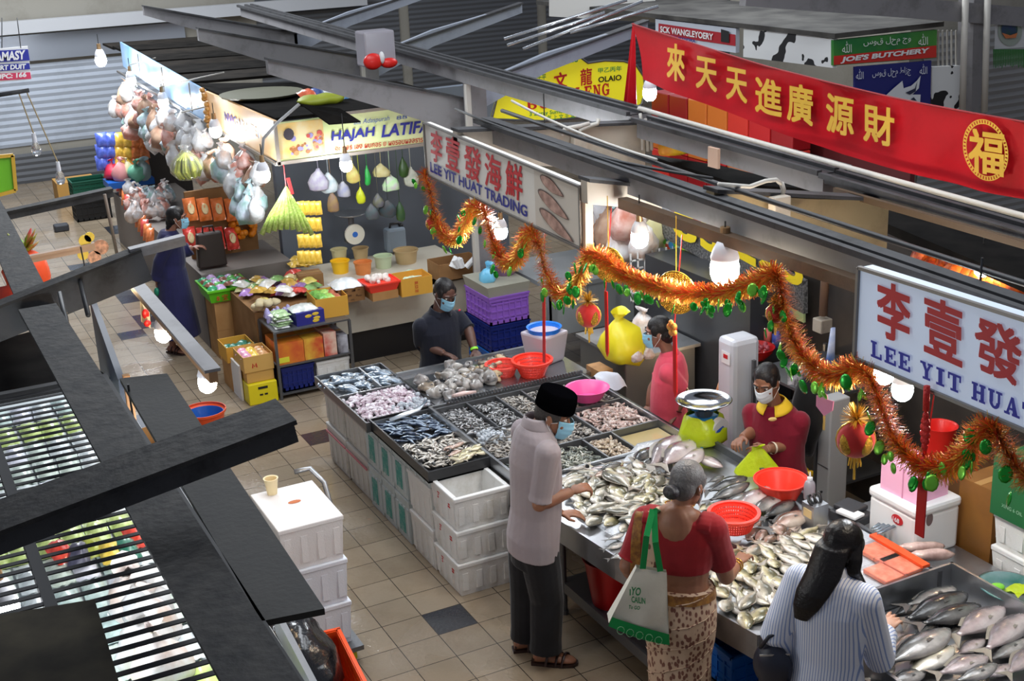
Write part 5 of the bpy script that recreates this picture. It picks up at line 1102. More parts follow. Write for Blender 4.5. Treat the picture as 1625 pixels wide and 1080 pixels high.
shrimps('prawn_heap', 'pale grey prawns in the third back row tray', 1.26, 1.44, .83, 1.34, ZT-.01, 240, PG)
shrimps('prawn_heap', 'grey prawns in the back row tray left of the pink basin', 1.47, 1.71, .83, 1.34, ZT-.01, 220, PG)
shrimps('prawn_heap', 'grey prawns in the back row tray at the far right corner', 1.74, 1.98, .83, 1.34, ZT-.01, 200, PG)
shrimps('prawn_heap', 'grey and silver shrimps in the middle row tray beside the black tray', .76, 1.10, .34, .8, ZT-.01, 340, PG, L=.06)
shrimps('prawn_heap', 'pale grey prawns in the middle row tray behind the black cap', 1.13, 1.54, .34, .8, ZT-.01, 380, PG)
shrimps('prawn_heap', 'large pinkish grey prawns in the middle row tray in front of the pink-shirted woman', 1.57, 1.98, .34, .8, ZT-.005, 320, PPk, L=.07, r=.009)
shrimps('prawn_heap', 'grey green prawns in the front row tray beside the grey-shirted man', .76, 1.37, -.04, .3, ZT-.01, 380, pal((120, 124, 112), (92, 98, 92), (176, 176, 164)), L=.06)
shrimps('shellfish_heap', 'small pale shellfish in the front row tray left of the empty tray', 1.39, 1.60, -.04, .3, ZT-.01, 260, PT, L=.03, r=.009)
b = MB(); b.bbox((1.63, -.04, ZT-.055), (1.98, .3, ZT-.035)); b.ob('tray_water', mat('cloudy_water', srgb(206, 184, 132), .06, coat=1), at=(1.8, .13, ZT-.05), label='cloudy yellow water in the empty front row tray', cat='water', kind='stuff')
shrimps('squid_heap', 'pinkish squid heaped in the near compartment of the grey tray', .26, .78, 1.44, 2.03, ZT-.02, 420, pal((206, 190, 198), (170, 146, 158), (226, 218, 224)), L=.06, r=.013, dome=.03)
b = MB()
for k in range(70): x, y = RF.gauss(.66, .07), RF.gauss(1.56, .07); b.sph((min(max(x, .27), .77), min(max(y, 1.45), 2), ZT+RF.uniform(-.02, .02)), RF.uniform(.01, .022), 6, 4)
b.ob('ice_chips', M_ICE, at=(.66, 1.56, ZT), label='crushed ice on the near end of the squid', cat='ice', kind='stuff')
b = MB()
for k in range(110): x, y = RF.gauss(.90, .07), RF.gauss(.7, .06); b.sph((min(max(x, .77), 1.09), min(max(y, .35), .79), ZT+RF.uniform(.0, .03)), RF.uniform(.008, .018), 6, 4)
b.ob('ice_chips', M_ICE, at=(.9, .7, ZT), label='white ice heap in the middle row tray beside the black tray', cat='ice', kind='stuff')
for k, (x, y, a) in enumerate([(.84, .6, .4), (.98, .58, .2), (1.02, .68, -.4)]):
    put(pD if k < 1 else pG, (x, y, ZT+.02), a, .5, (0, 0), ['black fish lying on the white ice heap', 'grey fish on the ice right of the black one', 'grey fish at the right edge of the ice heap'][k])
# cut fish on the cutting counter
chunkm = [mat('cut_fish_brown', srgb(92, 80, 68), .3, col2=srgb(160, 144, 124), nscale=20, coat=.5), mat('cut_fish_grey', srgb(88, 84, 82), .3, col2=srgb(156, 150, 146), nscale=16, coat=.6), mat('cut_fish_white', srgb(176, 172, 166), .3, col2=srgb(120, 112, 106), nscale=14, coat=.6), mat('cut_fish_tan', srgb(176, 146, 106), .35, col2=srgb(206, 190, 160), nscale=18)]
cps = []
for k in range(4):
    b = MB(); b.sph((0, 0, 0), (.06, .04, .028), 12, 8); crumple(b, k*7, .03, 14)
    b.m(1); b.sph((.03, .018, .018), .008, 8, 5)
    o = b.ob('cut_fish', [chunkm[k], M_EYEB], local=True, smooth=True, cat='fish head'); tag(o, 'x', 'cut fish'); cps.append(o)
for k in range(84):
    u = RF.random(); x, y = .86+u*.8+RF.gauss(0, .04), 1.72+RF.gauss(0, .12)+.12*u
    kk = RF.choice([0, 1, 1, 2]) if u < .6 else RF.choice([0, 3, 3])
    put(cps[kk], (min(max(x, .86), 1.38 if y < 1.9 else 1.6), min(max(y, 1.5), 2.08), ZT+.02+RF.uniform(0, .035)), RF.uniform(0, 6.3), RF.uniform(.75, 1.25), (RF.uniform(-.4, .4), RF.uniform(-.4, .4)), 'cut grey fish head heaped at the left of the cutting counter' if u < .6 else 'tan fish piece heaped in the middle of the cutting counter', 'cut fish on the cutting counter, left heap' if u < .6 else 'cut fish on the cutting counter, tan heap')
for k in range(3):
    b = MB(); b.tube([(.94, 1.5-.022*k, ZT+.02+.012*k), (1.02, 1.49-.022*k, ZT+.03+.01*k), (1.12, 1.49-.022*k, ZT+.02+.01*k)], [.014, .02, .012], 8); b.ob('squid_tube', mat('pale_pink_squid', srgb(226, 196, 190), .3, coat=.5), at=(1.0, 1.5, ZT), smooth=True, label='pale pink squid tube, %s of three beside the toothed edge' % ['back', 'middle', 'front'][k], cat='squid')
# ---------------------------------------------------------------- people
NV = Vector((math.sin(YAW), math.cos(YAW), 0)); RV = Vector((math.cos(YAW), -math.sin(YAW), 0)); ZV = Vector((0, 0, 1))
def heading(deg): a = math.radians(deg); return RV*math.cos(a) + NV*math.sin(a)
def ring(c, ax, fx, a, f, n=22, fb=None):
    """egg shaped ring: half width a along ax, half depth f to the front (fb to the back) along fx"""
    fb = f if fb is None else fb
    return [c + ax*(a*math.cos(2*PI*j/n)) + fx*((f if math.sin(2*PI*j/n) > 0 else fb)*math.sin(2*PI*j/n)) for j in range(n)]
def hand(mb, w, d, pn, s, k=1.0, curl=.5, thumb=.6):
    """wrist w, finger direction d, palm normal pn, s towards the thumb side"""
    d = d.normalized(); pn = (pn-d*pn.dot(d)).normalized(); s = (s-d*s.dot(d)-pn*s.dot(pn)).normalized()
    R = Matrix((d, s, pn)).transposed()
    mb.sph(w+d*.045*k, (.052*k, .041*k, .017*k), 12, 8, R)
    for i, (o, l) in enumerate(((.033, .92), (.011, 1.0), (-.012, .95), (-.034, .78))):
        p = w + d*.08*k + s*o*k; dd = (d + s*o*3.2).normalized(); pts = [p-dd*.02*k, p]; a = 0
        for q, seg in enumerate((.036, .027, .02)):
            a += curl*(.75+.2*i*.5)*(1.0 if q else .7); v = dd*math.cos(a) + pn*math.sin(a); p = p + v*seg*l*k; pts.append(p)
        mb.tube(pts, [.0098*k, .0098*k, .0092*k, .0086*k, .007*k], 8)
        mb.sph(pts[-1], .007*k, 8, 5)
    p = w + d*.028*k + s*.03*k; v1 = (d*.6+s*.75+pn*.35).normalized(); v2 = (d*.9+s*.25*(1-thumb)+pn*.5*thumb).normalized()
    q1 = p+v1*.034*k; q2 = q1+v2*.03*k; mb.tube([w+d*.015*k+s*.015*k, p, q1, q2], [.015*k, .0135*k, .011*k, .0085*k], 8); mb.sph(q2, .0085*k, 8, 5)
SKIN = {'tan': mat('skin_tan', srgb(150, 104, 78), .5, sss=.12, col2=srgb(138, 92, 68), nscale=14), 'dark': mat('skin_dark_brown', srgb(96, 66, 54), .5, sss=.1, col2=srgb(84, 56, 46), nscale=14),
        'brown': mat('skin_brown', srgb(146, 100, 74), .5, sss=.1, col2=srgb(132, 88, 66), nscale=14), 'light': mat('skin_light', srgb(196, 150, 124), .5, sss=.12, col2=srgb(186, 138, 112), nscale=14), 'mid': mat('skin_mid', srgb(138, 94, 76), .5, sss=.12)}
M_HAIR = mat('black_hair', (.010, .008, .008), .42, bump=.3, bscale=90, spec=.35)
M_MASK = mat('surgical_mask_blue', srgb(140, 196, 222), .7); M_MASKW = mat('surgical_mask_white', srgb(214, 222, 228), .7)
M_EYE = mat('eye_white', srgb(220, 214, 206), .2); M_IRIS = mat('dark_iris', (.012, .008, .006), .15); M_LIP = mat('lips', srgb(130, 70, 64), .5)
class Person:
    def __init__(s, label, base, k=1.0, group=None):
        s.k = k; s.base = Vector((base[0], base[1], 0)); s.root = T('person', label, 'person', s.base, 0, group); s.mb = MB(); s.inv = wmat(s.root).inverted()
    def J(s, px, py, off=0.0):
        d = FW + RT*((px-812.5)/FPX) - UP*((py-540.0)/FPX); t = (NV.dot(s.base-CAM)+off)/NV.dot(d); return CAM + d*t
    def part(s, mb, name, m, voxel=.006, smooth=4, parent=None):
        me = fuse(mb, voxel, smooth, s.inv, m, name); o = link(name, me, parent or s.root); WM[o.name] = wmat(s.root); return o
    def raw(s, mb, name, m, smooth=True): return mb.ob(name, m, s.root, smooth=smooth)
    def spine(s, pel, nk, face, lean_face=None, sw=.185, hw=.15):
        s.pel, s.nk = pel, nk; k = s.k
        s.sf = heading(face); s.right = s.sf.cross(ZV).normalized(); s.up = (nk-pel).normalized(); s.fwd = s.right.cross(s.up)*-1
        s.fwd = s.up.cross(s.right).normalized()
        sw -= .018; s.sr = nk + s.right*sw*k - s.up*.092*k; s.sl = nk - s.right*sw*k - s.up*.092*k
        s.sw, s.hw = sw, hw
    def torso(s, mb, g=0.0, hem=-.02, belly=.0, top=True, neck=True, wide=0.0):
        """g: how much larger than the body; hem: where it ends below the pelvis (in metres up the spine)"""
        k = s.k; H = (s.nk-s.pel).length; R = []
        prof = [(hem/H, s.hw+.01+wide, .115, .12), (.08, s.hw+.012+wide*.6, .12, .125), (.3, s.hw-.008+wide*.3, .115+belly, .105), (.52, s.hw+.002, .12+belly*.6, .11), (.72, s.hw+.018, .118, .115), (.85, s.sw-.02, .10, .105), (.92, s.sw-.028, .084, .092), (.97, .112, .068, .08), (1.02, .056, .055, .06)]
        for t, a, f, fb in prof:
            if t < hem/H-.001: continue
            R.append(ring(s.pel + s.up*(t*H), s.right, s.fwd, (a)*k+g, f*k+g, 22, fb*k+g))
        mb.loft(R)
    def arm(s, mb, sh, el, wr, g=0.0, to=1.0, r=(.056, .052, .046, .042, .042, .036, .027)):
        k = s.k; pts = [sh, sh.lerp(el, .35), sh.lerp(el, .8), el, el.lerp(wr, .25), el.lerp(wr, .65), wr]; rr = [x*k+g for x in r]
        if to < 1.0:       # sleeve: only the upper part of the limb
            n = [0]; 
            cut = []; L0 = (el-sh).length; L1 = (wr-el).length; tot = (L0+L1)*to; acc = 0; out = [pts[0]]; orr = [rr[0]]
            for i in range(1, len(pts)):
                d = (pts[i]-pts[i-1]).length
                if acc+d >= tot: f = (tot-acc)/d; out.append(pts[i-1].lerp(pts[i], f)); orr.append(rr[i-1]+(rr[i]-rr[i-1])*f); break
                out.append(pts[i]); orr.append(rr[i]); acc += d
            pts, rr = out, orr
            rr[-1] += .008
        mb.tube(pts, rr, 16); mb.sph(sh, rr[0], 14, 10)
        if to >= 1.0: mb.sph(el, rr[3], 12, 8)
    def leg(s, mb, hip, kn, an, g=0.0, r=(.085, .08, .062, .055, .054, .04, .036)):
        k = s.k; mb.tube([hip, hip.lerp(kn, .4), hip.lerp(kn, .85), kn, kn.lerp(an, .3), kn.lerp(an, .75), an], [x*k+g for x in r], 16); mb.sph(kn, r[3]*k+g, 12, 8)
    def head(s, hc, face, pitch=0.0, roll=0.0, neck_r=.052, hs=1.0):
        k = s.k*hs; f = heading(face); rt = f.cross(ZV).normalized(); p = math.radians(pitch)
        s.hf = (f*math.cos(p) - ZV*math.sin(p)).normalized(); s.hu = rt.cross(s.hf).normalized(); s.hr = rt; s.hc = hc; s.hk = k
        s.HR = Matrix((s.hr, s.hf, s.hu)).transposed(); mb = s.mb
        h = s.hp
        mb.sph(h(0, -.012, .035), (.074*k, .094*k, .086*k), 18, 14, s.HR)
        mb.loft([ring(h(0, .012, z), s.hr, s.hf, a*k, fr*k, 18, bk*k) for q, (z, a, fr, bk) in enumerate([(-.114, .02, .062, .0), (-.104, .036, .074, .02), (-.08, .052, .075, .05), (-.045, .064, .07, .07), (.0, .069, .07, .09), (.04, .07, .072, .08)])])
        mb.tube([h(0, .074, .012), h(0, .084, -.012), h(0, .092, -.032), h(0, .08, -.042)], [.009*k, .012*k, .0155*k, .012*k], 8)
        for q in (-1, 1):
            mb.sph(h(.014*q, .078, -.034), .010*k, 8, 6)
            mb.sph(h(.076*q, -.008, -.008), (.012*k, .020*k, .033*k), 10, 8, s.HR); mb.sph(h(.04*q, .062, -.03), (.024*k, .02*k, .02*k), 10, 8)
            mb.tube([h(.012*q, .084, .03), h(.034*q, .082, .034), h(.056*q, .066, .028)], .0075*k, 6)
        mb.tube([s.nk - s.up*.05*s.k, s.nk.lerp(h(0, -.02, -.06), .5), h(0, -.018, -.05)], [neck_r*1.15*s.k, neck_r*s.k, neck_r*s.k], 16)
        e = MB()
        for q in (-1, 1): e.sph(h(.031*q, .0685, .008), (.0155*k, .0135*k, .0085*k), 10, 8, s.HR)
        e.m(1)
        for q in (-1, 1): e.sph(h(.031*q, .0785, .0075), (.0075*k, .005*k, .0075*k), 8, 6, s.HR)
        s._eyes = e
        b = MB()
        for q in (-1, 1): b.tube([h(.012*q, .094, .032), h(.034*q, .091, .041), h(.056*q, .076, .034)], [.003*k, .005*k, .003*k], 6, sq=.8)
        s._brows = b
    def hp(s, x, y, z): return s.hc + s.hr*(x*s.hk) + s.hf*(y*s.hk) + s.hu*(z*s.hk)
    def finish(s, skin, voxel=.0055, brow=None, lips=True):
        s.body = s.part(s.mb, 'body', SKIN[skin], voxel, 3)
        e = s._eyes.ob('eyes', [M_EYE, M_IRIS], s.root, smooth=True); s._brows.ob('eyebrows', brow or M_HAIR, s.root, smooth=True)
        if lips:
            l = MB(); l.tube([s.hp(-.022, .074, -.068), s.hp(0, .088, -.066), s.hp(.022, .074, -.068)], [.004*s.hk, .008*s.hk, .004*s.hk], 8); l.ob('lips', M_LIP, s.root, smooth=True)
    def mask(s, m=M_MASK):
        def fn(u, v):
            a = (u-.5)*2.35; z = .004-.112*v; bulge = .018*math.sin(PI*v)*math.cos(a*.6) + .0025*math.sin(v*PI*7)*(.15 < v < .85)
            w = .074-.016*v; d = .083+bulge+.022*math.cos(a)**6*(1-v)*.9
            return s.hp(math.sin(a)*w, .012+math.cos(a)*d*(1 if math.cos(a) > 0 else .6), z-.004*math.cos(a*2))
        b = MB(); b.grid(fn, 22, 16)
        o = b.ob('face_mask', m, s.root, smooth=True); md = o.modifiers.new('t', 'SOLIDIFY'); md.thickness = .002
        c = MB()
        for q in (-1, 1):
            a = 2.35/2; 
            for v in (.06, .9):
                w = .074-.016*v; c.tube([s.hp(q*math.sin(a)*w, .012+math.cos(a)*.07, -.112*v), s.hp(q*.084, -.006, -.02-.02*v), s.hp(q*.083, -.028, .008)], .0016*s.hk, 5)
        c.ob('ear_loops', M_WHITE, s.root)
    def hair_cap(s, m=M_HAIR, low=-.03, front=.055, extra=None, vol=1.0):
        b = MB(); k = s.hk
        b.sph(s.hp(0, -.02, .045), (.082*k*vol, .096*k*vol, .086*k*vol), 18, 14, s.HR)
        b.sph(s.hp(0, -.05, .0), (.074*k*vol, .066*k*vol, .08*k), 16, 12, s.HR)
        for q in (-1, 1): b.sph(s.hp(.068*q*vol, .012, .03), (.016*k, .04*k, .045*k), 10, 8, s.HR)
        if extra: extra(b)
        # face opening: drop what lies in front of the hairline
        return s.part(b, 'hair', m, .005, 3)
    def shoe(s, an, d, m, name='shoe', open_=False):
        d = Vector((d.x, d.y, 0)).normalized(); sd = d.cross(ZV); k = s.k; c = Vector((an.x, an.y, 0))
        def foot(mb, g, z0): mb.loft([ring(c+d*x*k+ZV*(z0+hh*.5), sd, ZV, w*k+g, hh*.5+g*.6, 12) for x, w, hh in ((-.075, .022, .05), (-.05, .034, .07), (0, .037, .08), (.06, .042, .06), (.12, .045, .042), (.155, .036, .032), (.175, .015, .02))])
        foot(s.mb, 0, .012)
        b = MB(); b.prism([c+d*(x*k)+sd*(w*k) for x, w in ((-.085, -.03), (0, -.04), (.1, -.05), (.16, -.042), (.185, -.015), (.185, .015), (.16, .042), (.1, .05), (0, .04), (-.085, .03))], (0, 0, .018))
        if open_:
            for x, w in ((.02, .05), (.075, .052), (.11, .054)):
                b.tube([c+d*(x+.02*(t-4)/4)*k+sd*(w*k*math.cos(PI*t/8))+ZV*(.012+.068*math.sin(PI*t/8)*(1.15-x*3)) for t in range(9)], .011, 6, sq=.5)
            b.tube([c+d*(-.07)*k+sd*(.035*k*math.cos(PI*t/8))+ZV*(.03+.01) for t in range(9)], .006, 6)
        else: foot(b, .006, .014)
        s.raw(b, name, m, False)
def collar(p, m, h=.035, r=.068, gap=.7, parent=None, fall=.03):
    b = MB(); k = p.k
    def fn(u, v):
        a = -PI/2 + gap*.5 + u*(2*PI-gap) + PI          # open towards the front
        a = PI/2 + gap*.5 + u*(2*PI-gap)
        rr = (r + fall*abs(v-.35)*1.3)*k; z = (h*(1-abs(v-.35)*2.2))*k + .012*k
        return p.nk + p.right*(math.cos(a)*rr) + p.fwd*(math.sin(a)*rr*.95+.012*k) + p.up*(z-.03*k*math.sin(a)*(1 if math.sin(a) > 0 else .2))
    b.grid(fn, 26, 6); o = b.ob('collar', m, p.root, smooth=True); md = o.modifiers.new('t', 'SOLIDIFY'); md.thickness = .003*k
    return o
def cloth_mat(name, c, c2=None, sc=6, bump=.35, bs=16, rough=.85): return mat(name, c, rough, col2=c2, nscale=sc, bump=bump, bscale=bs, spec=.2, sheen=.15)

# the man in the grey shirt and black cap
p = Person('person in a grey short-sleeved shirt, black cap and blue mask reaching over the fish counter', (.44, -.8), 1.02)
p.spine(p.J(846, 862), p.J(850, 676), 22, sw=.19, hw=.155)
p.head(p.J(880, 658), -18, 18, neck_r=.056)
er, wr = p.J(856, 800, -.17), p.J(906, 780, -.06); el, wl = p.J(846, 790, .24), p.J(890, 815, .2)
p.arm(p.mb, p.sr, er, wr); p.arm(p.mb, p.sl, el, wl)
hd = (p.J(938, 768, -.02)-wr); hand(p.mb, wr, hd, Vector((.2, .1, -1)), ZV*.4+NV*.8, 1.0, .75, .9); hand(p.mb, wl, RV, -ZV, -NV, 1.0, .5)
p.torso(p.mb, -.012, 0)
ar, al = P(866, 1032, z=.085), P(835, 1010, z=.085); kr, kl = p.J(868, 950, -.04), p.J(836, 945, .08)
hr_, hl_ = p.pel+p.right*.085, p.pel-p.right*.085
p.leg(p.mb, hr_, kr, ar); p.leg(p.mb, hl_, kl, al)
M_SANDAL = mat('dark_brown_leather', srgb(46, 28, 24), .4)
p.shoe(ar, heading(-8), M_SANDAL, 'sandal', True); p.shoe(al, heading(10), M_SANDAL, 'sandal', True)
p.finish('tan', .0052, lips=False)
b = MB(); p.leg(b, hr_, kr, ar+Vector((0, 0, .0)), .012, (.1, .098, .088, .086, .084, .08, .084)); p.leg(b, hl_, kl, al, .012, (.1, .098, .088, .086, .084, .08, .084)); p.torso(b, .0, -.05)
b2 = MB(); b2.v, b2.f, b2.mi = b.v, b.f, b.mi
M_TROUS = cloth_mat('black_trouser_cloth', srgb(20, 20, 23), srgb(26, 26, 30))
# trousers end at the waist, under the shirt
b = MB(); p.leg(b, hr_, kr, ar, .012, (.1, .098, .088, .086, .084, .08, .084)); p.leg(b, hl_, kl, al, .012, (.1, .098, .088, .086, .084, .08, .084))
b.loft([ring(p.pel+p.up*z, p.right, p.fwd, a, f, 22) for z, a, f in ((-.12, .165, .12), (-.02, .17, .125), (.1, .16, .115))]); p.part(b, 'trousers', M_TROUS, .007, 4)
M_SHIRTG = cloth_mat('grey_lilac_shirt_cloth', srgb(158, 148, 150), srgb(150, 140, 144), 4)
b = MB(); p.torso(b, .02, -.045, .02, wide=.015); p.arm(b, p.sr, er, wr, .016, .55); p.arm(b, p.sl, el, wl, .016, .55); p.part(b, 'shirt', M_SHIRTG, .006, 4)
collar(p, M_SHIRTG, .05, .074, .5)
p.mask(); p.hair_cap(mat('greying_hair', srgb(52, 48, 46), .6, bump=.5, bscale=120), vol=.985)
b = MB(); k = p.hk
b.loft([ring(p.hp(0, -.012+dy, z), p.hr, p.hf, a*k, f*k, 28) for z, a, f, dy in ((.042, .088, .112, 0), (.05, .09, .115, 0), (.1, .087, .113, 0), (.142, .078, .106, -.002), (.15, .07, .098, -.002), (.147, .02, .03, -.002))]); p.raw(b, 'cap', mat('black_velvet', (.0015, .0015, .002), 1.0, spec=.0))

# the woman in the sari
p = Person('person with grey hair bun in red blouse and brown sari carrying a green-strapped bag', (.62, -1.93), .98)
p.spine(p.J(1078, 962), p.J(1078, 806, .02), 68, sw=.19, hw=.165)
p.head(p.J(1092, 768, .03), 48, 14, neck_r=.05)
er, wr = p.J(1152, 914, .06), p.J(1172, 892, .2); el, wl = p.J(996, 898, .04), p.J(1012, 925, .2)
p.arm(p.mb, p.sr, er, wr, 0, 1, (.062, .058, .05, .045, .043, .034, .026)); p.arm(p.mb, p.sl, el, wl, 0, 1, (.062, .058, .05, .045, .043, .034, .026))
hand(p.mb, wr, p.J(1186, 874, .3)-wr, -ZV, -RV+ZV*.2, .92, .55); hand(p.mb, wl, NV*.5+RV*.6, -ZV, RV-NV, .92, .8)
p.torso(p.mb, -.006, 0); p.mb.sph(p.nk-p.up*.085-p.fwd*.062, (.098, .062, .125), 18, 14, Matrix((p.right, p.fwd, p.up)).transposed()); p.mb.sph(p.nk-p.up*.03-p.fwd*.03, (.105, .075, .075), 18, 14, Matrix((p.right, p.fwd, p.up)).transposed())
kl, kr = p.pel-p.right*.09-ZV*.4+p.fwd*.02, p.pel+p.right*.09-ZV*.4+p.fwd*.02; al, ar = Vector((kl.x, kl.y, .08)), Vector((kr.x, kr.y, .08))
p.leg(p.mb, p.pel-p.right*.08, kl, al); p.leg(p.mb, p.pel+p.right*.08, kr, ar); p.shoe(al, p.sf, M_SANDAL, 'sandal'); p.shoe(ar, p.sf, M_SANDAL, 'sandal')
p.finish('brown', .0055)
M_BLOUSE = cloth_mat('red_blouse_cloth', srgb(142, 26, 32), srgb(128, 20, 28), 5)
b = MB(); H = (p.nk-p.pel).length
b.loft([ring(p.pel+p.up*(t*H), p.right, p.fwd, a*p.k, f*p.k, 22, fb*p.k) for t, a, f, fb in ((.42, .165, .135, .122), (.56, .176, .14, .125), (.72, .187, .135, .127), (.84, .178, .118, .118), (.92, .15, .098, .106), (.97, .1, .075, .086))]); p.arm(b, p.sr, er, wr, .012, .48, (.066, .06, .053, .047, .043, .034, .026)); p.arm(b, p.sl, el, wl, .012, .42, (.066, .06, .053, .047, .043, .034, .026))
b.loft([ring(p.nk+p.right*(x*.5)-p.up*.06, p.fwd, p.up, .085, .05, 14) for x in (-.34, -.22)]); b.loft([ring(p.nk+p.right*(x*.5)-p.up*.06, p.fwd, p.up, .085, .05, 14) for x in (.22, .34)])
p.part(b, 'blouse', M_BLOUSE, .0055, 4)
M_SARI = mat('brown_leaf_print_sari', srgb(186, 156, 130), .7); N, L, bs = nodes(M_SARI)
tc = N.new('ShaderNodeTexCoord'); mp = N.new('ShaderNodeMapping'); mp.inputs['Scale'].default_value = (1, 1, .55); L.new(tc.outputs['Object'], mp.inputs[0]); vo = N.new('ShaderNodeTexVoronoi'); vo.inputs['Scale'].default_value = 50; L.new(mp.outputs[0], vo.inputs['Vector'])
rr = N.new('ShaderNodeValToRGB'); rr.color_ramp.elements[0].position = .36; rr.color_ramp.elements[1].position = .46; rr.color_ramp.elements[0].color = (*srgb(112, 70, 56), 1); rr.color_ramp.elements[1].color = (*srgb(190, 162, 136), 1); L.new(vo.outputs['Distance'], rr.inputs[0]); L.new(rr.outputs[0], bs.inputs['Base Color'])
M_GOLDB = mat('gold_brocade', srgb(150, 104, 40), .45, col2=srgb(104, 60, 24), nscale=40, metal=.2)
b = MB()
def sk_ring(t):
    z = p.pel.z+.13-(p.pel.z+.05)*t; c = Vector((p.pel.x, p.pel.y, z))+p.fwd*.0+p.up*0; w = (.178+.02*math.sin(PI*min(1, t*2.4))-.02*t)*p.k; f = (.14+.035*math.sin(PI*min(1, t*2.6)))*p.k
    n = 40; return [c+p.right*(w*math.cos(2*PI*j/n)*(1+.018*math.sin(j*2.1+t*5)))+p.fwd*(f*math.sin(2*PI*j/n)*(1+.03*math.sin(j*1.7+t*7))) for j in range(n)]
b.loft([sk_ring(q/24) for q in range(25)]); p.raw(b, 'sari_skirt', M_SARI)
b = MB(); b.loft([[v+(v-Vector((p.pel.x, p.pel.y, v.z))).normalized()*.006 for v in r] for r in (sk_ring(-.005), sk_ring(.05))], False); p.raw(b, 'sari_waist_border', M_GOLDB)
# diagonal pleat folds and lower border
b = MB()
for q in range(5):
    pts = []
    for i in range(13):
        a = PI*(1.02+.95*i/12); t = .12+.16*q-.13*i/12*(1+.3*q); r = sk_ring(max(t, .0)); j = int(a/(2*PI)*40) % 40; v = r[j]; pts.append(v+(v-Vector((p.pel.x, p.pel.y, v.z))).normalized()*.004)
    b.tube(pts, [.002+.002*math.sin(PI*i/12) for i in range(13)], 6)
p.raw(b, 'sari_folds', M_SARI)
def pall(u, v):      # the sari end falling over the left shoulder
    top = p.sl + p.right*(.035+.075*v) + p.up*(.075)
    i = u*10; 
    if u < .35: q = u/.35; c = p.sl.lerp(p.nk, .25)-p.up*.22+p.fwd*.15; pos = c.lerp(p.sl+p.up*.07, q)+p.fwd*.03*math.sin(PI*q)+p.right*(-.045+.13*v)
    else: q = (u-.35)/.65; pos = p.sl+p.up*(.07-.33*q)-p.fwd*(.075*math.sin(min(1, q*2)*PI/2)+.035)+p.right*(-.045+.13*v-.01*q)
    return pos+p.up*.03*v*(1 if u < .6 else 0)
for nm, v0, v1, m in (('sari_end', .28, 1, M_SARI), ('sari_end_border', 0, .42, M_GOLDB), ('sari_end_edge', .38, .5, M_BLOUSE)):
    b = MB(); b.grid(lambda u, v: pall(u, v0+(v1-v0)*v)-p.fwd*(.004 if nm != 'sari_end' else 0)*(1 if u > .35 else -1), 24, 6); o = b.ob(nm, m, p.root, smooth=True); md = o.modifiers.new('t', 'SOLIDIFY'); md.thickness = .004
M_GREYH = mat('silver_grey_hair', srgb(110, 108, 108), .45, col2=srgb(46, 44, 46), nscale=7, bump=.5, bscale=90)
hb = p.hair_cap(M_GREYH, vol=1.0)
b = MB(); b.sph(p.hp(-.01, -.125, -.028), (.044*p.hk, .036*p.hk, .038*p.hk), 14, 10, p.HR); b.tube([p.hp(-.01+.03*math.cos(a), -.155+.004*a, -.028+.026*math.sin(a)) for a in [x*.5 for x in range(13)]], [.012]*13, 8); p.part(b, 'hair_bun', mat('dark_grey_hair', srgb(46, 44, 48), .45, bump=.5, bscale=90), .005, 3)
b = MB()
for q in range(26): a = 2*PI*q/26; b.sph(p.nk+p.right*(.072*math.cos(a))+p.fwd*(.068*math.sin(a)+.01)+p.up*(.02-.015*math.sin(a)), .0045, 6, 4)
p.raw(b, 'necklace', mat('gold', srgb(230, 180, 80), .25, 1.0))
b = MB()
for f in (.72, .86): c = er.lerp(wr, f); ax = (wr-er).normalized(); _, s1_, u1_ = frame(ax); b.tube([c+s1_*(.034*math.cos(t*.4))+u1_*(.034*math.sin(t*.4)) for t in range(17)], .0035, 6)
p.raw(b, 'bangles', mat('gold_bangle', srgb(230, 180, 80), .25, 1.0))
p.mask(M_MASKW)
# her shopping bag hangs from the shoulder: a thing of its own
bg = T('shopping_bag', 'cream cloth shopping bag with green straps and base hanging from the grey-haired woman', 'bag', p.J(1012, 930, -.16))
Q = lambda x, y, o=-.17: p.J(x, y, o)
fr_ = [Q(1010, 900), Q(1058, 908), Q(1062, 1018), Q(966, 988)]; dz = NV*.08
b = MB(); b.grid(lambda u, v: (fr_[0].lerp(fr_[1], u)).lerp(fr_[3].lerp(fr_[2], u), v) - NV*(.02*math.sin(PI*u)*math.sin(PI*v)+.008*math.sin(u*9+v*4)*v), 16, 16)
b.grid(lambda u, v: (fr_[1].lerp(fr_[0], u)).lerp((fr_[2]).lerp(fr_[3], u), v)+NV*(.03+.06*v), 8, 8)
for a, c in ((0, 3), (1, 2)):
    i, j = (fr_[a], fr_[c]); b.add([i, j, j+NV*.09, i+NV*.03], [(0, 1, 2, 3)])
M_BAGC = cloth_mat('cream_bag_cloth', srgb(206, 202, 188), srgb(194, 190, 176), 5); b.ob('bag_body', M_BAGC, bg, smooth=True)
M_BAGG = cloth_mat('green_bag_cloth', srgb(10, 128, 62))
b = MB(); b.grid(lambda u, v: (fr_[3].lerp(fr_[2], u)).lerp(fr_[0].lerp(fr_[1], u), .13*(1-v)-.03*v*(1+math.sin(PI*u)))-NV*(.02*math.sin(PI*u)*.4+.012), 12, 4); b.ob('green_base', M_BAGG, bg, smooth=True)
for nm, pts in (('strap', [Q(1020, 902, -.18), Q(1026, 850, -.19), Q(1036, 808, -.1), Q(1044, 812, .06)]), ('strap', [Q(1048, 906, -.18), Q(1040, 860, -.19), Q(1038, 808, -.1), Q(1048, 815, .06)])):
    b = MB()
    for a, c in zip(pts, pts[1:]): b.beam(a, c, .03, .004, up=NV)
    b.ob('strap', M_BAGG, bg)
M_GRT = mat('green_bag_print', srgb(30, 120, 70), .6)
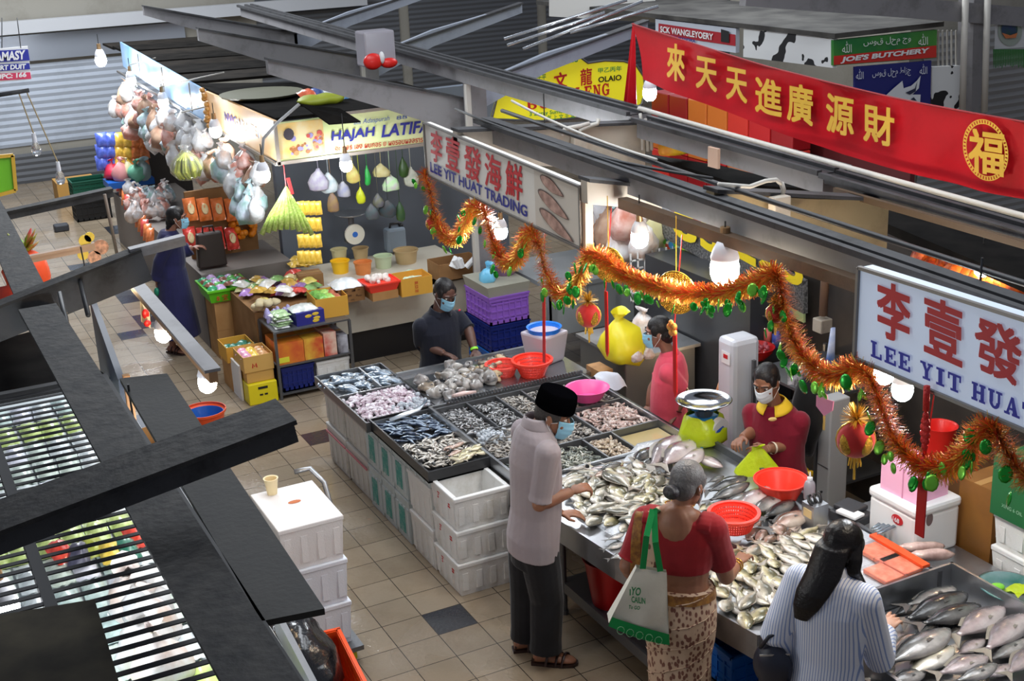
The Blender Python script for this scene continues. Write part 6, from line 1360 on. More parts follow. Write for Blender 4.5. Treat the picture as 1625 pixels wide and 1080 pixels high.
for s_, a, c, t in (('YO', (1000, 943), (1016, 945), (1002, 930)), ('CAILIN', (1002, 955), (1024, 958), (1002, 945)), ('To GO', (997, 965), (1015, 967), (998, 959)), ('l', (999, 944), (1001, 944), (999, 934))):
    pa, pc, pt = Q(*a, -.2), Q(*c, -.2), Q(*t, -.2); lettering(s_, pa, (pc-pa).normalized(), (pt-pa).normalized(), (pc-pa).length, (pt-pa).length, M_GRT, bg, bold=.03)
b = MB()
for q in range(5): c = Q(985+q*15, 1000+q*4, -.2); b.tube([c+RV*(.018*math.cos(t*.6))+ZV*(.022*math.sin(t*.6)) for t in range(11)], .0015, 5)
b.ob('leaf_print', mat('pale_green_print', srgb(120, 170, 130), .6), bg)

# the long haired woman in the striped blouse
p = Person('person with long black hair in a blue-striped blouse touching the large fish', (.98, -2.76), .97)
p.spine(p.J(1308, 1088), p.J(1322, 908, .0), 50, sw=.178, hw=.15)
p.head(p.J(1338, 868, .03), 38, 22, neck_r=.045)
er, wr = p.J(1396, 1044, .04), p.J(1402, 1002, .26); el, wl = p.J(1230, 1004, .05), p.J(1262, 1050, .2)
p.arm(p.mb, p.sr, er, wr); p.arm(p.mb, p.sl, el, wl)
hand(p.mb, wr, p.J(1424, 972, .33)-wr, -ZV-RV*.3, -RV+ZV*.3, .92, .6); hand(p.mb, wl, RV*.6+NV*.4-ZV*.2, -ZV, RV-NV, .92, .7)
p.torso(p.mb, -.01, 0)
kl, kr = p.pel-p.right*.08-ZV*.4, p.pel+p.right*.08-ZV*.4; al, ar = Vector((kl.x, kl.y, .08)), Vector((kr.x, kr.y, .08))
p.leg(p.mb, p.pel-p.right*.08, kl, al); p.leg(p.mb, p.pel+p.right*.08, kr, ar); p.shoe(al, p.sf, M_BLACK); p.shoe(ar, p.sf, M_BLACK)
p.finish('light', .0055)
M_STR = mat('striped_blouse', srgb(214, 218, 228), .7, bump=.25, bscale=10); N, L, bs = nodes(M_STR)
tc = N.new('ShaderNodeTexCoord'); wv = N.new('ShaderNodeTexWave'); wv.inputs['Scale'].default_value = 1; wv.bands_direction = 'X'; mp = N.new('ShaderNodeMapping'); mp.inputs['Rotation'].default_value = (0, 0, -math.atan2(p.right.y, p.right.x)); mp.vector_type = 'POINT'; L.new(tc.outputs['Object'], mp.inputs[0]); mp.inputs['Scale'].default_value = (24, 24, 24); L.new(mp.outputs[0], wv.inputs['Vector'])
rr = N.new('ShaderNodeValToRGB'); rr.color_ramp.elements[0].position = .66; rr.color_ramp.elements[1].position = .86; rr.color_ramp.elements[0].color = (*srgb(222, 224, 232), 1); rr.color_ramp.elements[1].color = (*srgb(140, 158, 200), 1); L.new(wv.outputs['Fac'], rr.inputs[0]); L.new(rr.outputs[0], bs.inputs['Base Color'])
b = MB(); p.torso(b, .026, .035, 0, wide=.012); p.arm(b, p.sr, er, wr, .022, .97, (.058, .056, .052, .05, .05, .044, .036)); p.arm(b, p.sl, el, wl, .022, .97, (.058, .056, .052, .05, .05, .044, .036)); p.part(b, 'blouse', M_STR, .006, 4)
M_CUFF = cloth_mat('white_cuff_cloth', srgb(220, 222, 230))
b = MB(); b.tube([er.lerp(wr, .78), er.lerp(wr, .99)], [.05, .045], 16); b.tube([el.lerp(wl, .78), el.lerp(wl, .99)], [.05, .045], 16); p.part(b, 'cuffs', M_CUFF, .006, 2)
collar(p, M_CUFF, .04, .066, .4)
b = MB(); b.loft([ring(Vector((p.pel.x, p.pel.y, z)), p.right, p.fwd, a, f, 26) for z, a, f in ((p.pel.z+.04, .165, .135), (p.pel.z-.1, .19, .16), (.6, .2, .17), (.4, .2, .17))]); p.raw(b, 'skirt', cloth_mat('black_skirt_cloth', srgb(16, 17, 24)))
def hx(b):
    k = p.hk; path = [(p.hp(0, -.03, .06), .07, .06), (p.hp(0, -.085, .0), .084, .05), (p.nk-p.fwd*.085+p.up*.02-p.right*.01, .088, .042), (p.nk-p.fwd*.125-p.up*.06-p.right*.035, .082, .03), (p.nk-p.fwd*.14-p.up*.13-p.right*.055, .066, .024), (p.nk-p.fwd*.14-p.up*.2-p.right*.075, .035, .014)]
    b.loft([ring(c, p.right, p.fwd, a*k, d*k, 18) for c, a, d in path])
    b.tube([p.hp(.06, .0, .05), p.hp(.078, -.01, -.03), p.nk+p.right*.085+p.fwd*.01+p.up*.03, p.nk+p.right*.1+p.fwd*.07-p.up*.06, p.nk+p.right*.1+p.fwd*.1-p.up*.14], [.03*k, .04*k, .04*k, .034*k, .012*k], 12, sq=.7)
p.hair_cap(mat('long_black_hair', (.010, .008, .008), .32, bump=.4, bscale=60, spec=.3), extra=hx, vol=1.06)
# her navy handbag
hb_ = T('handbag', 'dark navy handbag hanging at the left elbow of the long-haired woman', 'bag', p.J(1228, 1050, -.02))
b = MB(); c = p.J(1226, 1056, .02); b.sph(c, (.10, .06, .12), 14, 10, Matrix((p.right, p.fwd, ZV)).transposed()); b.ob('bag_body', mat('navy_leather', srgb(24, 28, 44), .4), hb_, smooth=True)
b = MB(); b.tube([c+RV*.06+ZV*.1, p.J(1238, 1008, .0)+ZV*.02, p.J(1220, 1010, .0), c-RV*.06+ZV*.1], .009, 8); b.ob('bag_handle', mat('navy_leather_strap', srgb(20, 22, 36), .4), hb_, smooth=True)
b = MB(); b.beam(c-RV*.07+ZV*.085-NV*.04, c+RV*.07+ZV*.085-NV*.04, .008, .008); b.ob('zip', M_STEEL, hb_)

# the fishmonger in the dark polo shirt
p = Person('person in a dark navy polo shirt and blue mask cleaning fish behind the cutting counter', (1.44, 2.42), 1.0)
p.spine(p.J(700, 592), p.J(697, 494), -58, sw=.19, hw=.158)
p.head(p.J(706, 466, -.04), -52, 24, neck_r=.058)
er, wr = p.J(668, 545, -.04), p.J(704, 560, -.2); el, wl = p.J(744, 524, .0), p.J(753, 556, -.12)
p.arm(p.mb, p.sr, er, wr); p.arm(p.mb, p.sl, el, wl)
hand(p.mb, wr, p.J(726, 568, -.26)-wr, -ZV-NV*.3, NV+ZV*.5, 1.0, .6, .9); hand(p.mb, wl, p.J(760, 568, -.2)-wl, -ZV, -RV-NV*.2, 1.0, .4)
p.torso(p.mb, -.01, 0)
kl, kr = p.pel-p.right*.09-ZV*.4, p.pel+p.right*.09-ZV*.4; al, ar = Vector((kl.x, kl.y, .08)), Vector((kr.x, kr.y, .08))
p.leg(p.mb, p.pel-p.right*.08, kl, al); p.leg(p.mb, p.pel+p.right*.08, kr, ar); p.shoe(al, p.sf, M_BLACK); p.shoe(ar, p.sf, M_BLACK)
p.finish('dark', .0055, lips=False)
M_POLO = cloth_mat('navy_polo_cloth', srgb(24, 26, 36), srgb(28, 30, 42))
b = MB(); p.torso(b, .022, -.12, .015, wide=.01); p.arm(b, p.sr, er, wr, .016, .42); p.arm(b, p.sl, el, wl, .016, .42); p.part(b, 'polo_shirt', M_POLO, .006, 4)
b = MB(); p.leg(b, p.pel-p.right*.08, kl, al, .014); p.leg(b, p.pel+p.right*.08, kr, ar, .014); p.part(b, 'trousers', cloth_mat('dark_trouser_cloth', srgb(22, 23, 28)), .008, 4)
collar(p, M_POLO, .035, .074, .9); p.mask(); p.hair_cap(vol=.99)
b = MB(); q = p.J(729, 492, -.13); b.sph(q, (.012, .006, .009), 8, 6); p.raw(b, 'chest_logo', flat(srgb(200, 40, 60), .6))
b = MB(); ax = (wl-el).normalized(); _, s1_, u1_ = frame(ax); b.tube([el.lerp(wl, .88), el.lerp(wl, .99)], [.034, .033], 16, cap=False); p.raw(b, 'wristband', mat('lime_band', srgb(150, 230, 60), .4))

# the woman in the pink polo shirt
p = Person('person in a coral pink polo shirt and blue mask behind the prawn trays', (2.27, .58), .93)
p.spine(p.J(1064, 684), p.J(1064, 562), 166, sw=.175, hw=.155)
p.head(p.J(1044, 527), 172, 6, neck_r=.048)
el, wl = p.J(1086, 622, -.1), p.J(1072, 656, -.12); er, wr = p.J(1036, 616, .16), p.J(1030, 644, .1)
p.arm(p.mb, p.sl, el, wl); p.arm(p.mb, p.sr, er, wr)
hand(p.mb, wl, p.J(1056, 672, -.16)-wl, -ZV+NV*.3, -RV-NV*.3, .92, .35); hand(p.mb, wr, p.J(1020, 657, .06)-wr, -ZV, -RV-NV, .92, .35)
p.torso(p.mb, -.01, 0)
kl, kr = p.pel-p.right*.08-ZV*.38, p.pel+p.right*.08-ZV*.38; al, ar = Vector((kl.x, kl.y, .08)), Vector((kr.x, kr.y, .08))
p.leg(p.mb, p.pel-p.right*.08, kl, al); p.leg(p.mb, p.pel+p.right*.08, kr, ar); p.shoe(al, p.sf, M_BLACK); p.shoe(ar, p.sf, M_BLACK)
p.finish('mid', .0055, lips=False)
M_PINKS = cloth_mat('coral_pink_cloth', srgb(228, 88, 108), srgb(216, 76, 98))
b = MB(); p.torso(b, .022, -.1, .02, wide=.012); p.arm(b, p.sl, el, wl, .016, .45); p.arm(b, p.sr, er, wr, .016, .45); p.part(b, 'polo_shirt', M_PINKS, .006, 4)
b = MB(); p.leg(b, p.pel-p.right*.08, kl, al, .014); p.leg(b, p.pel+p.right*.08, kr, ar, .014); p.part(b, 'trousers', cloth_mat('black_trousers', srgb(22, 22, 26)), .008, 4)
collar(p, M_PINKS, .035, .066, .9); p.mask(); p.hair_cap(vol=1.02, extra=lambda b: b.sph(p.hp(0, -.07, -.05), (.06*p.hk, .045*p.hk, .05*p.hk), 14, 10))
b = MB(); ax = (wl-el).normalized(); _, s1_, u1_ = frame(ax); c = el.lerp(wl, .84); b.tube([c+s1_*(.034*math.cos(t*.4))+u1_*(.034*math.sin(t*.4)) for t in range(17)], .005, 6); p.raw(b, 'bracelet', mat('dark_bracelet', srgb(90, 30, 30), .4))
b = MB(); c = p.J(1052, 588, -.16); b.tube([c+RV*(.012*math.cos(t*.5))+ZV*(.018*math.sin(t*.5)) for t in range(13)], .0025, 5); p.raw(b, 'chest_emblem', flat(srgb(120, 30, 50), .6))

# the woman in the maroon shirt with yellow collar
p = Person('person in a maroon polo shirt with yellow collar and white mask packing a lime bag', (2.33, -.55), .96)
p.spine(p.J(1236, 762), p.J(1230, 642, .0), -122, sw=.185, hw=.165)
p.head(p.J(1216, 606, -.05), -128, 22, neck_r=.05)
er, wr = p.J(1196, 684, .02), p.J(1178, 694, -.12); el, wl = p.J(1264, 704, -.06), p.J(1218, 712, -.2)
p.arm(p.mb, p.sr, er, wr, 0, 1, (.06, .056, .05, .046, .044, .036, .028)); p.arm(p.mb, p.sl, el, wl, 0, 1, (.06, .056, .05, .046, .044, .036, .028))
hand(p.mb, wr, p.J(1168, 702, -.2)-wr, -ZV+RV*.4, RV-NV, .95, .8, .9); hand(p.mb, wl, p.J(1194, 716, -.24)-wl, -ZV*.6+NV*.6, ZV-RV*.1, .95, .75, .9)
p.torso(p.mb, -.008, 0)
kl, kr = p.pel-p.right*.09-ZV*.38, p.pel+p.right*.09-ZV*.38; al, ar = Vector((kl.x, kl.y, .08)), Vector((kr.x, kr.y, .08))
p.leg(p.mb, p.pel-p.right*.08, kl, al); p.leg(p.mb, p.pel+p.right*.08, kr, ar); p.shoe(al, p.sf, M_BLACK); p.shoe(ar, p.sf, M_BLACK)
p.finish('brown', .0055, lips=False)
M_MAR = cloth_mat('maroon_cloth', srgb(122, 20, 40), srgb(110, 16, 36))
b = MB(); p.torso(b, .024, -.06, .03, wide=.015); p.arm(b, p.sr, er, wr, .016, .42); p.arm(b, p.sl, el, wl, .016, .45); p.part(b, 'polo_shirt', M_MAR, .006, 4)
b = MB(); p.leg(b, p.pel-p.right*.08, kl, al, .016); p.leg(b, p.pel+p.right*.08, kr, ar, .016); b.loft([ring(p.pel+p.up*z, p.right, p.fwd, .17, .13, 20) for z in (-.12, .06)]); p.part(b, 'trousers', cloth_mat('beige_trousers', srgb(150, 130, 108)), .008, 4)
collar(p, mat('yellow_collar', srgb(226, 186, 30), .7), .045, .07, .7, fall=.06); p.mask(M_MASKW); p.hair_cap(vol=1.0, extra=lambda b: b.sph(p.hp(.0, -.12, -.02), (.035*p.hk,)*3, 12, 8))
b = MB(); c = p.J(1226, 665, -.175); b.sph(c, (.028, .006, .014), 10, 6, Matrix((RV, NV, ZV)).transposed()); p.raw(b, 'chest_logo', flat(srgb(226, 196, 120), .6))
b = MB(); b.tube([el.lerp(wl, .8), el.lerp(wl, .86)], .04, 16, cap=False); p.raw(b, 'bangle', mat('white_bangle', srgb(226, 214, 190), .3))
b = MB(); c0 = p.J(1196, 712, -.25)
b.lathe((0, 0, 0), [(.05, -.32), (.15, -.31), (.17, -.24), (.13, -.12), (.05, -.02), (.035, .0), (.05, .03)], 22, True, False, 1, .5); crumple(b, 5, .03, 12); b.v = [c0+RV*(v.x+.02)+NV*v.y+ZV*v.z for v in b.v]
b.ob('plastic_bag', M_LIME, at=c0, smooth=True, label='lime plastic bag held open by the maroon-shirted woman', cat='bag')

# the woman in the navy dress down the aisle
p = Person('person in a long navy dress and blue mask shopping at the far grocery stall', (-.08, 6.1), .93)
p.spine(p.J(272, 436), p.J(268, 366), 14, sw=.175, hw=.16)
p.head(p.J(281, 346), 8, 4, neck_r=.05)
er, wr = p.J(254, 415, -.14), p.J(249, 447, -.1); el, wl = p.J(292, 400, .1), p.J(306, 392, .12)
p.arm(p.mb, p.sr, er, wr); p.arm(p.mb, p.sl, el, wl)
hand(p.mb, wr, -ZV+RV*.3, -RV+NV*.5, RV-NV*.2, .92, .9); hand(p.mb, wl, RV+ZV*.1, -ZV, -NV, .92, .5)
p.torso(p.mb, -.01, 0)
ar, al = P(274, 548, z=.08), P(292, 536, z=.08); kl, kr = p.pel.lerp(al, .52), p.pel.lerp(ar, .52)
p.leg(p.mb, p.pel-p.right*.08, kl, al); p.leg(p.mb, p.pel+p.right*.08, kr, ar); p.shoe(al, heading(-20), M_SANDAL, 'sandal', True); p.shoe(ar, heading(-30), M_SANDAL, 'sandal', True)
p.finish('mid', .006, lips=False)
M_NAVY = cloth_mat('navy_dress_cloth', srgb(38, 38, 78), srgb(32, 32, 66))
b = MB(); p.torso(b, .024, .0, .02, wide=.02); p.arm(b, p.sr, er, wr, .016, .92, (.06, .058, .055, .055, .056, .056, .06)); p.arm(b, p.sl, el, wl, .016, .92, (.06, .058, .055, .055, .056, .056, .06)); ft_ = P(285, 530, z=.2)
b.loft([ring(p.pel.lerp(ft_, t)+p.up*(.06*(1-t)), p.right, p.sf, (.18+.05*t), (.15+.07*t), 24) for t in (0, .2, .5, .8, 1.0)]); p.part(b, 'dress', M_NAVY, .008, 4)
p.mask(); p.hair_cap(vol=1.02, extra=lambda b: (b.sph(p.hp(0, -.07, -.05), (.055*p.hk, .05*p.hk, .07*p.hk), 14, 10), b.sph(p.hp(0, -.085, -.1), (.04*p.hk,)*3, 12, 8)))
b = MB(); c = wr-ZV*.1; b.grid(lambda u, v: c+RV*((u-.5)*.16*(.4+v))-ZV*(.26*v)+NV*(.05*math.sin(u*PI*2)*v), 12, 8); b.ob('plastic_bag', mat('thin_white_plastic', srgb(206, 214, 218), .3, trans=.3), at=c, smooth=True, label='white plastic bag hanging from the hand of the navy-dressed woman', cat='bag')
b = MB(); b.sph(wr+RV*.0-ZV*.09+NV*-.05, (.03, .03, .045), 10, 8); b.ob('green_purse', flat(srgb(10, 120, 90), .4), at=wr, smooth=True, label='small green purse held above the white plastic bag', cat='purse')
# ---------------------------------------------------------------- lamps
RG = random.Random(5)
def glow(name, c, st): return mat(name, c, .4, emit=st, ecol=c)
M_GLOWW = glow('lit_white_bulb', (.9, .95, 1.0), 75); M_GLOWY = glow('lit_warm_bulb', (1.0, .72, .42), 60); M_GLOWN = glow('lit_neutral_bulb', (1.0, .86, .68), 75)
M_PORC = mat('bulb_collar', srgb(220, 220, 226), .4); M_SOCK = mat('brass_socket', srgb(150, 120, 84), .4, .4)
def bulb(lab, c, r=.05, m=M_GLOWW, cord=.2, big=False):
    c = Vector(c); g = T('hanging_bulb', lab, 'lamp', c)
    b = MB(); k = r/.05
    b.lathe((0, 0, 0), [(.001, -.055*k), (.024*k, -.052*k), (.042*k, -.036*k), (.05*k, -.01*k), (.05*k, .015*k), (.046*k, .03*k)], 16, False, True); b.ob('glass', m, g, local=True, smooth=True)
    b = MB(); b.lathe((0, 0, 0), [(.046*k, .03*k), (.05*k, .045*k), (.04*k, .075*k), (.026*k, .10*k)], 16, True, True); b.ob('collar', M_PORC, g, local=True, smooth=True)
    b = MB(); b.cyl((0, 0, .10*k), (0, 0, .15*k), .02*k, .017*k, 12); b.ob('socket', M_SOCK, g, local=True)
    if cord and c.y < 2 and 1.1 < c.x < 2.4: cord = max(cord, 2.6-c.z-.15*k)
    if cord: b = MB(); b.cyl((0, 0, .15*k), (0, 0, .15*k+cord), .005, n=6); b.ob('cord', M_CABLE, g, local=True)
    return g
bulb('white lit bulb under the red-lettered sign, left of the fish picture', P(795, 368, x=1.15), .045, cord=.12)
bulb('white lit bulb hanging from the left end of the brown batten', P(1015, 378, x=1.2), .05, cord=.1)
bulb('large warm white bulb hanging from the brown batten over the prawn trays', P(1150, 428, x=1.2), .075, M_GLOWN, cord=.03)
bulb('right one of two white bulbs under the bluish sign', P(1432, 618, x=1.6), .05, cord=.3); bulb('white lit bulb behind the garland beside the corner of the bluish sign', P(1403, 592, x=1.65), .05, cord=.3)
bulb('white lit bulb hidden behind the bluish sign above the large grey fish', P(1545, 585, x=1.35), .06, M_GLOWN, cord=.3)
bulb('warm lit bulb at the free end of the grey batten over the aisle', P(329, 607, z=2.27), .042, M_GLOWY, cord=.0); bulb('warm lit bulb at the middle of the grey batten over the aisle', P(259, 529, z=2.27), .042, M_GLOWY, cord=.0)
bulb('white lit bulb at the corner below the orange fascia', P(418, 278, y=4.45), .06, cord=.1); bulb('white lit bulb hanging in front of the green corner sign', P(549, 262, y=4.3), .055, cord=.3)
bulb('white lit bulb over the pinkish plastic bags, third from the corner', P(342, 208, x=.55), .06, cord=.1); bulb('white lit bulb hanging before the sky printed fascia', P(259, 163, x=.55), .06, cord=.1)
bulb('white lit bulb above the farthest plastic bags', P(208, 128, x=.55), .06, cord=.1); bulb('white lit bulb at the end of the farthest lamp arm against the shutter', P(160, 96, x=.3), .07, cord=.12)
bulb('white lit bulb inside the fish stall seen above the fish picture', P(866, 245, x=2.0), .07, cord=.25); bulb('white lit bulb right of the red drape end of the banner', P(1031, 148, x=3.0), .055, cord=.2)
g = T('lamp_disc', 'small warm lit lamp disc on the dark rafter', 'lamp', P(173, 462, z=2.3)); b = MB(); b.lathe((0, 0, 0), [(.001, -.02), (.03, -.018), (.036, 0), (.001, .004)], 16); b.ob('glass', M_GLOWY, g, local=True, smooth=True); b = MB(); b.tube([(0, 0, 0), (-.1, .05, .12), (-.1, .1, .25)], .004, 6); b.ob('cord', M_CABLE, g, local=True)
bulb('white lit bulb shining through the roof grate at the lower left edge', P(4, 965, z=1.55), .07, cord=.5)
bulb('white lit bulb added to light the grated stall, hidden behind the crossing beams', P(228, 775, z=1.95), .06, cord=.3); pass  # extra bulb, out of sight, added to brighten the packets under the grate
for k, (px, py_, z) in enumerate(((57, 235, 2.2), (95, 280, 2.2))):
    c = P(px, py_, y=5.0); g = T('clear_bulb', ['short', 'long'][k]+' unlit clear glass lamp hanging on a cord at the far left', 'lamp', c)
    b = MB(); b.lathe((0, 0, 0), [(.001, -.07), (.03, -.065), (.042, -.03), (.034, .02), (.018, .05)], 14, False, False); b.ob('glass', mat('clear_glass', (.9, .93, .95), .04, trans=.9), g, local=True, smooth=True)
    b = MB(); b.cyl((0, 0, .05), (0, 0, .13), .02, .016, 10); b.ob('socket', M_PORC, g, local=True)
    t_ = P([30, 42][k], [148, 145][k], y=5.0); b = MB(); b.tube([c+Vector((0, 0, .13)), t_], .006, 6); b.ob('cord', mat('beige_cord', srgb(170, 150, 110), .6), g)
cable([P(-10, 152, y=5), P(46, 143, y=5)], .02, M_SOOT2, 'dark rod carrying the cords of the clear lamps', name='rod')

# ---------------------------------------------------------------- festival garland
M_TIN = [mat('orange_tinsel', srgb(226, 110, 48), .28, .45), mat('red_tinsel', srgb(196, 60, 40), .28, .45), mat('gold_tinsel', srgb(232, 186, 74), .25, .55), mat('copper_tinsel', srgb(196, 120, 60), .28, .45)]
M_LEAFG = mat('green_foil', srgb(20, 150, 40), .25, .5); M_LEAFG2 = mat('lime_foil', srgb(120, 200, 60), .25, .4)
def densify(pts, step):
    out = [pts[0]]
    for a, c in zip(pts, pts[1:]):
        n = max(1, int((c-a).length/step)); out += [a.lerp(c, (i+1)/n) for i in range(n)]
    return out
def smoothp(pts, it=2):
    for _ in range(it): pts = [pts[0]]+[(pts[i-1]+pts[i]*2+pts[i+1])/4 for i in range(1, len(pts)-1)]+[pts[-1]]
    return pts
def garland(lab, px, n, rad, nleaf, x=.98):
    pts = smoothp(densify([P(a, c, x=x) for a, c in px], .02), 4); g = T('tinsel_garland', lab, 'garland', pts[0])
    b = MB()
    for k in range(n):
        t = RG.random()*(len(pts)-2); i = int(t); c = pts[i].lerp(pts[i+1], t-i); d = (pts[i+1]-pts[i]).normalized(); _, s1, u1 = frame(d); a = RG.uniform(0, 2*PI)
        o = (s1*math.cos(a)+u1*math.sin(a)+d*RG.uniform(-.6, .6)).normalized(); l = rad*RG.uniform(.6, 1.25)*(1+.3*abs(d.z)); w = d.cross(o).normalized()*RG.uniform(.0016, .003)
        low = -o.z; b.m(RG.choice((2, 2, 2, 0)) if low > .25 else RG.choice((0, 2, 1, 3, 0, 3, 2)))
        e = c+o*l+Vector((RG.uniform(-.006, .006), RG.uniform(-.006, .006), -.006)); b.add([c+w, c-w, e-w*.6, e+w*.6], [(0, 1, 2, 3)])
    b.ob('tinsel', M_TIN, g)
    for k in range(nleaf):
        i = RG.randrange(len(pts)); c = pts[i]+Vector((RG.uniform(-.08, -.03), RG.uniform(-.06, .06), -rad*RG.uniform(.9, 1.6))); r = RG.uniform(.018, .03)
        b = MB(); R = Matrix.Rotation(RG.uniform(-.7, .7), 3, 'Z') @ Matrix.Rotation(RG.uniform(-.5, .5), 3, 'Y')
        b.lathe((0, 0, 0), [(.001, -.004), (r*.7, -.003), (r, 0), (r*.7, .003), (.001, .004)], 10)
        b.v = [c + R @ Vector((v.z, v.x, v.y*1.25)) for v in b.v]; b.ob('leaf', RG.choice((M_LEAFG, M_LEAFG, M_LEAFG2)), g, smooth=True)
    return g
garland('orange and gold tinsel garland looping below the red-lettered sign', [(672, 270), (682, 300), (690, 345), (704, 374), (724, 380), (740, 352), (750, 322), (768, 335), (782, 385), (800, 418), (820, 412), (832, 378), (842, 362), (856, 388), (864, 430), (882, 464), (902, 470), (918, 440), (934, 402)], 8000, .054, 40)
garland('long orange tinsel garland looping from the fish picture post to the right edge', [(934, 402), (950, 402), (974, 424), (1010, 444), (1050, 456), (1100, 466), (1150, 464), (1196, 448), (1232, 428), (1240, 462), (1248, 512), (1268, 556), (1300, 590), (1326, 598), (1348, 586), (1364, 578), (1384, 602), (1400, 650), (1420, 700), (1452, 734), (1496, 744), (1534, 722), (1556, 684), (1572, 668), (1590, 702), (1612, 740), (1645, 772)], 15000, .055, 80)
M_RED = mat('red_velvet', srgb(190, 20, 16), .6, sheen=.3); M_GLIT = mat('gold_glitter', srgb(226, 180, 70), .25, .8, col2=srgb(150, 100, 20), nscale=160, bump=1.0, bscale=240)
def pineapple(lab, c, r, tail=True):
    g = T('fruit_ornament', lab, 'ornament', c, .9); b = MB(); b.sph((0, 0, 0), (r*.8, r, r*1.02), 18, 12); b.ob('red_ball', M_RED, g, local=True, smooth=True)
    for s in (-1, 1):
        b = MB(); R = Matrix.Rotation(.6*s, 3, 'Z'); b.sph(R @ Vector((-.68*r, -.18*r*s, -.1*r)), (.22*r, .38*r, .6*r), 12, 8, R @ Matrix.Rotation(.18*s, 3, 'X')); b.ob('gold_petal', M_GLIT, g, local=True, smooth=True)
    b = MB()
    for k in range(150):
        a = RG.uniform(0, 2*PI); el = RG.uniform(-.2, 1.2); d = Vector((math.cos(a)*math.cos(el), math.sin(a)*math.cos(el), math.sin(el))); w = d.cross(ZV).normalized()*.004; c0 = Vector((0, 0, r*1.15)); b.add([c0+w, c0-w, c0+d*r*RG.uniform(.6, 1.0)-w*.3, c0+d*r*.9+w*.3], [(0, 1, 2, 3)])
    b.ob('gold_crown', M_TIN[2], g, local=True)
    b = MB(); b.tube([Vector((0, r*math.cos(a*PI/8)*1.0, r*1.03*math.sin(a*PI/8))) for a in range(17)], r*.06, 6); b.v = [Vector((v.x-.02*r, v.y, v.z)) for v in b.v]; b.ob('gold_rim', M_TIN[2], g, local=True)
    if tail:
        b = MB()
        for k in range(30): a = RG.uniform(0, 2*PI); q = Vector((math.cos(a)*.25*r, math.sin(a)*.25*r, -r)); b.tube([q*.6, q, q+Vector((q.x*.3, q.y*.3, -r*RG.uniform(.3, .6)))], .003, 4)
        b.cyl((0, 0, -r), (0, 0, -r*2.3), .005); b.ob('tassel', M_TIN[2], g, local=True)
    b = MB(); b.cyl((0, 0, r), (0, 0, r*2.6), .003, n=5); b.ob('cord', M_CABLE, g, local=True)
    return g
pineapple('red and gold fruit ornament with gold leaf crown above the blue-lined tub', P(934, 500, x=.95), .072)
pineapple('red and gold fruit ornament hanging in front of the cooler box', P(1358, 697, x=.97), .082)
pineapple('small red and gold fruit ornament under the left end of the red-lettered sign', P(686, 355, x=.97), .05)
pineapple('orange-red fruit ornament hanging at the bend of the garland above the maroon shirt', P(1231, 497, x=.97), .045)
def coin(lab, c, r):
    g = T('gold_coin_ornament', lab, 'ornament', c, .5); b = MB(); b.tube([(-.01, 0, 0), (.01, 0, 0)], r, 32); b.ob('disc', M_GLIT, g, local=True)
    b = MB(); b.tube([Vector((-.0, r*math.cos(a*PI/16), r*math.sin(a*PI/16))) for a in range(33)], r*.06, 8); b.ob('rim', mat('gold_foil', srgb(214, 176, 70), .25, .9), g, local=True)
    b = MB(); b.cyl((0, 0, r), (0, 0, r+.3), .003, n=5); b.ob('cord', M_TIN[2], g, local=True)
coin('round gold coin ornament hanging behind the garland above the pink-shirted woman', P(1073, 464, x=1.05), .112)
coin('gold lattice coin ornament half hidden by the garland beside the fish picture post', P(966, 420, x=1.05), .10)
def ribbon(lab, a, c, w, x, knot=None, point=True):
    p0, p1 = P(*a, x=x), P(*c, x=x); g = T('red_ribbon', lab, 'ribbon', p0); b = MB()
    pts = [p0+Vector((0, w/2, 0)), p0-Vector((0, w/2, 0)), p1-Vector((0, w/2, 0)), p1+Vector((0, 0, -w if point else 0)), p1+Vector((0, w/2, 0))]; b.prism(pts, (.006, 0, 0)); b.ob('band', mat('red_satin', srgb(206, 18, 18), .35), g); b = MB(); b.tube([p0, Vector((p0.x+.05, p0.y, 2.56))], .003, 5); b.ob('cord', M_DKRED, g)
    if knot:
        k0 = P(*knot, x=x-.01); b = MB()
        for q in range(5): aa = q*2*PI/5; b.sph(k0+Vector((-.01, .028*math.cos(aa), .028*math.sin(aa))), (.012, .02, .02), 8, 6)
        b.sph(k0, (.022, .014, .014), 8, 6); b.ob('paper_flower', mat('orange_gold_paper', srgb(226, 110, 50), .4, col2=srgb(240, 190, 80), nscale=40), g, smooth=True)
ribbon('long red ribbon behind the left loop of the garland', (862, 455), (863, 575), .032, 1.15, point=False)
ribbon('pointed red ribbon between the fruit ornament and the yellow bags', (961, 462), (963, 558), .032, 1.12)
ribbon('red ribbon with an orange paper flower in front of the pink-shirted woman', (1070, 520), (1071, 622), .034, 1.1, (1069, 520))
ribbon('long red ribbon in front of the cooler box', (1464, 760), (1458, 850), .05, .97, point=False)
b = MB(); p0 = P(1471, 612, x=.97); p1 = P(1466, 742, x=.97)
b.tube([p0, p0.lerp(p1, .3)], .013, 8)
for q in range(7): b.sph(p0.lerp(p1, .36+.075*q), (.012, .03*math.sin(.5+q*.42), .02), 8, 6)
b.tube([p0.lerp(p1, .85), p1], [.008, .024], 8); b.ob('knot_tassel', mat('red_knot_cord', srgb(206, 30, 26), .5, bump=.8, bscale=120), at=p0, smooth=True, label='red knotted cord tassel hanging below the bluish sign', cat='ornament')
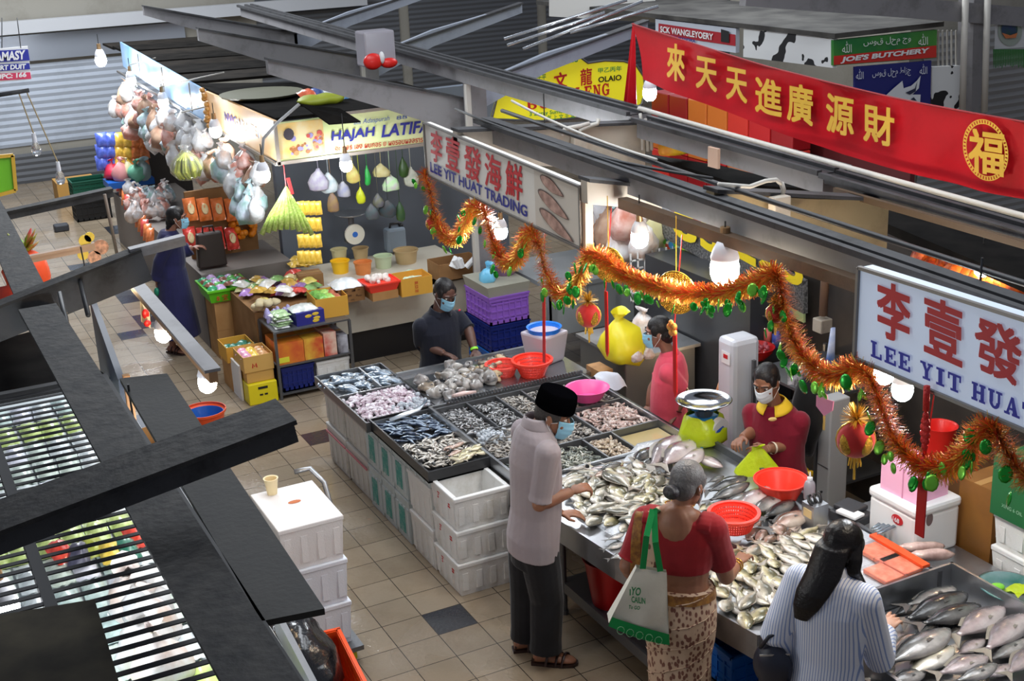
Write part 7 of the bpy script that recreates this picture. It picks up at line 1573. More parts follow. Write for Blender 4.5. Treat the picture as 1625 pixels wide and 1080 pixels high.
# leaf ornament card and pomelo ornament
g = T('fruit_shaped_ornament', 'orange and yellow half-round ornament lying on the black roof board', 'ornament', P(1072, 243, z=2.45)); b = MB(); b.lathe((0, 0, 0), [(.13, 0), (.14, .02), (.14, .07), (.12, .085), (.02, .10)], 24, True, True, 1.0, .6); b.ob('body', mat('orange_yellow_paper', srgb(236, 150, 40), .5, col2=srgb(240, 200, 40), nscale=6), g, local=True, smooth=True); b = MB(); b.tube([(-.06, 0, .09), (-.04, 0, .14), (-.0, 0, .2)], [.03, .025, .02], 8); b.ob('stalk', flat(srgb(190, 206, 50), .5), g, local=True)
b = MB(); b.box((0, 0, 0), (.02, .11, .13)); o = b.ob('cardboard_piece', mat('torn_card', srgb(190, 160, 140), .8), local=True, label='torn cardboard piece stuck on the long gutter', cat='card'); o.location = P(1133, 250, x=2.3)

# ---------------------------------------------------------------- corner grocery
M_TANK = mat('black_base_tiles', srgb(30, 29, 31), .3); M_CTR = mat('beige_counter_front', srgb(196, 188, 172), .5, dirt=srgb(160, 148, 126), dscale=2, damt=.5)
gc = T('grocery_counter', 'beige counter with a black tiled base at the corner grocery stall', 'counter', (1.9, 5.0, 0))
b = MB(); b.bbox((1.14, 4.65, .32), (2.75, 4.72, .70)); b.bbox((1.14, 4.65, .66), (2.75, 5.9, .70)); b.ob('front_and_top', M_CTR, gc); b = MB(); b.bbox((1.16, 4.70, 0), (2.75, 4.76, .32)); b.ob('tiled_base', M_TANK, gc)
def open_carton(lab, c, s, m=M_CARDY, rz=0.0, name='carton', cat='carton', group=None): return carton(name, lab, c, s, m, rz, True, group, cat)
def pillow(w, d, h, seed=0):
    b = MB(); n = 8
    b.grid(lambda u, v: Vector(((u-.5)*w, (v-.5)*d, h*(math.sin(PI*u)*math.sin(PI*v))**.5*.9+.006*math.sin(u*17+seed)*math.sin(v*13+seed))), n, n)
    b.grid(lambda u, v: Vector(((u-.5)*w, (.5-v)*d, -.0)), 2, 2); return b
_pk = {}
def pack(lab, c, w, d, h, col, rz=0, tilt=(0, 0), group=None, name='snack_pack', cat='packet', m=None, dot=None):
    key = (round(w, 2), round(d, 2), round(h, 2), col, dot)
    if key not in _pk:
        mm = m or mat('printed_film', srgb(*col), .28, col2=tuple(min(1, x*1.5+.05) for x in srgb(*col)), nscale=18, coat=.4)
        o = pillow(w, d, h, len(_pk)).ob(name, mm, local=True, smooth=True, label=lab, cat=cat, group=group); _pk[key] = o
        if dot: q = MB(); q.sph((0, 0, h*.86), (w*.28, d*.25, h*.06), 10, 6); q.ob('printed_badge', flat(srgb(*dot), .35), o, local=True, smooth=True)
    else: o = dup(_pk[key], label=lab)
    if group: o['group'] = group
    elif 'group' in o: del o['group']
    o.location = c; o.rotation_euler = (tilt[0], tilt[1], rz); return o
ZC = .70
def at(px, py_, z): v = P(px, py_, z=z); return (v.x, v.y, z)
tubm = {'cream': mat('cream_tub', srgb(206, 196, 150), .45), 'yellow': mat('yellow_tub', srgb(236, 186, 30), .4), 'orange': mat('orange_tub', srgb(222, 134, 70), .45), 'pale': mat('pale_green_tub', srgb(190, 204, 170), .45), 'beige': mat('beige_tub', srgb(190, 164, 120), .5)}
for lab, px, py_, r, h, m in (('cream plastic tub at the back left of the grocery counter', 539, 412, .085, .12, 'cream'), ('stained cream tub beside the first at the back of the grocery counter', 573, 410, .085, .12, 'beige'), ('yellow plastic tub in front of the cream tub', 541, 432, .095, .13, 'yellow'), ('orange brown tub between the yellow and pale green tubs', 577, 434, .09, .13, 'orange'), ('pale green tub right of the orange brown one', 609, 424, .095, .13, 'pale'), ('large beige tub at the right of the row of tubs', 645, 416, .125, .14, 'beige')):
    lathe_ob('plastic_tub', [(r*.82, 0), (r*.97, h*.9), (r*1.06, h*.92), (r*1.06, h)], at(px, py_, ZC), tubm[m], lab, 'tub', 24)
c1 = open_carton('yellow carton with red characters at the front of the grocery counter', at(655, 462, ZC), (.31, .27, .17), M_CARDY, -.05); lettering('正 口 豆', Vector(at(655, 462, ZC))+Vector((.0, -.145, .03)), (0, 0, 1), (-1, 0, 0), .11, .03, M_REDTXT, c1, bold=.02)
pack('clear pack with green edges inside the yellow carton', Vector(at(652, 452, ZC))+Vector((0, 0, .1)), .22, .18, .06, (190, 210, 180))
c2 = open_carton('wide brown carton of white rolls beside the beige tub', at(722, 436, ZC), (.46, .28, .17), M_CARDB, .0)
for k in range(5): b = MB(); v = Vector(at(716+k*6, 424, ZC+.13)); b.tube([v, v+Vector((RG.uniform(-.06, .1), RG.uniform(-.05, .12), .09))], .03, 10); b.ob('white_roll', M_WHITE, at=v, label='white plastic roll sticking out of the wide brown carton', cat='roll', group='white rolls in the wide brown carton')
g = carton('carton', 'brown printed carton under the white bag on the grocery counter', at(552, 474, ZC), (.26, .24, .14), M_CARDB, 0, False); b = MB()
for k in range(12): b.m(0); x, z = RG.uniform(-.11, .11), RG.uniform(.02, .12); b.box((x, -.121, z), (RG.uniform(.01, .04), .002, RG.uniform(.006, .02)))
b.ob('print', flat(srgb(90, 60, 36)), g, local=True)
pack('white flour bag lying on the brown printed carton', Vector(at(548, 452, ZC+.14)), .28, .26, .08, (222, 226, 228))
g = carton('carton', 'small brown carton under the red basket on the grocery counter', at(605, 470, ZC), (.26, .24, .08), M_CARD, 0, False)
tr_ = T('red_tray_basket', 'red rectangular basket of white garlic bags on the grocery counter', 'basket', at(603, 458, ZC+.08)); b = MB(); b.hexa([(-.13, -.1, 0), (.13, -.1, 0), (.13, .1, 0), (-.13, .1, 0)], [(-.16, -.13, .08), (.16, -.13, .08), (.16, .13, .08), (-.16, .13, .08)]); b.ob('body', M_REDB, tr_, local=True)
b = MB(); hframe(b, -.17, .17, -.14, .14, .075, .09, .015); b.ob('rim', M_REDB, tr_, local=True)
b = MB()
for k in range(22): b.sph((RG.uniform(-.12, .12), RG.uniform(-.1, .1), .09+RG.uniform(0, .03)), RG.uniform(.02, .035), 7, 5)
b.ob('garlic_bags', mat('garlic_white', srgb(222, 212, 204), .6), tr_, local=True, smooth=True)
g = carton('carton', 'brown carton with red print standing among the gold packets', at(492, 452, ZC), (.24, .2, .13), M_CARDB, -.1, False); b = MB(); b.box((-.04, -.101, .07), (.05, .002, .02)); b.box((.04, -.101, .05), (.06, .002, .03)); b.ob('red_print', M_REDTXT, g, local=True)
# dial scale and can inside the grocery
ws2 = T('dial_scale', 'dial weighing scale with a round white face at the back of the grocery stall', 'scale', P(560, 384, y=5.7)); b = MB(); b.box((0, 0, .06), (.16, .12, .12)); b.ob('body', flat(srgb(60, 66, 74), .4), ws2, local=True, bevel=.02); b = MB(); b.tube([(0, -.06, .1), (0, -.09, .1)], .105, 28); b.ob('dial', flat(srgb(222, 220, 206), .4), ws2, local=True); b = MB(); b.tube([(0, -.091, .1), (0, -.092, .1)], .03, 16); b.ob('dial_centre', flat(srgb(50, 110, 200), .4), ws2, local=True); b = MB(); b.cyl((0, 0, .12), (0, 0, .27), .03); b.ob('stem', M_DKSTEEL, ws2, local=True); b = MB(); b.lathe((0, 0, .27), [(.05, 0), (.13, .02), (.17, .04), (.16, .042), (.05, .006)], 26); b.ob('pan', M_STEEL, ws2, local=True, smooth=True)
jc = T('jerrycan', 'grey blue plastic jerrycan behind the row of tubs', 'can', at(628, 398, ZC+.02)); b = MB(); b.box((0, 0, .13), (.22, .14, .26)); b.ob('body', mat('grey_blue_plastic', srgb(140, 154, 168), .4), jc, local=True, bevel=.03); b = MB(); b.tube([(-.05, 0, .25), (-.04, 0, .3), (.05, 0, .3), (.07, 0, .25)], .014, 8); b.cyl((.08, 0, .25), (.08, 0, .29), .025); b.ob('handle', M_BLACK, jc, local=True, smooth=True)
# goods hanging under the green sign
hang = [(505, 285, .10, .22, (214, 214, 222)), (522, 290, .09, .2, (230, 236, 240)), (560, 275, .07, .18, (236, 206, 120)), (583, 278, .035, .2, (60, 200, 90)), (605, 270, .09, .14, (236, 226, 170)), (620, 290, .09, .16, (236, 236, 230)), (640, 265, .05, .2, (60, 90, 40)), (652, 280, .08, .2, (226, 226, 210)), (572, 310, .05, .16, (226, 236, 40)), (600, 318, .06, .14, (110, 110, 120)), (615, 330, .09, .18, (76, 74, 76)), (635, 335, .05, .2, (60, 90, 60)), (590, 335, .07, .16, (90, 90, 96)), (528, 320, .06, .2, (150, 120, 100)), (545, 300, .07, .16, (200, 200, 206))]
nm_ = ['pale mauve', 'white', 'straw yellow', 'green corded', 'cream', 'off white', 'dark green', 'pale cream', 'bright yellow', 'grey', 'dark cloth', 'olive', 'slate', 'tan', 'light grey']
for (px, py_, w, h, col), nme in zip(hang, nm_):
    c = P(px, py_, y=5.2); b = MB(); b.loft([ring(c+Vector((0, 0, h*t)), RV, NV, w*a, .03*a, 10) for t, a in ((-.5, .5), (-.42, .9), (-.1, 1), (.2, .7), (.42, .25), (.5, .15))]); b.tube([c+Vector((0, 0, h*.5)), Vector((c.x, c.y, 2.41))], .003, 5); crumple(b, px, .012, 14)
    b.ob('hanging_item', mat('hanging_goods', srgb(*col), .4, col2=jit(srgb(*col), .4), nscale=20), at=c, smooth=True, label=nme+' household item hanging under the green corner sign', cat='hanging goods')
# steel shelf unit with cartons in front of the counter
su = T('shelf_unit', 'low steel shelf unit packed with cartons beside the yellow crate', 'shelf', (.75, 4.38, 0))
for z in (.04, .31, .635): b = MB(); b.bbox((.38, 4.12, z), (1.1, 4.62, z+.015)); b.ob('shelf', M_DKSTEEL, su)
for x, y in ((.385, 4.125), (1.095, 4.125), (.385, 4.615), (1.095, 4.615)): b = MB(); b.bbox((x-.012, y-.012, 0), (x+.012, y+.012, .64)); b.ob('post', M_DKSTEEL, su)
crate('plastic_crate', 'dark blue crate on the bottom shelf of the steel unit', (.57, 4.33, .056), .3, .36, .23, M_NAVYPL)
foam_box('foam_box', 'white foam box lying on the bottom shelf right of the dark blue crate', .75, 1.08, 4.15, 4.5, .056, .28)
for k, (x, w, h, m, lab) in enumerate(((.52, .25, .2, mat('orange_print_card', srgb(226, 140, 40), .5, col2=srgb(206, 90, 40), nscale=7), 'orange printed fruit carton on the middle shelf, left'), (.74, .18, .2, mat('yellow_print_card', srgb(226, 180, 60), .5, col2=srgb(200, 60, 40), nscale=6), 'yellow and red printed carton on the middle shelf, second'), (.9, .12, .22, mat('red_print_card', srgb(200, 60, 40), .5, col2=srgb(226, 200, 180), nscale=8), 'red printed carton on the middle shelf, third'), (1.02, .1, .17, mat('dark_print_card', srgb(50, 40, 44), .5, col2=srgb(200, 200, 210), nscale=6), 'dark and white carton at the right end of the middle shelf'))):
    carton('carton', lab, (x, 4.32, .326), (w, .36, h), m, 0, False)
b = MB(); b.box((.45, 4.138, .37), (.1, .002, .05)); b.ob('yellow_tag', flat(srgb(226, 220, 60)), at=(.45, 4.138, .37), label='small yellow price card on the orange printed carton', cat='card')
g = carton('carton', 'navy printed box with yellow fruit pictures on top of the steel unit', (.74, 4.28, .651), (.27, .22, .12), mat('navy_print_card', srgb(44, 44, 130), .45), .05, False); b = MB()
for x, z in ((-.02, .08), (.05, .09), (.06, .05), (.05, .025)): b.sph((x, -.111, z), (.035, .002, .016), 10, 6)
b.ob('fruit_print', flat(srgb(226, 190, 60)), g, local=True, smooth=True);
pack('white clear-lidded tray of cakes on the navy printed box', (.72, 4.3, .771), .25, .2, .05, (196, 200, 196))
c3 = open_carton('open yellow carton of green snack packs on top of the steel unit', (1.0, 4.42, .651), (.3, .34, .19), M_CARDY, -.08)
for k in range(6): pack('green and red snack pack in the yellow carton on the steel unit', (.92+.07*(k % 3), 4.34+.14*(k//3), .80+RG.uniform(0, .03)), .1, .14, .04, [(110, 170, 70), (150, 190, 90), (170, 90, 60)][k % 3], RG.uniform(-.4, .4), (.2, 0), 'snack packs in the yellow carton')
for k in range(12): pack('flat clear pack with green filling stacked at the left of the steel unit', (.50+RG.uniform(-.02, .02)+.005*(k % 3), 4.24+.1*(k % 2), .655+.022*(k//2)), .14, .11, .024, (150, 176, 130) if k % 3 else (206, 206, 206), RG.uniform(-.2, .2), (0, 0), 'flat clear packs on the steel unit')
for k in range(10): pack('purple and white small box pack behind the flat clear packs', (.44+.05*(k % 5), 4.44+.06*(k//5), .655+.03*(k % 2)), .06, .08, .1, (170, 160, 206), RG.uniform(-.2, .2), (0, 0), 'purple and white packs on the steel unit')
for k in range(9): b = MB(); b.sph((0, 0, .03), (RG.uniform(.04, .06), .05, .035), 10, 7); crumple(b, k, .012, 20); o = b.ob('root_lump', mat('pale_root', srgb(206, 190, 150), .7), local=True, smooth=True, label='pale root wrapped in plastic heaped behind the purple packs', cat='vegetable', group='pale roots behind the purple packs'); o.location = (.48+RG.uniform(-.1, .12), 4.6+RG.uniform(-.05, .1), .72+RG.uniform(0, .05))
b = MB(); b.bbox((.36, 4.64, .0), (1.12, 5.5, .70)); b.ob('display_stand', M_CARDB, at=(.7, 5, 0), label='low brown stand behind the steel shelf unit covered with goods', cat='stand')
for k in range(46):
    x, y = RG.uniform(.42, 1.08), RG.uniform(4.75, 5.45); col = RG.choice([(206, 190, 90), (190, 150, 60), (120, 160, 90), (226, 220, 206), (150, 110, 170), (190, 60, 50), (226, 206, 150)])
    pack('mixed snack packet heaped on the brown stand behind the steel unit', (x, y, .72+RG.uniform(0, .1)), .13, .16, .05, col, RG.uniform(0, 3), (RG.uniform(-.3, .3), 0), 'mixed packets on the brown stand')
# yellow crate with cartons
yc = T('plastic_crate', 'bright yellow plastic crate on the floor beside the steel shelf unit', 'crate', (.225, 4.31, 0)); b = MB(); b.box((0, 0, .1), (.27, .36, .2)); b.ob('body', M_YELPL, yc, local=True, bevel=.008); b = MB(); b.box((.0, -.181, .155), (.09, .004, .022)); b.box((-.02, -.181, .09), (.03, .004, .016)); b.box((.025, -.181, .09), (.03, .004, .016)); b.ob('hand_hole', M_BLACK, yc, local=True)
g = carton('carton', 'flat brown yellow carton on the yellow crate', (.225, 4.34, .205), (.25, .34, .1), mat('tan_card', srgb(206, 160, 84), .7), 0, False)
c4 = open_carton('open tan carton of pink and yellow snack packs on top of the yellow crate', (.22, 4.33, .306), (.27, .33, .15), mat('tan_card2', srgb(210, 166, 90), .7), 0); b = MB(); b.tube([(-.06, -.167, .04), (-.055, -.167, .08), (-.04, -.167, .05), (-.025, -.167, .08), (-.02, -.167, .04)], .006, 5); b.ob('red_print', M_REDTXT, c4, local=True)
for k in range(9): pack('pink or yellow snack pack in the tan carton on the yellow crate', (.14+.075*(k % 3), 4.24+.085*(k//3), .40+RG.uniform(0, .03)), .1, .1, .05, [(214, 150, 176), (226, 186, 80), (200, 150, 100)][k % 3], RG.uniform(0, 3), (RG.uniform(-.4, .4), .2), 'snack packs in the tan carton')
c5 = open_carton('open yellow carton of dark green packs behind the yellow crate', (.17, 4.72, .29), (.26, .3, .15), M_CARDY, 0)
b = MB(); b.bbox((.06, 4.58, 0), (.3, 4.88, .288)); b.ob('carton', M_CARD, at=(.18, 4.7, 0), label='brown carton under the open carton of dark green packs', cat='carton')
for k in range(5): pack('dark green packet in the carton behind the yellow crate', (.1+.05*k, 4.72+RG.uniform(-.08, .08), .38), .1, .12, .04, (40, 110, 90), RG.uniform(0, 3), (.2, 0), 'dark green packets')
b = MB(); b.beam((.075, 4.36, .0), (.075, 4.72, .0), .02, .01); b.bbox((.066, 4.3, 0), (.084, 4.62, .34)); b.ob('foam_board', M_WHITE, at=(.075, 4.4, 0), label='white foam board standing left of the yellow crate', cat='board')
# brown cartons with the green tray
for k in range(2): carton('carton', 'brown fruit carton with hand holes, %s of the stack under the green tray' % lv[k], (.37, 5.72, .3*k), (.34, .36, .298), M_CARD, 0, False)
gt = T('green_tray', 'lime green plastic tray of packets on the brown carton stack', 'tray', (.36, 5.72, .60)); b = MB(); b.hexa([(-.19, -.2, 0), (.19, -.2, 0), (.19, .2, 0), (-.19, .2, 0)], [(-.22, -.24, .13), (.22, -.24, .13), (.22, .24, .13), (-.22, .24, .13)]); b.ob('body', M_GREENPL, gt, local=True); b = MB(); hframe(b, -.23, .23, -.25, .25, .115, .135, .02); b.ob('rim', M_GREENPL, gt, local=True); lettering('8 宝 豆', Vector((.22, 5.49, .62)), (1, 0, 0), (0, 0, 1), .2, .06, M_REDTXT, gt)
for k in range(22): pack('small green, purple or brown packet in the lime green tray', (.20+.08*(k % 5), 5.54+.09*(k//5), .73+RG.uniform(0, .03)), .09, .09, .04, [(60, 160, 110), (190, 160, 206), (130, 80, 60), (90, 170, 80)][(k+k//5) % 4], RG.uniform(0, 3), (RG.uniform(-.3, .3), 0), 'packets in the lime green tray')
lb = T('leather_case', 'dark brown leather case standing behind the lime green tray', 'case', P(337, 422, z=.80)); b = MB(); b.hexa([(-.15, -.06, 0), (.15, -.06, 0), (.15, .06, 0), (-.15, .06, 0)], [(-.13, -.04, .36), (.13, -.04, .36), (.13, .04, .36), (-.13, .04, .36)]); b.ob('body', mat('brown_leather', srgb(44, 32, 28), .45), lb, local=True, bevel=.02); b = MB(); b.tube([(-.06, 0, .35), (-.05, 0, .42), (.05, 0, .42), (.06, 0, .35)], .01, 6); b.ob('handle', M_BLACK, lb, local=True)
b = MB(); b.bbox((.2, 5.95, 0), (1.15, 7.0, .78)); b.bbox((.3, 7.0, 0), (1.15, 11.15, .7)); b.ob('display_stand', mat('grey_stand', srgb(120, 112, 106), .7), at=(.7, 7, 0), label='long low stand carrying the goods of the far grocery stall', cat='stand')
# oranges in a net, red rice packs, bean bags, pulses
ob_ = T('orange_bag', 'net bag of oranges hanging at the far grocery stall', 'fruit bag', P(384, 352, y=6.6)); b = MB()
for k in range(70): a, z = RG.uniform(0, 2*PI), RG.uniform(-.16, .16); b.sph((.13*math.cos(a)*math.sqrt(1-(z/.2)**2), .13*math.sin(a)*math.sqrt(1-(z/.2)**2), z), .036, 8, 6)
b.ob('oranges', mat('orange_peel', srgb(240, 140, 20), .4), ob_, local=True, smooth=True); b = MB(); b.tube([(0, 0, .16), (0, 0, .24)], [.05, .02], 8); b.ob('green_tie', M_LEAFG, ob_, local=True)
for k in range(8):
    r_, c_ = divmod(k, 4); v = P(302+c_*22, 378-r_*46, y=6.5)
    o = pack(['left', 'second', 'third', 'right'][c_]+(' red snack pack in the lower row of the display behind the leather case' if not r_ else ' orange snack pack in the upper row of the display behind the leather case'), v, .13, .24, .05, (206, 50, 36) if not r_ else (226, 110, 40), 0, (1.25, 0), None, dot=(236, 206, 150))
b = MB(); b.bbox((.28, 6.62, .78), (1.0, 6.66, 1.5)); b.ob('display_board', M_CARDB, at=(.6, 6.6, 1), label='brown backing board behind the red snack packs', cat='board')
M_CLEARF = mat('clear_bag_film', (.9, .93, .92), .15, trans=.8, alpha=.35)
bb_ = [P(452, 345, y=4.5)]
for k in range(9):
    t = k/8; p0 = P(454, 296, y=4.5); e = P(415+80*t, 372-8*math.sin(PI*t), y=4.5-.12*math.sin(PI*t)); b = MB(); b.tube([p0, p0.lerp(e, .3), p0.lerp(e, .6), e], [.008, .014, .027, .024], 10)
    b.ob('bean_bag', mat('green_bean_bag', srgb(150, 186, 60), .3, col2=srgb(206, 220, 130), nscale=60, coat=.6), at=p0, smooth=True, label='slim bag of green beans in the hanging bunch, %s from the left' % ['first', 'second', 'third', 'fourth', 'fifth', 'sixth', 'seventh', 'eighth', 'ninth'][k], cat='bean bag')
b = MB(); b.beam(P(457, 282, y=4.45), P(464, 308, y=4.4), .03, .01, up=(0, -1, 0)); b.tube([P(454, 298, y=4.5), P(450, 262, y=4.58)], .004, 5); b.ob('red_tag', flat(srgb(230, 60, 60)), at=P(460, 295, y=4.45), label='red tag tied to the bunch of bean bags', cat='tag')
for k in range(16):
    r_, c_ = divmod(k, 4); v = P(478+c_*9, 330+r_*26, y=4.75); pack('gold foil seasoning packet on the hanging strip beside the bean bags', v, .07, .13, .03, (214, 170, 50), 0, (1.45, 0), 'gold foil packets on the hanging strip')
for k in range(8): pack('gold wrapped bundle heaped below the hanging strip of packets', at(470+6*(k % 4), 412+8*(k//4), .8), .16, .12, .05, (196, 160, 60), RG.uniform(0, 3), (.2, .1), 'gold bundles below the hanging strip')
# hanging plastic bags along the fascia
M_PB = [mat('cloudy_bag', srgb(232, 234, 238), .2, alpha=.8, bump=.9, bscale=22, col2=srgb(200, 196, 190), nscale=7), mat('white_bag', srgb(238, 238, 240), .3, bump=.9, bscale=20, col2=srgb(214, 190, 176), nscale=8), mat('pinkish_bag', srgb(230, 196, 188), .3, bump=.9, bscale=20, col2=srgb(206, 130, 110), nscale=9), mat('bluish_bag', srgb(206, 214, 226), .3, bump=.9, bscale=20, col2=srgb(130, 170, 160), nscale=8), mat('brownish_bag', srgb(190, 160, 136), .35, bump=.6, bscale=16, col2=srgb(150, 110, 90), nscale=9), mat('yellowish_bag', srgb(220, 214, 160), .35, bump=.6, bscale=16)]
pb = []
for k in range(5):
    b = MB(); b.lathe((0, 0, 0), [(.001, -.17), (.07, -.165), (.105, -.11), (.11, -.05), (.085, .02), (.035, .075), (.02, .09), (.05, .13)], 14, False, False); crumple(b, 11*k, .05, 9); crumple(b, 5*k+2, .015, 30); pb.append(b.mesh('bag', [M_PB[0]], True))
def pbag(v, s, m, lab, group, name='plastic_bag'):
    me = RG.choice(pb); o = link(name, me); o.location = v; o.rotation_euler = (RG.uniform(-.15, .15), RG.uniform(-.15, .15), RG.uniform(0, 6)); o.scale = (s, s, s*RG.uniform(.9, 1.2)); o.material_slots[0].link = 'OBJECT'; o.material_slots[0].material = m; return tag(o, lab, 'bag', group)
for k in range(120):
    t = RG.random()**.8; y = 4.75+t*6.6; r_ = RG.random(); z = 1.98+.02*t-r_*.42+(.1*t); x = .64+RG.uniform(-.1, .08)-.05*r_
    far_ = t > .33
    pbag((x, y, z), RG.uniform(.6, 1.05), RG.choice(M_PB[:2]+M_PB[:1]+(M_PB[2:5] if far_ else M_PB[2:5])), 'cloudy plastic bag of goods hanging under the sky printed fascia' if far_ else 'pinkish or white plastic bag of snacks hanging under the orange fascia', 'bags under the sky printed fascia' if far_ else 'bags under the orange fascia')
nb = T('noodle_bag', 'big clear bag of yellow green noodles hanging at the far stall', 'bag', P(296, 262, y=6.3)); b = MB()
for k in range(60): a, r_ = RG.uniform(0, 2*PI), RG.uniform(.02, .15); b.tube([(.0, 0, .12), (r_*.7*math.cos(a), r_*.7*math.sin(a), .06), (r_*math.cos(a), r_*math.sin(a), -.05), (r_*.8*math.cos(a+.3), r_*.8*math.sin(a+.3), -.12)], .012, 5)
b.ob('noodles', mat('yellow_noodle', srgb(190, 190, 80), .5, col2=srgb(150, 160, 70), nscale=14), nb, local=True); b = MB(); b.lathe((0, 0, 0), [(.1, -.14), (.17, -.06), (.165, .03), (.06, .13), (.03, .16), (.06, .2)], 16); b.ob('film', M_CLEARF, nb, local=True, smooth=True)
# far table goods
for k in range(30):
    v = at(RG.uniform(205, 270), RG.uniform(300, 345), .80); pbag(Vector(v)+Vector((0, 0, .06)), RG.uniform(.5, .8), RG.choice(M_PB[:4]), 'small clear bag of pale goods heaped on the slanted far table', 'small bags on the far table')
for k in range(12):
    t = k/11; v = P(190+48*t, 300+75*t, z=.72); pack('orange packet hanging along the edge of the slanted far table', v, .1, .2, .05, (206, 110, 50) if k % 3 else (190, 60, 50), -.6, (1.2, 0), 'orange packets along the far table')
for k, col in enumerate([(214, 50, 80), (222, 150, 150), (226, 214, 170), (110, 180, 150), (140, 160, 160), (200, 206, 196), (226, 200, 180), (60, 70, 90)]):
    v = at(180+12*(k % 5)+6*(k//5), 278-9*(k//5)+2*(k % 2), .95); pbag(Vector(v)+Vector((0, 0, .1)), 1.0, mat('bright_bundle', srgb(*col), .4, bump=.5, bscale=14), ['crimson', 'pink', 'cream', 'mint', 'grey', 'pale', 'peach', 'slate'][k]+' wrapped bundle on the blue tray of the farthest table', None, 'wrapped_bundle')
b = MB(); b.box((0, 0, .04), (.6, .4, .08)); o = b.ob('blue_tray', M_BLUEPL, local=True, label='blue tray under the wrapped bundles of the farthest table', cat='tray'); o.location = at(205, 292, .82)
for k in range(18):
    r_, c_ = divmod(k, 6); v = P(162+13*c_, 258-18*r_, y=11.0); pack(['blue', 'yellow', 'orange'][c_//2]+' stacked packet of dry goods against the shutter', v, .16, .2, .08, [(70, 90, 180), (214, 170, 60), (206, 110, 50)][c_//2], 0, (1.3, 0), ['blue', 'yellow', 'orange'][c_//2]+' packets stacked against the shutter')
b = MB(); b.bbox((.55, 11.2, 0), (1.4, 12.0, 1.3)); b.ob('goods_rack', mat('dark_rack', srgb(60, 54, 50), .6), at=(1, 11.5, 0), label='dark rack behind the stacked dry goods packets', cat='rack')
g = crate('plastic_crate', 'dark green crate on a black one on the far aisle floor', (.25, 12.9, .3), .5, .4, .28, mat('dark_green_plastic', srgb(14, 80, 60), .5)); g = crate('plastic_crate', 'black crate on the far aisle floor', (.25, 12.9, 0), .5, .4, .3, M_BLACK)
b = MB(); b.bbox((-.05, 14.0, 0), (.55, 14.5, .35)); b.ob('carton', mat('ochre_card', srgb(186, 140, 70), .7), at=(.2, 14.2, 0), label='ochre carton before the grey shutter', cat='carton')
b = MB(); b.box((0, 0, .05), (.2, .16, .1)); o = b.ob('dark_box', mat('slate_plastic', srgb(52, 54, 60), .5), local=True, bevel=.02, label='small dark box lying on the far aisle tiles', cat='box'); o.location = at(98, 366, 0)
# ---------------------------------------------------------------- middle back: crates, cabinet, bags
for k, (m, lab) in enumerate(((M_BLUEPL, 'light blue crate at the bottom of the crate stack'), (M_NAVYPL, 'navy crate in the middle of the crate stack'), (M_PURPLE, 'purple crate on top of the crate stack'))):
    crate('plastic_crate', lab, (2.42, 3.72, .27*k), .40, .52, .265, m, .0, 6, 4)
g = T('grey_tray', 'grey box tray on the purple crate', 'tray', (2.42, 3.72, .812)); b = MB(); b.hexa([(-.2, -.25, 0), (.2, -.25, 0), (.2, .25, 0), (-.2, .25, 0)], [(-.22, -.27, .1), (.22, -.27, .1), (.22, .27, .1), (-.22, .27, .1)]); b.ob('body', mat('grey_green_box', srgb(150, 148, 134), .6), g, local=True)
pbag((2.32, 3.66, .98), .7, mat('blue_clear_bag', srgb(110, 186, 220), .3, bump=.5, bscale=14), 'pale blue plastic bag on the grey tray', None); lathe_ob('basin', [(.1, 0), (.15, .1), (.155, .1)], (2.55, 3.8, .915), mat('mauve_plastic', srgb(130, 96, 130), .4), 'mauve basin on the grey tray beside the pale blue bag', 'basin')
b = MB(); b.bbox((2.72, 3.2, .0), (2.78, 3.25, .8)); b.bbox((2.72, 3.2, .42), (3.6, 3.3, .86)); b.bbox((2.7, 3.18, .86), (3.65, 4.2, .9)); b.bbox((3.4, 3.2, 0), (3.46, 3.25, .8)); b.ob('grey_sink', mat('grey_cabinet', srgb(136, 140, 142), .5), at=(3.1, 3.5, 0), label='pale grey sink bench behind the left garland loop', cat='bench')
sc_ = T('steel_cabinet', 'stainless cabinet covered with bags left of the pink-shirted woman', 'cabinet', (2.55, 1.55, 0)); b = MB(); b.bbox((2.3, 1.25, 0), (2.95, 1.95, .86)); b.ob('body', mat('brushed_steel', (.24, .25, .26), .4, .8, bump=.1, bscale=30), sc_, bevel=.01); b = MB(); b.bbox((2.28, 1.22, .86), (2.98, 1.98, .885)); b.ob('top', M_STEEL, sc_)
for lab, px, py_, s, m in (('big yellow plastic bag on the stainless cabinet', 985, 530, 2.0, mat('yellow_bag', srgb(236, 222, 40), .35, bump=.5, bscale=10)), ('red plastic bag in front of the yellow one', 1000, 540, 1.1, mat('red_bag', srgb(226, 70, 60), .35, bump=.6, bscale=16)), ('white plastic bag behind the yellow one on the cabinet', 1020, 510, 1.2, M_PB[1]), ('crumpled white paper beside the red bag', 1010, 560, .6, M_PB[1]), ('crumpled white tissue at the front of the cabinet', 1028, 556, .55, M_PB[1])):
    v = P(px, py_, z=.9+.08*s); o = pbag(v, s*.62, m, lab, None); o.scale.x *= 1.3; o.scale.y *= 1.3
b = MB(); b.bbox((2.1, 1.3, .0), (2.22, 1.5, .8)); b.ob('wooden_post', M_WOOD, at=(2.15, 1.4, 0), label='wooden block beside the stainless cabinet under the white cloth', cat='post')
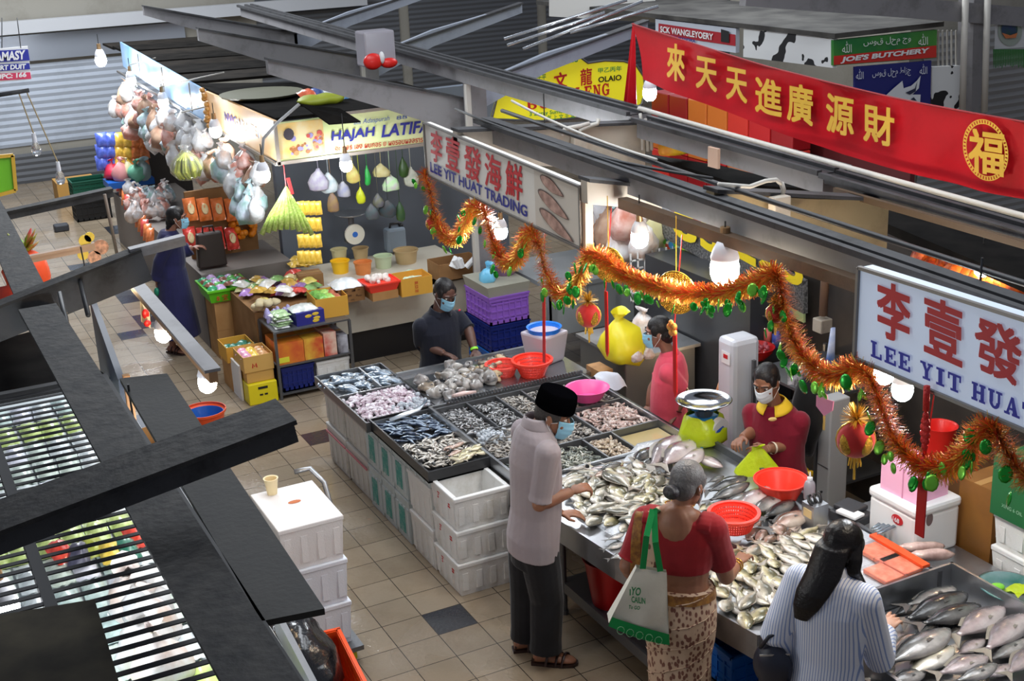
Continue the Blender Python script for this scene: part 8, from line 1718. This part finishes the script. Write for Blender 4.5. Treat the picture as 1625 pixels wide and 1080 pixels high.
b = MB(); c = P(962, 592, z=.86); b.grid(lambda u, v: c+Vector(((u-.5)*.26, (v-.5)*.22+.03*math.sin(u*7), -.16*max(0, abs(v-.4)-.15)*2-.05*max(0, u-.7)*3+.02*math.sin(u*9+v*7))), 16, 14); b.ob('white_cloth', cloth_mat('white_rag', srgb(206, 210, 220)), at=c, smooth=True, label='white cloth draped over the tray corner beside the white tub', cat='cloth')
b = MB()
for k in range(6):
    for q in range(8): b.bbox((2.9+.07*q, 2.12, 1.0+.07*k), (2.955+.07*q, 2.13, 1.012+.07*k)); b.bbox((2.9+.07*q, 2.12, 1.0+.07*k), (2.912+.07*q, 2.13, 1.07+.07*k))
b.ob('wire_grille', M_WHITE, at=(3.2, 2.12, 1.1), label='white square wire grille behind the yellow bag', cat='grille')
b = MB(); b.bbox((3.0, .62, 0), (3.4, 2.05, 1.42)); b.ob('dark_fridge', mat('dark_fridge_door', srgb(52, 54, 58), .3), at=(3.2, 1.3, 0), label='dark grey fridge behind the pink-shirted woman', cat='fridge')
b = MB(); b.bbox((3.7, 1.6, 0), (3.78, 4.4, 1.25)); b.ob('partition', mat('grey_partition', srgb(120, 122, 124), .5), at=(3.46, 2.9, 0), label='grey partition behind the sink bench', cat='partition')
for k in range(16): pbag((3.2+RG.uniform(-.15, .1), 2.2+.12*k, 1.38+RG.uniform(0, .25)), RG.uniform(.9, 1.4), RG.choice(M_PB), 'white or grey plastic bag piled behind the sink bench', 'bags behind the sink bench')
# tall white box, spice rack, bowls and cartons behind the vendors
tw = T('tall_white_box', 'tall white plastic box with a small red label between the two vendors', 'box', (2.72, .38, 0)); b = MB(); b.box((0, 0, .62), (.24, .2, 1.24)); b.ob('body', mat('translucent_white', srgb(206, 208, 216), .35), tw, local=True, bevel=.04); b = MB(); b.box((-.125, -.02, 1.1), (.004, .1, .09)); b.ob('white_label', M_WHITE, tw, local=True); b = MB(); b.box((-.128, -.02, 1.11), (.003, .05, .03)); b.ob('red_print', M_REDTXT, tw, local=True)
rk = T('goods_shelf', 'dark shelf rack with sauces and cartons behind the maroon-shirted woman', 'rack', (3.05, -.1, 0))
for z in (.35, .7, 1.02): b = MB(); b.bbox((2.72, -.5, z), (3.38, .22, z+.02)); b.ob('shelf', M_DKSTEEL, rk)
for x, y in ((2.73, -.49), (2.73, .21), (3.37, -.49), (3.37, .21)): b = MB(); b.bbox((x-.012, y-.012, 0), (x+.012, y+.012, 1.1)); b.ob('post', M_DKSTEEL, rk)
gb = pbag(P(1160, 598, x=2.74), .9, mat('orange_lit_bag', srgb(236, 140, 80), .4, bump=.8, bscale=26, col2=srgb(244, 200, 150), nscale=10), 'orange bag of peeled ginger on the rack right of the tall white box', None)
bulb('small warm lit bulb behind the orange ginger bag', P(1172, 585, x=2.95), .035, M_GLOWY, cord=0)
o = lathe_ob('bowl', [(.08, 0), (.13, .05), (.15, .09), (.155, .09)], P(1197, 568, x=2.95), M_DKRED, 'dark red bowl of shallots on the rack above the vendor', 'bowl')
b = MB()
for k in range(40): a, r_ = RG.uniform(0, 6.3), RG.uniform(0, .125); b.sph((r_*math.cos(a), r_*math.sin(a), .085+RG.uniform(0, .015)), .018, 6, 4)
s_ = b.ob('shallots', mat('shallot_skin', srgb(150, 60, 70), .4), local=True, smooth=True, label='shallots filling the dark red bowl', cat='vegetable', kind='stuff'); s_.location = o.location
for k, (px, py_, sx, sy, sz, m, lab) in enumerate(((1190, 535, .2, .3, .09, M_CARD, 'lower brown carton flap box behind the shallot bowl'), (1188, 512, .2, .3, .09, M_CARD, 'upper brown carton behind the shallot bowl'))):
    v = P(px, py_+14, x=3.2); carton('carton', lab, v, (sx, sy, sz), m, .1, False)
for k, (px, py_, r, h, col, nme) in enumerate(((1132, 535, .04, .16, (150, 146, 140), 'grey jar'), (1148, 535, .035, .12, (206, 206, 206), 'white jar'), (1115, 540, .03, .08, (214, 190, 140), 'cream pot'), (1155, 505, .04, .12, (190, 160, 120), 'tan canister'), (1130, 505, .04, .1, (206, 200, 196), 'pale canister'), (1218, 545, .03, .12, (206, 100, 90), 'coral bottle'), (1232, 550, .035, .12, (50, 70, 150), 'blue can'))):
    b = MB(); b.lathe((0, 0, 0), [(r, 0), (r, h*.8), (r*.6, h*.85), (r*.6, h)], 14); o = b.ob('jar', flat(srgb(*col), .4), local=True, smooth=True, label=nme+' on the back shelf behind the vendors', cat='jar'); o.location = P(px, py_, x=3.15)
for k, (px, py_, col, nme) in enumerate(((1175, 488, (206, 140, 40), 'orange'), (1192, 495, (190, 70, 40), 'red brown'), (1195, 482, (70, 120, 170), 'blue'), (1205, 500, (60, 50, 46), 'dark'), (1170, 475, (190, 30, 30), 'red'))):
    pack(nme+' packet heaped on the cartons behind the shallot bowl', P(px, py_, x=3.15), .2, .16, .07, col, RG.uniform(0, 3), (.3, .2))
b = MB()
for k in range(5): b.sph((2.78, -.38+.07*k, .42), .04, 10, 8)
b.ob('lemons', mat('lemon_peel', srgb(226, 176, 30), .4), at=(2.78, -.3, .4), smooth=True, label='row of yellow lemons on the lower rack shelf', cat='fruit', kind='stuff')
wc = T('white_locker', 'narrow white locker right of the maroon-shirted woman with a pink note', 'cabinet', (2.75, P(1322, 700, x=2.75).y, 0)); b = MB(); b.box((0, 0, .55), (.16, .12, 1.1)); b.ob('body', mat('white_enamel', srgb(160, 162, 164), .4), wc, local=True, bevel=.01); b = MB(); b.box((-.082, 0, .62), (.004, .11, .006)); b.ob('seam', M_DKSTEEL, wc, local=True); b = MB(); b.box((-.083, 0, .95), (.004, .02, .14)); b.ob('yellow_strip', flat(srgb(226, 190, 110)), wc, local=True)
b = MB(); c = P(1308, 640, x=1.0); n_ = [(-.055, -.03), (.0, -.06), (.055, -.015), (.06, .03), (.02, .025), (.015, .045), (-.015, .05), (-.02, .03), (-.055, .02)]
b.prism([c+Vector((0, -u, v)) for u, v in n_], (.004, 0, 0)); b.ob('pink_note', flat(srgb(240, 150, 190), .6), at=c, label='pink torn paper note hanging under the garland', cat='note')
b = MB(); b.tube([P(1322, 520, x=2.9), P(1316, 590, x=2.9)], [.02, .045], 10, sq=.4); b.ob('surfboard_sign', mat('white_blue_board', srgb(206, 212, 222), .4, col2=srgb(60, 110, 190), nscale=5), at=P(1320, 560, x=2.9), smooth=True, label='white and blue leaf shaped board on the dark lining', cat='board')
b = MB(); b.box((0, 0, 0), (.1, .1, .1)); o = b.ob('meter_box', M_CREAM, local=True, bevel=.008, label='cream box at the foot of the pipe beside the numeral board', cat='box'); o.location = P(1305, 515, x=3.2); cable([P(1306, 500, x=3.2), P(1312, 400, x=3.2)], .03, mat('rusty_pipe', srgb(110, 84, 66), .5), 'rusty pipe rising from the cream meter box', name='pipe', n=10)
b = MB(); c = P(1228, 620, x=2.55); b.sph(P(1282, 660, x=2.62), (.12, .1, .3), 12, 10); crumple(b, 4, .03, 8); b.ob('dark_jacket', cloth_mat('black_jacket_cloth', srgb(20, 20, 22)), at=P(1282, 660, x=2.62), smooth=True, label='black jacket hanging behind the maroon-shirted woman', cat='jacket')
b = MB(); c = P(1265, 600, x=2.6); b.grid(lambda u, v: c+Vector((.02*math.sin(u*9), -(u-.5)*.2, -(v-.5)*.16+.05*u)), 8, 6); b.ob('plastic_wrapper', mat('printed_wrapper', srgb(190, 190, 196), .3, col2=srgb(60, 60, 64), nscale=24), at=c, smooth=True, label='black and white printed wrapper above the black jacket', cat='wrapper')
for k, (px, py_, r, h) in enumerate(((1490, 690, .14, .3),)):
    v = P(px, py_+18, x=2.95); lathe_ob('bucket', [(.08, 0), (.1, .2), (.108, .21)], (v.x, v.y, .9), M_REDPL, 'red bucket with a white rim behind the garland at the right', 'bucket')
b = MB(); b.bbox((2.8, -2.6, 0), (3.3, -1.2, .9)); b.ob('back_bench', mat('brown_bench', srgb(96, 62, 30), .6), at=(3, -2, 0), label='brown bench behind the cartons at the right', cat='bench')
b = MB(); b.box((3.05, -2.3, 1.1), (.3, .3, .4)); b.ob('red_box', M_DKRED, at=(3.05, -2.3, .9), label='dark red box on the brown bench under the bluish sign', cat='box')
# orange lit goods under the black roof at the right, behind the banner
for k in range(26):
    v = P(1462+12*(k % 13)+RG.uniform(-3, 3), 412+RG.uniform(-8, 12)+2.2*(k % 13), x=3.25); pbag(v, .7, mat('orange_goods', srgb(226, 110, 30), .4, col2=srgb(150, 40, 20), nscale=14), 'orange packet in the warm lit stall under the black roof', 'orange packets under the black roof', 'orange_packet')
bulb('warm bulb lighting the orange packets under the black roof', (3.1, -1.45, 2.1), .045, M_GLOWY, cord=.08)
b = MB(); b.bbox((3.08, -2.4, 1.74), (3.418, -.6, 1.77)); b.ob('wall_shelf', mat('dark_brown_board', srgb(52, 34, 24), .6), at=(3.25, -1.5, 1.75), label='dark brown wall shelf under the orange packets', cat='shelf')
for k in range(21):
    col = RG.choice([(190, 30, 34), (206, 50, 40), (150, 16, 24), (206, 110, 40)]); v = Vector((4.6, 2.2+.32*(k % 7), 1.65+.285*(k//7))); b = MB(); b.box((0, 0, 0), (.2, .3, .28)); o = b.ob('red_box', flat(srgb(*col), .4), local=True, bevel=.01, label='red festive box stacked in the shop behind the banner', cat='box', group='red boxes behind the banner'); o.location = v
b = MB(); b.bbox((4.45, 1.95, 0), (4.8, 4.4, 1.505)); b.ob('shop_bench', M_DKRED, at=(4.6, 3, 0), label='dark red bench under the stacked red boxes behind the banner', cat='bench')
b = MB(); b.bbox((4.85, 1.0, 0), (4.9, 4.6, 2.5)); b.ob('shop_back_board', mat('dark_red_board', srgb(80, 14, 16), .6), at=(4.87, 1, 1.4), label='dark red back board of the festive shop behind the banner', cat='board')
# clear box with red ornaments on the rafters
cb = T('clear_box', 'clear lidded plastic box with red ornaments resting on the roof rafters', 'box', P(598, 104, y=5.4)); b = MB(); b.box((0, 0, .17), (.32, .26, .34)); b.ob('clear_body', mat('cloudy_clear_box', srgb(190, 186, 194), .2, trans=.3, alpha=.8), cb, local=True, bevel=.02); b = MB(); b.sph((-.09, -.14, .06), (.1, .04, .08), 10, 8); b.sph((.08, -.13, .03), (.09, .04, .05), 10, 8); b.ob('red_ornaments', M_REDPL, cb, local=True, smooth=True); b = MB(); b.sph((.0, -.15, .09), (.03, .03, .06), 8, 6); b.ob('white_doll_shape', M_WHITE, cb, local=True, smooth=True)
for k in range(6):
    v = P(490+13*k, 142, y=5.5); pack(['orange', 'blue', 'white', 'yellow', 'sky blue', 'striped'][k]+' magazine bundle lying on the corner grocery roof', (v.x, v.y, 2.48), .16, .24, .1, [(226, 100, 60), (60, 80, 140), (206, 216, 226), (226, 210, 60), (90, 150, 200), (120, 120, 130)][k], .3, (.5, 0))
b = MB(); b.sph((0, 0, 0), (.24, .12, .05), 14, 8); crumple(b, 8, .03, 8); o = b.ob('green_bag_roll', mat('olive_bag', srgb(150, 160, 40), .5), local=True, smooth=True, label='olive plastic bag lying on the corner roof beside the magazines', cat='bag'); o.location = P(508, 158, z=2.5)
b = MB(); b.lathe((0, 0, 0), [(.4, 0), (.42, .02), (.02, .03)], 26); o = b.ob('round_tray', mat('khaki_tray', srgb(96, 96, 76), .6), local=True, label='khaki round tray lying on the black corner roof', cat='tray'); o.location = P(415, 150, z=2.49)
# ---------------------------------------------------------------- left side: aisle things and the grated stall
tl = T('hand_trolley', 'steel trolley with a bent handle carrying white foam boxes', 'trolley', (-.72, .1, 0))
b = MB(); b.bbox((-.98, -.32, .09), (-.5, .45, .12)); b.ob('deck', M_DKSTEEL, tl)
b = MB(); b.tube([(-.45, .12, .1), (-.45, .13, .45), (-.44, .14, .62), (-.455, .3, .92), (-.5, .42, .98), (-.6, .42, .98)], .016, 10); b.ob('handle', M_STEEL, tl, smooth=True)
for x, y in ((-.95, -.25), (-.55, -.25), (-.95, .38), (-.48, .12)): b = MB(); b.tube([(x-.012, y, .05), (x+.012, y, .05)], .045, 16); b.ob('wheel', flat(srgb(206, 196, 30), .5), tl)
for k in range(3): foam_box('foam_box', 'white foam box on the trolley, %s' % ['lowest', 'middle', 'top one with an orange stain'][k], -.92+.0*k, -.53, -.26, .3, .12+.28*k, .12+.28*k+.278, mat('clean_foam', srgb(224, 228, 236), .6, bump=.15, bscale=120) if k < 2 else mat('clean_foam_lid', srgb(232, 228, 226), .6, bump=.15, bscale=120), lid=True)
b = MB(); b.sph((-.72, .06, .96), (.04, .022, .003), 12, 6); b.ob('orange_stain', mat('rust_stain', srgb(196, 110, 60), .7), at=(-.72, .06, .96), label='orange stain on the top foam box lid', cat='stain')
lathe_ob('paper_cup', [(.03, 0), (.042, .1), (.046, .102)], (-.80, .24, .959), mat('cream_cup', srgb(236, 216, 170), .5), 'cream paper cup standing on the top foam box', 'cup', 20)
lathe_ob('bucket', [(.13, 0), (.17, .26), (.185, .27), (.185, .29)], (-.45, 3.55, 0), M_ORANGE, 'orange tub with a blue inside on the wet aisle floor', 'tub'); lathe_ob('blue_basin', [(.10, 0), (.165, .2), (.17, .2)], (-.45, 3.55, .06), M_BLUEPL, 'blue basin sitting inside the orange tub', 'basin')
oc = crate('plastic_crate', 'orange plastic crate holding a black rubbish bag at the bottom edge', (-1.02, -1.05, .25), .42, .62, .3, M_ORANGE, -.1)
b = MB(); b.sph((0, 0, 0), (.2, .3, .22), 20, 14); crumple(b, 6, .05, 9); crumple(b, 9, .015, 30); o = b.ob('rubbish_bag', mat('black_bag_film', (.012, .012, .014), .18, bump=.5, bscale=22, spec=.7), local=True, smooth=True, label='shiny black rubbish bag bulging out of the orange crate', cat='bag'); o.location = (-1.08, -1.0, .58)
b = MB(); b.bbox((-1.25, -1.4, 0), (-.8, -.7, .248)); b.ob('carton', M_CARDB, at=(-1.02, -1.05, 0), label='brown carton under the orange crate at the bottom edge', cat='carton')
b = MB(); b.beam(P(440, 985, z=1.0), P(500, 1100, z=1.0), .03, .12); b.ob('steel_ledge', M_DKSTEEL, at=P(470, 1040, z=1.0), label='grey steel ledge beside the black rubbish bag', cat='ledge')
sd = [(-1.74, -1.5), (-1.74, -4.6)]
# inside the grated stall: benches of white packets under cold light
b = MB(); b.bbox((-2.75, -2.2, .9), (-1.25, 3.0, .93)); b.ob('stall_bench', mat('white_bench', srgb(196, 204, 206), .5), at=(-2, .4, .9), label='white bench inside the grated stall full of packets', cat='bench')
for k in range(120):
    r_, c_ = divmod(k, 10); x, y = -2.66+.142*c_+RG.uniform(-.01, .01), -1.5+.36*r_
    pack('white or pale green packet laid in rows under the roof grate', (x, y, .95), .13, .34, .05, [(190, 198, 200), (176, 190, 180), (166, 186, 182), (196, 198, 210)][RG.randrange(4)] if (r_ % 5) else (170, 190, 110), RG.uniform(-.06, .06), (0, 0), 'packets under the roof grate')
for k in range(10): pack('coloured snack packet in the middle of the grated stall', (-2.05+.08*k, -.1+RG.uniform(-.12, .12), 1.02), .12, .2, .06, [(206, 60, 40), (60, 60, 80), (150, 160, 60), (206, 180, 70), (40, 110, 90)][k % 5], RG.uniform(-.5, .5), (.2, 0), 'coloured packets under the roof grate')
for k in range(5): pbag((-1.9+RG.uniform(-.15, .15), -1.4+.16*k, 1.1), 1.2, M_PB[0] if k % 2 else M_PB[1], 'big clear plastic bag inside the grated stall', 'clear bags under the roof grate')
# left edge bits
g = T('orange_bag', 'bright orange shopping bag with green leaves at the left edge', 'bag', P(42, 430, y=1.2)); b = MB(); b.sph((0, 0, -.05), (.13, .1, .2), 14, 10); crumple(b, 3, .04, 9); b.ob('bag_body', mat('orange_cloth', srgb(244, 84, 30), .5, bump=.5, bscale=14), g, local=True, smooth=True); b = MB()
for k in range(18): a = RG.uniform(0, 6.3); d = Vector((math.cos(a)*.1, math.sin(a)*.1, RG.uniform(.05, .16))); b.tube([(0, 0, .1), d*.6+Vector((0, 0, .1)), d+Vector((0, 0, .1))], [.006, .025, .004], 6, sq=.3)
b.ob('leaves', mat('bright_leaf', srgb(110, 200, 40), .5, col2=srgb(200, 50, 60), nscale=14), g, local=True, smooth=True)
pf = T('fruit_board', 'cut-out picture board of bananas and shellfish on the pale rail', 'board', P(150, 400, y=.9)); b = MB()
for (u, v, r, mi) in ((135-150, 382-400, 11, 0), (142-150, 376-400, 9, 0), (160-150, 392-400, 14, 1), (150-150, 408-400, 12, 1), (132-150, 404-400, 10, 0)):
    b.m(mi); c = P(150+u, 400+v, y=.895); b.add([c+Vector((r/310*math.cos(a*PI/7), -.001*mi, r/310*math.sin(a*PI/7))) for a in range(14)], [tuple(range(14))])
o = b.ob('cut_out', [flat(srgb(226, 200, 70), .5), mat('shell_print', srgb(226, 170, 140), .5, col2=srgb(150, 110, 90), nscale=40)], pf); md = o.modifiers.new('t', 'SOLIDIFY'); md.thickness = .008
b = MB(); v = P(30, 475, y=.9); b.sph(v, (.14, .1, .1), 10, 8); crumple(b, 2, .04, 9); b.ob('red_bag', mat('red_orange_film', srgb(236, 70, 40), .4), at=v, smooth=True, label='red orange bag below the bright orange one at the left edge', cat='bag')
g = T('picture_frame', 'green picture board with a gilded frame at the far left edge', 'picture', P(5, 275, y=5.2)); b = MB(); b.prism([P(-20, 312, y=5.2), P(24, 300, y=5.2), P(20, 248, y=5.2), P(-20, 252, y=5.2)], (0, .02, 0)); b.ob('picture', flat(srgb(120, 200, 40), .5), g)
b = MB(); b.beam(P(25, 302, y=5.19), P(20, 246, y=5.19), .03, .03); b.beam(P(-20, 250, y=5.19), P(21, 246, y=5.19), .03, .03); b.beam(P(-20, 314, y=5.19), P(25, 302, y=5.19), .03, .03); b.ob('gilded_frame', M_GOLDTXT, g)
g = T('paper_lantern_card', 'cream paper card with red figures hanging from the grey batten', 'card', P(228, 500, z=2.3)); b = MB(); b.prism([P(222, 475, z=2.3), P(236, 490, z=2.25), P(238, 520, z=2.18), P(224, 510, z=2.2)], RV*.004); b.ob('card', flat(srgb(226, 200, 150), .6), g); b = MB(); b.sph(P(231, 498, z=2.24), (.02, .01, .03), 8, 6); b.sph(P(234, 513, z=2.2), (.02, .01, .02), 8, 6); b.ob('red_figures', M_REDPL, g, smooth=True)
cable([P(166, 308, y=2.4), P(186, 405, y=2.4)], .012, mat('rust_rod', srgb(120, 104, 90), .5), 'thin rod hanging down from the thin sooty rail', name='rod')
for k, (px, py_) in enumerate(((95, 470), (125, 440))): cable([P(px, py_-5, z=2.62), P(px+15, py_+60, z=2.55)], .012, M_CABLE, ['left', 'right'][k]+' dark cable tied over the dark grey rafter')
g = carton('carton', 'open white-lidded brown carton seen below the dark grey rafter', (-1.35, 1.2, .9), (.4, .3, .2), M_CARD, .3, True); b = MB(); b.bbox((-2.2, .6, 0), (-1.1, 2.2, .88)); b.ob('stall_bench', mat('navy_bench', srgb(44, 50, 66), .5), at=(-1.6, 1.4, 0), label='dark blue bench of the left stall below the dark grey rafter', cat='bench')
bpy.data.scenes.remove(TMPS)
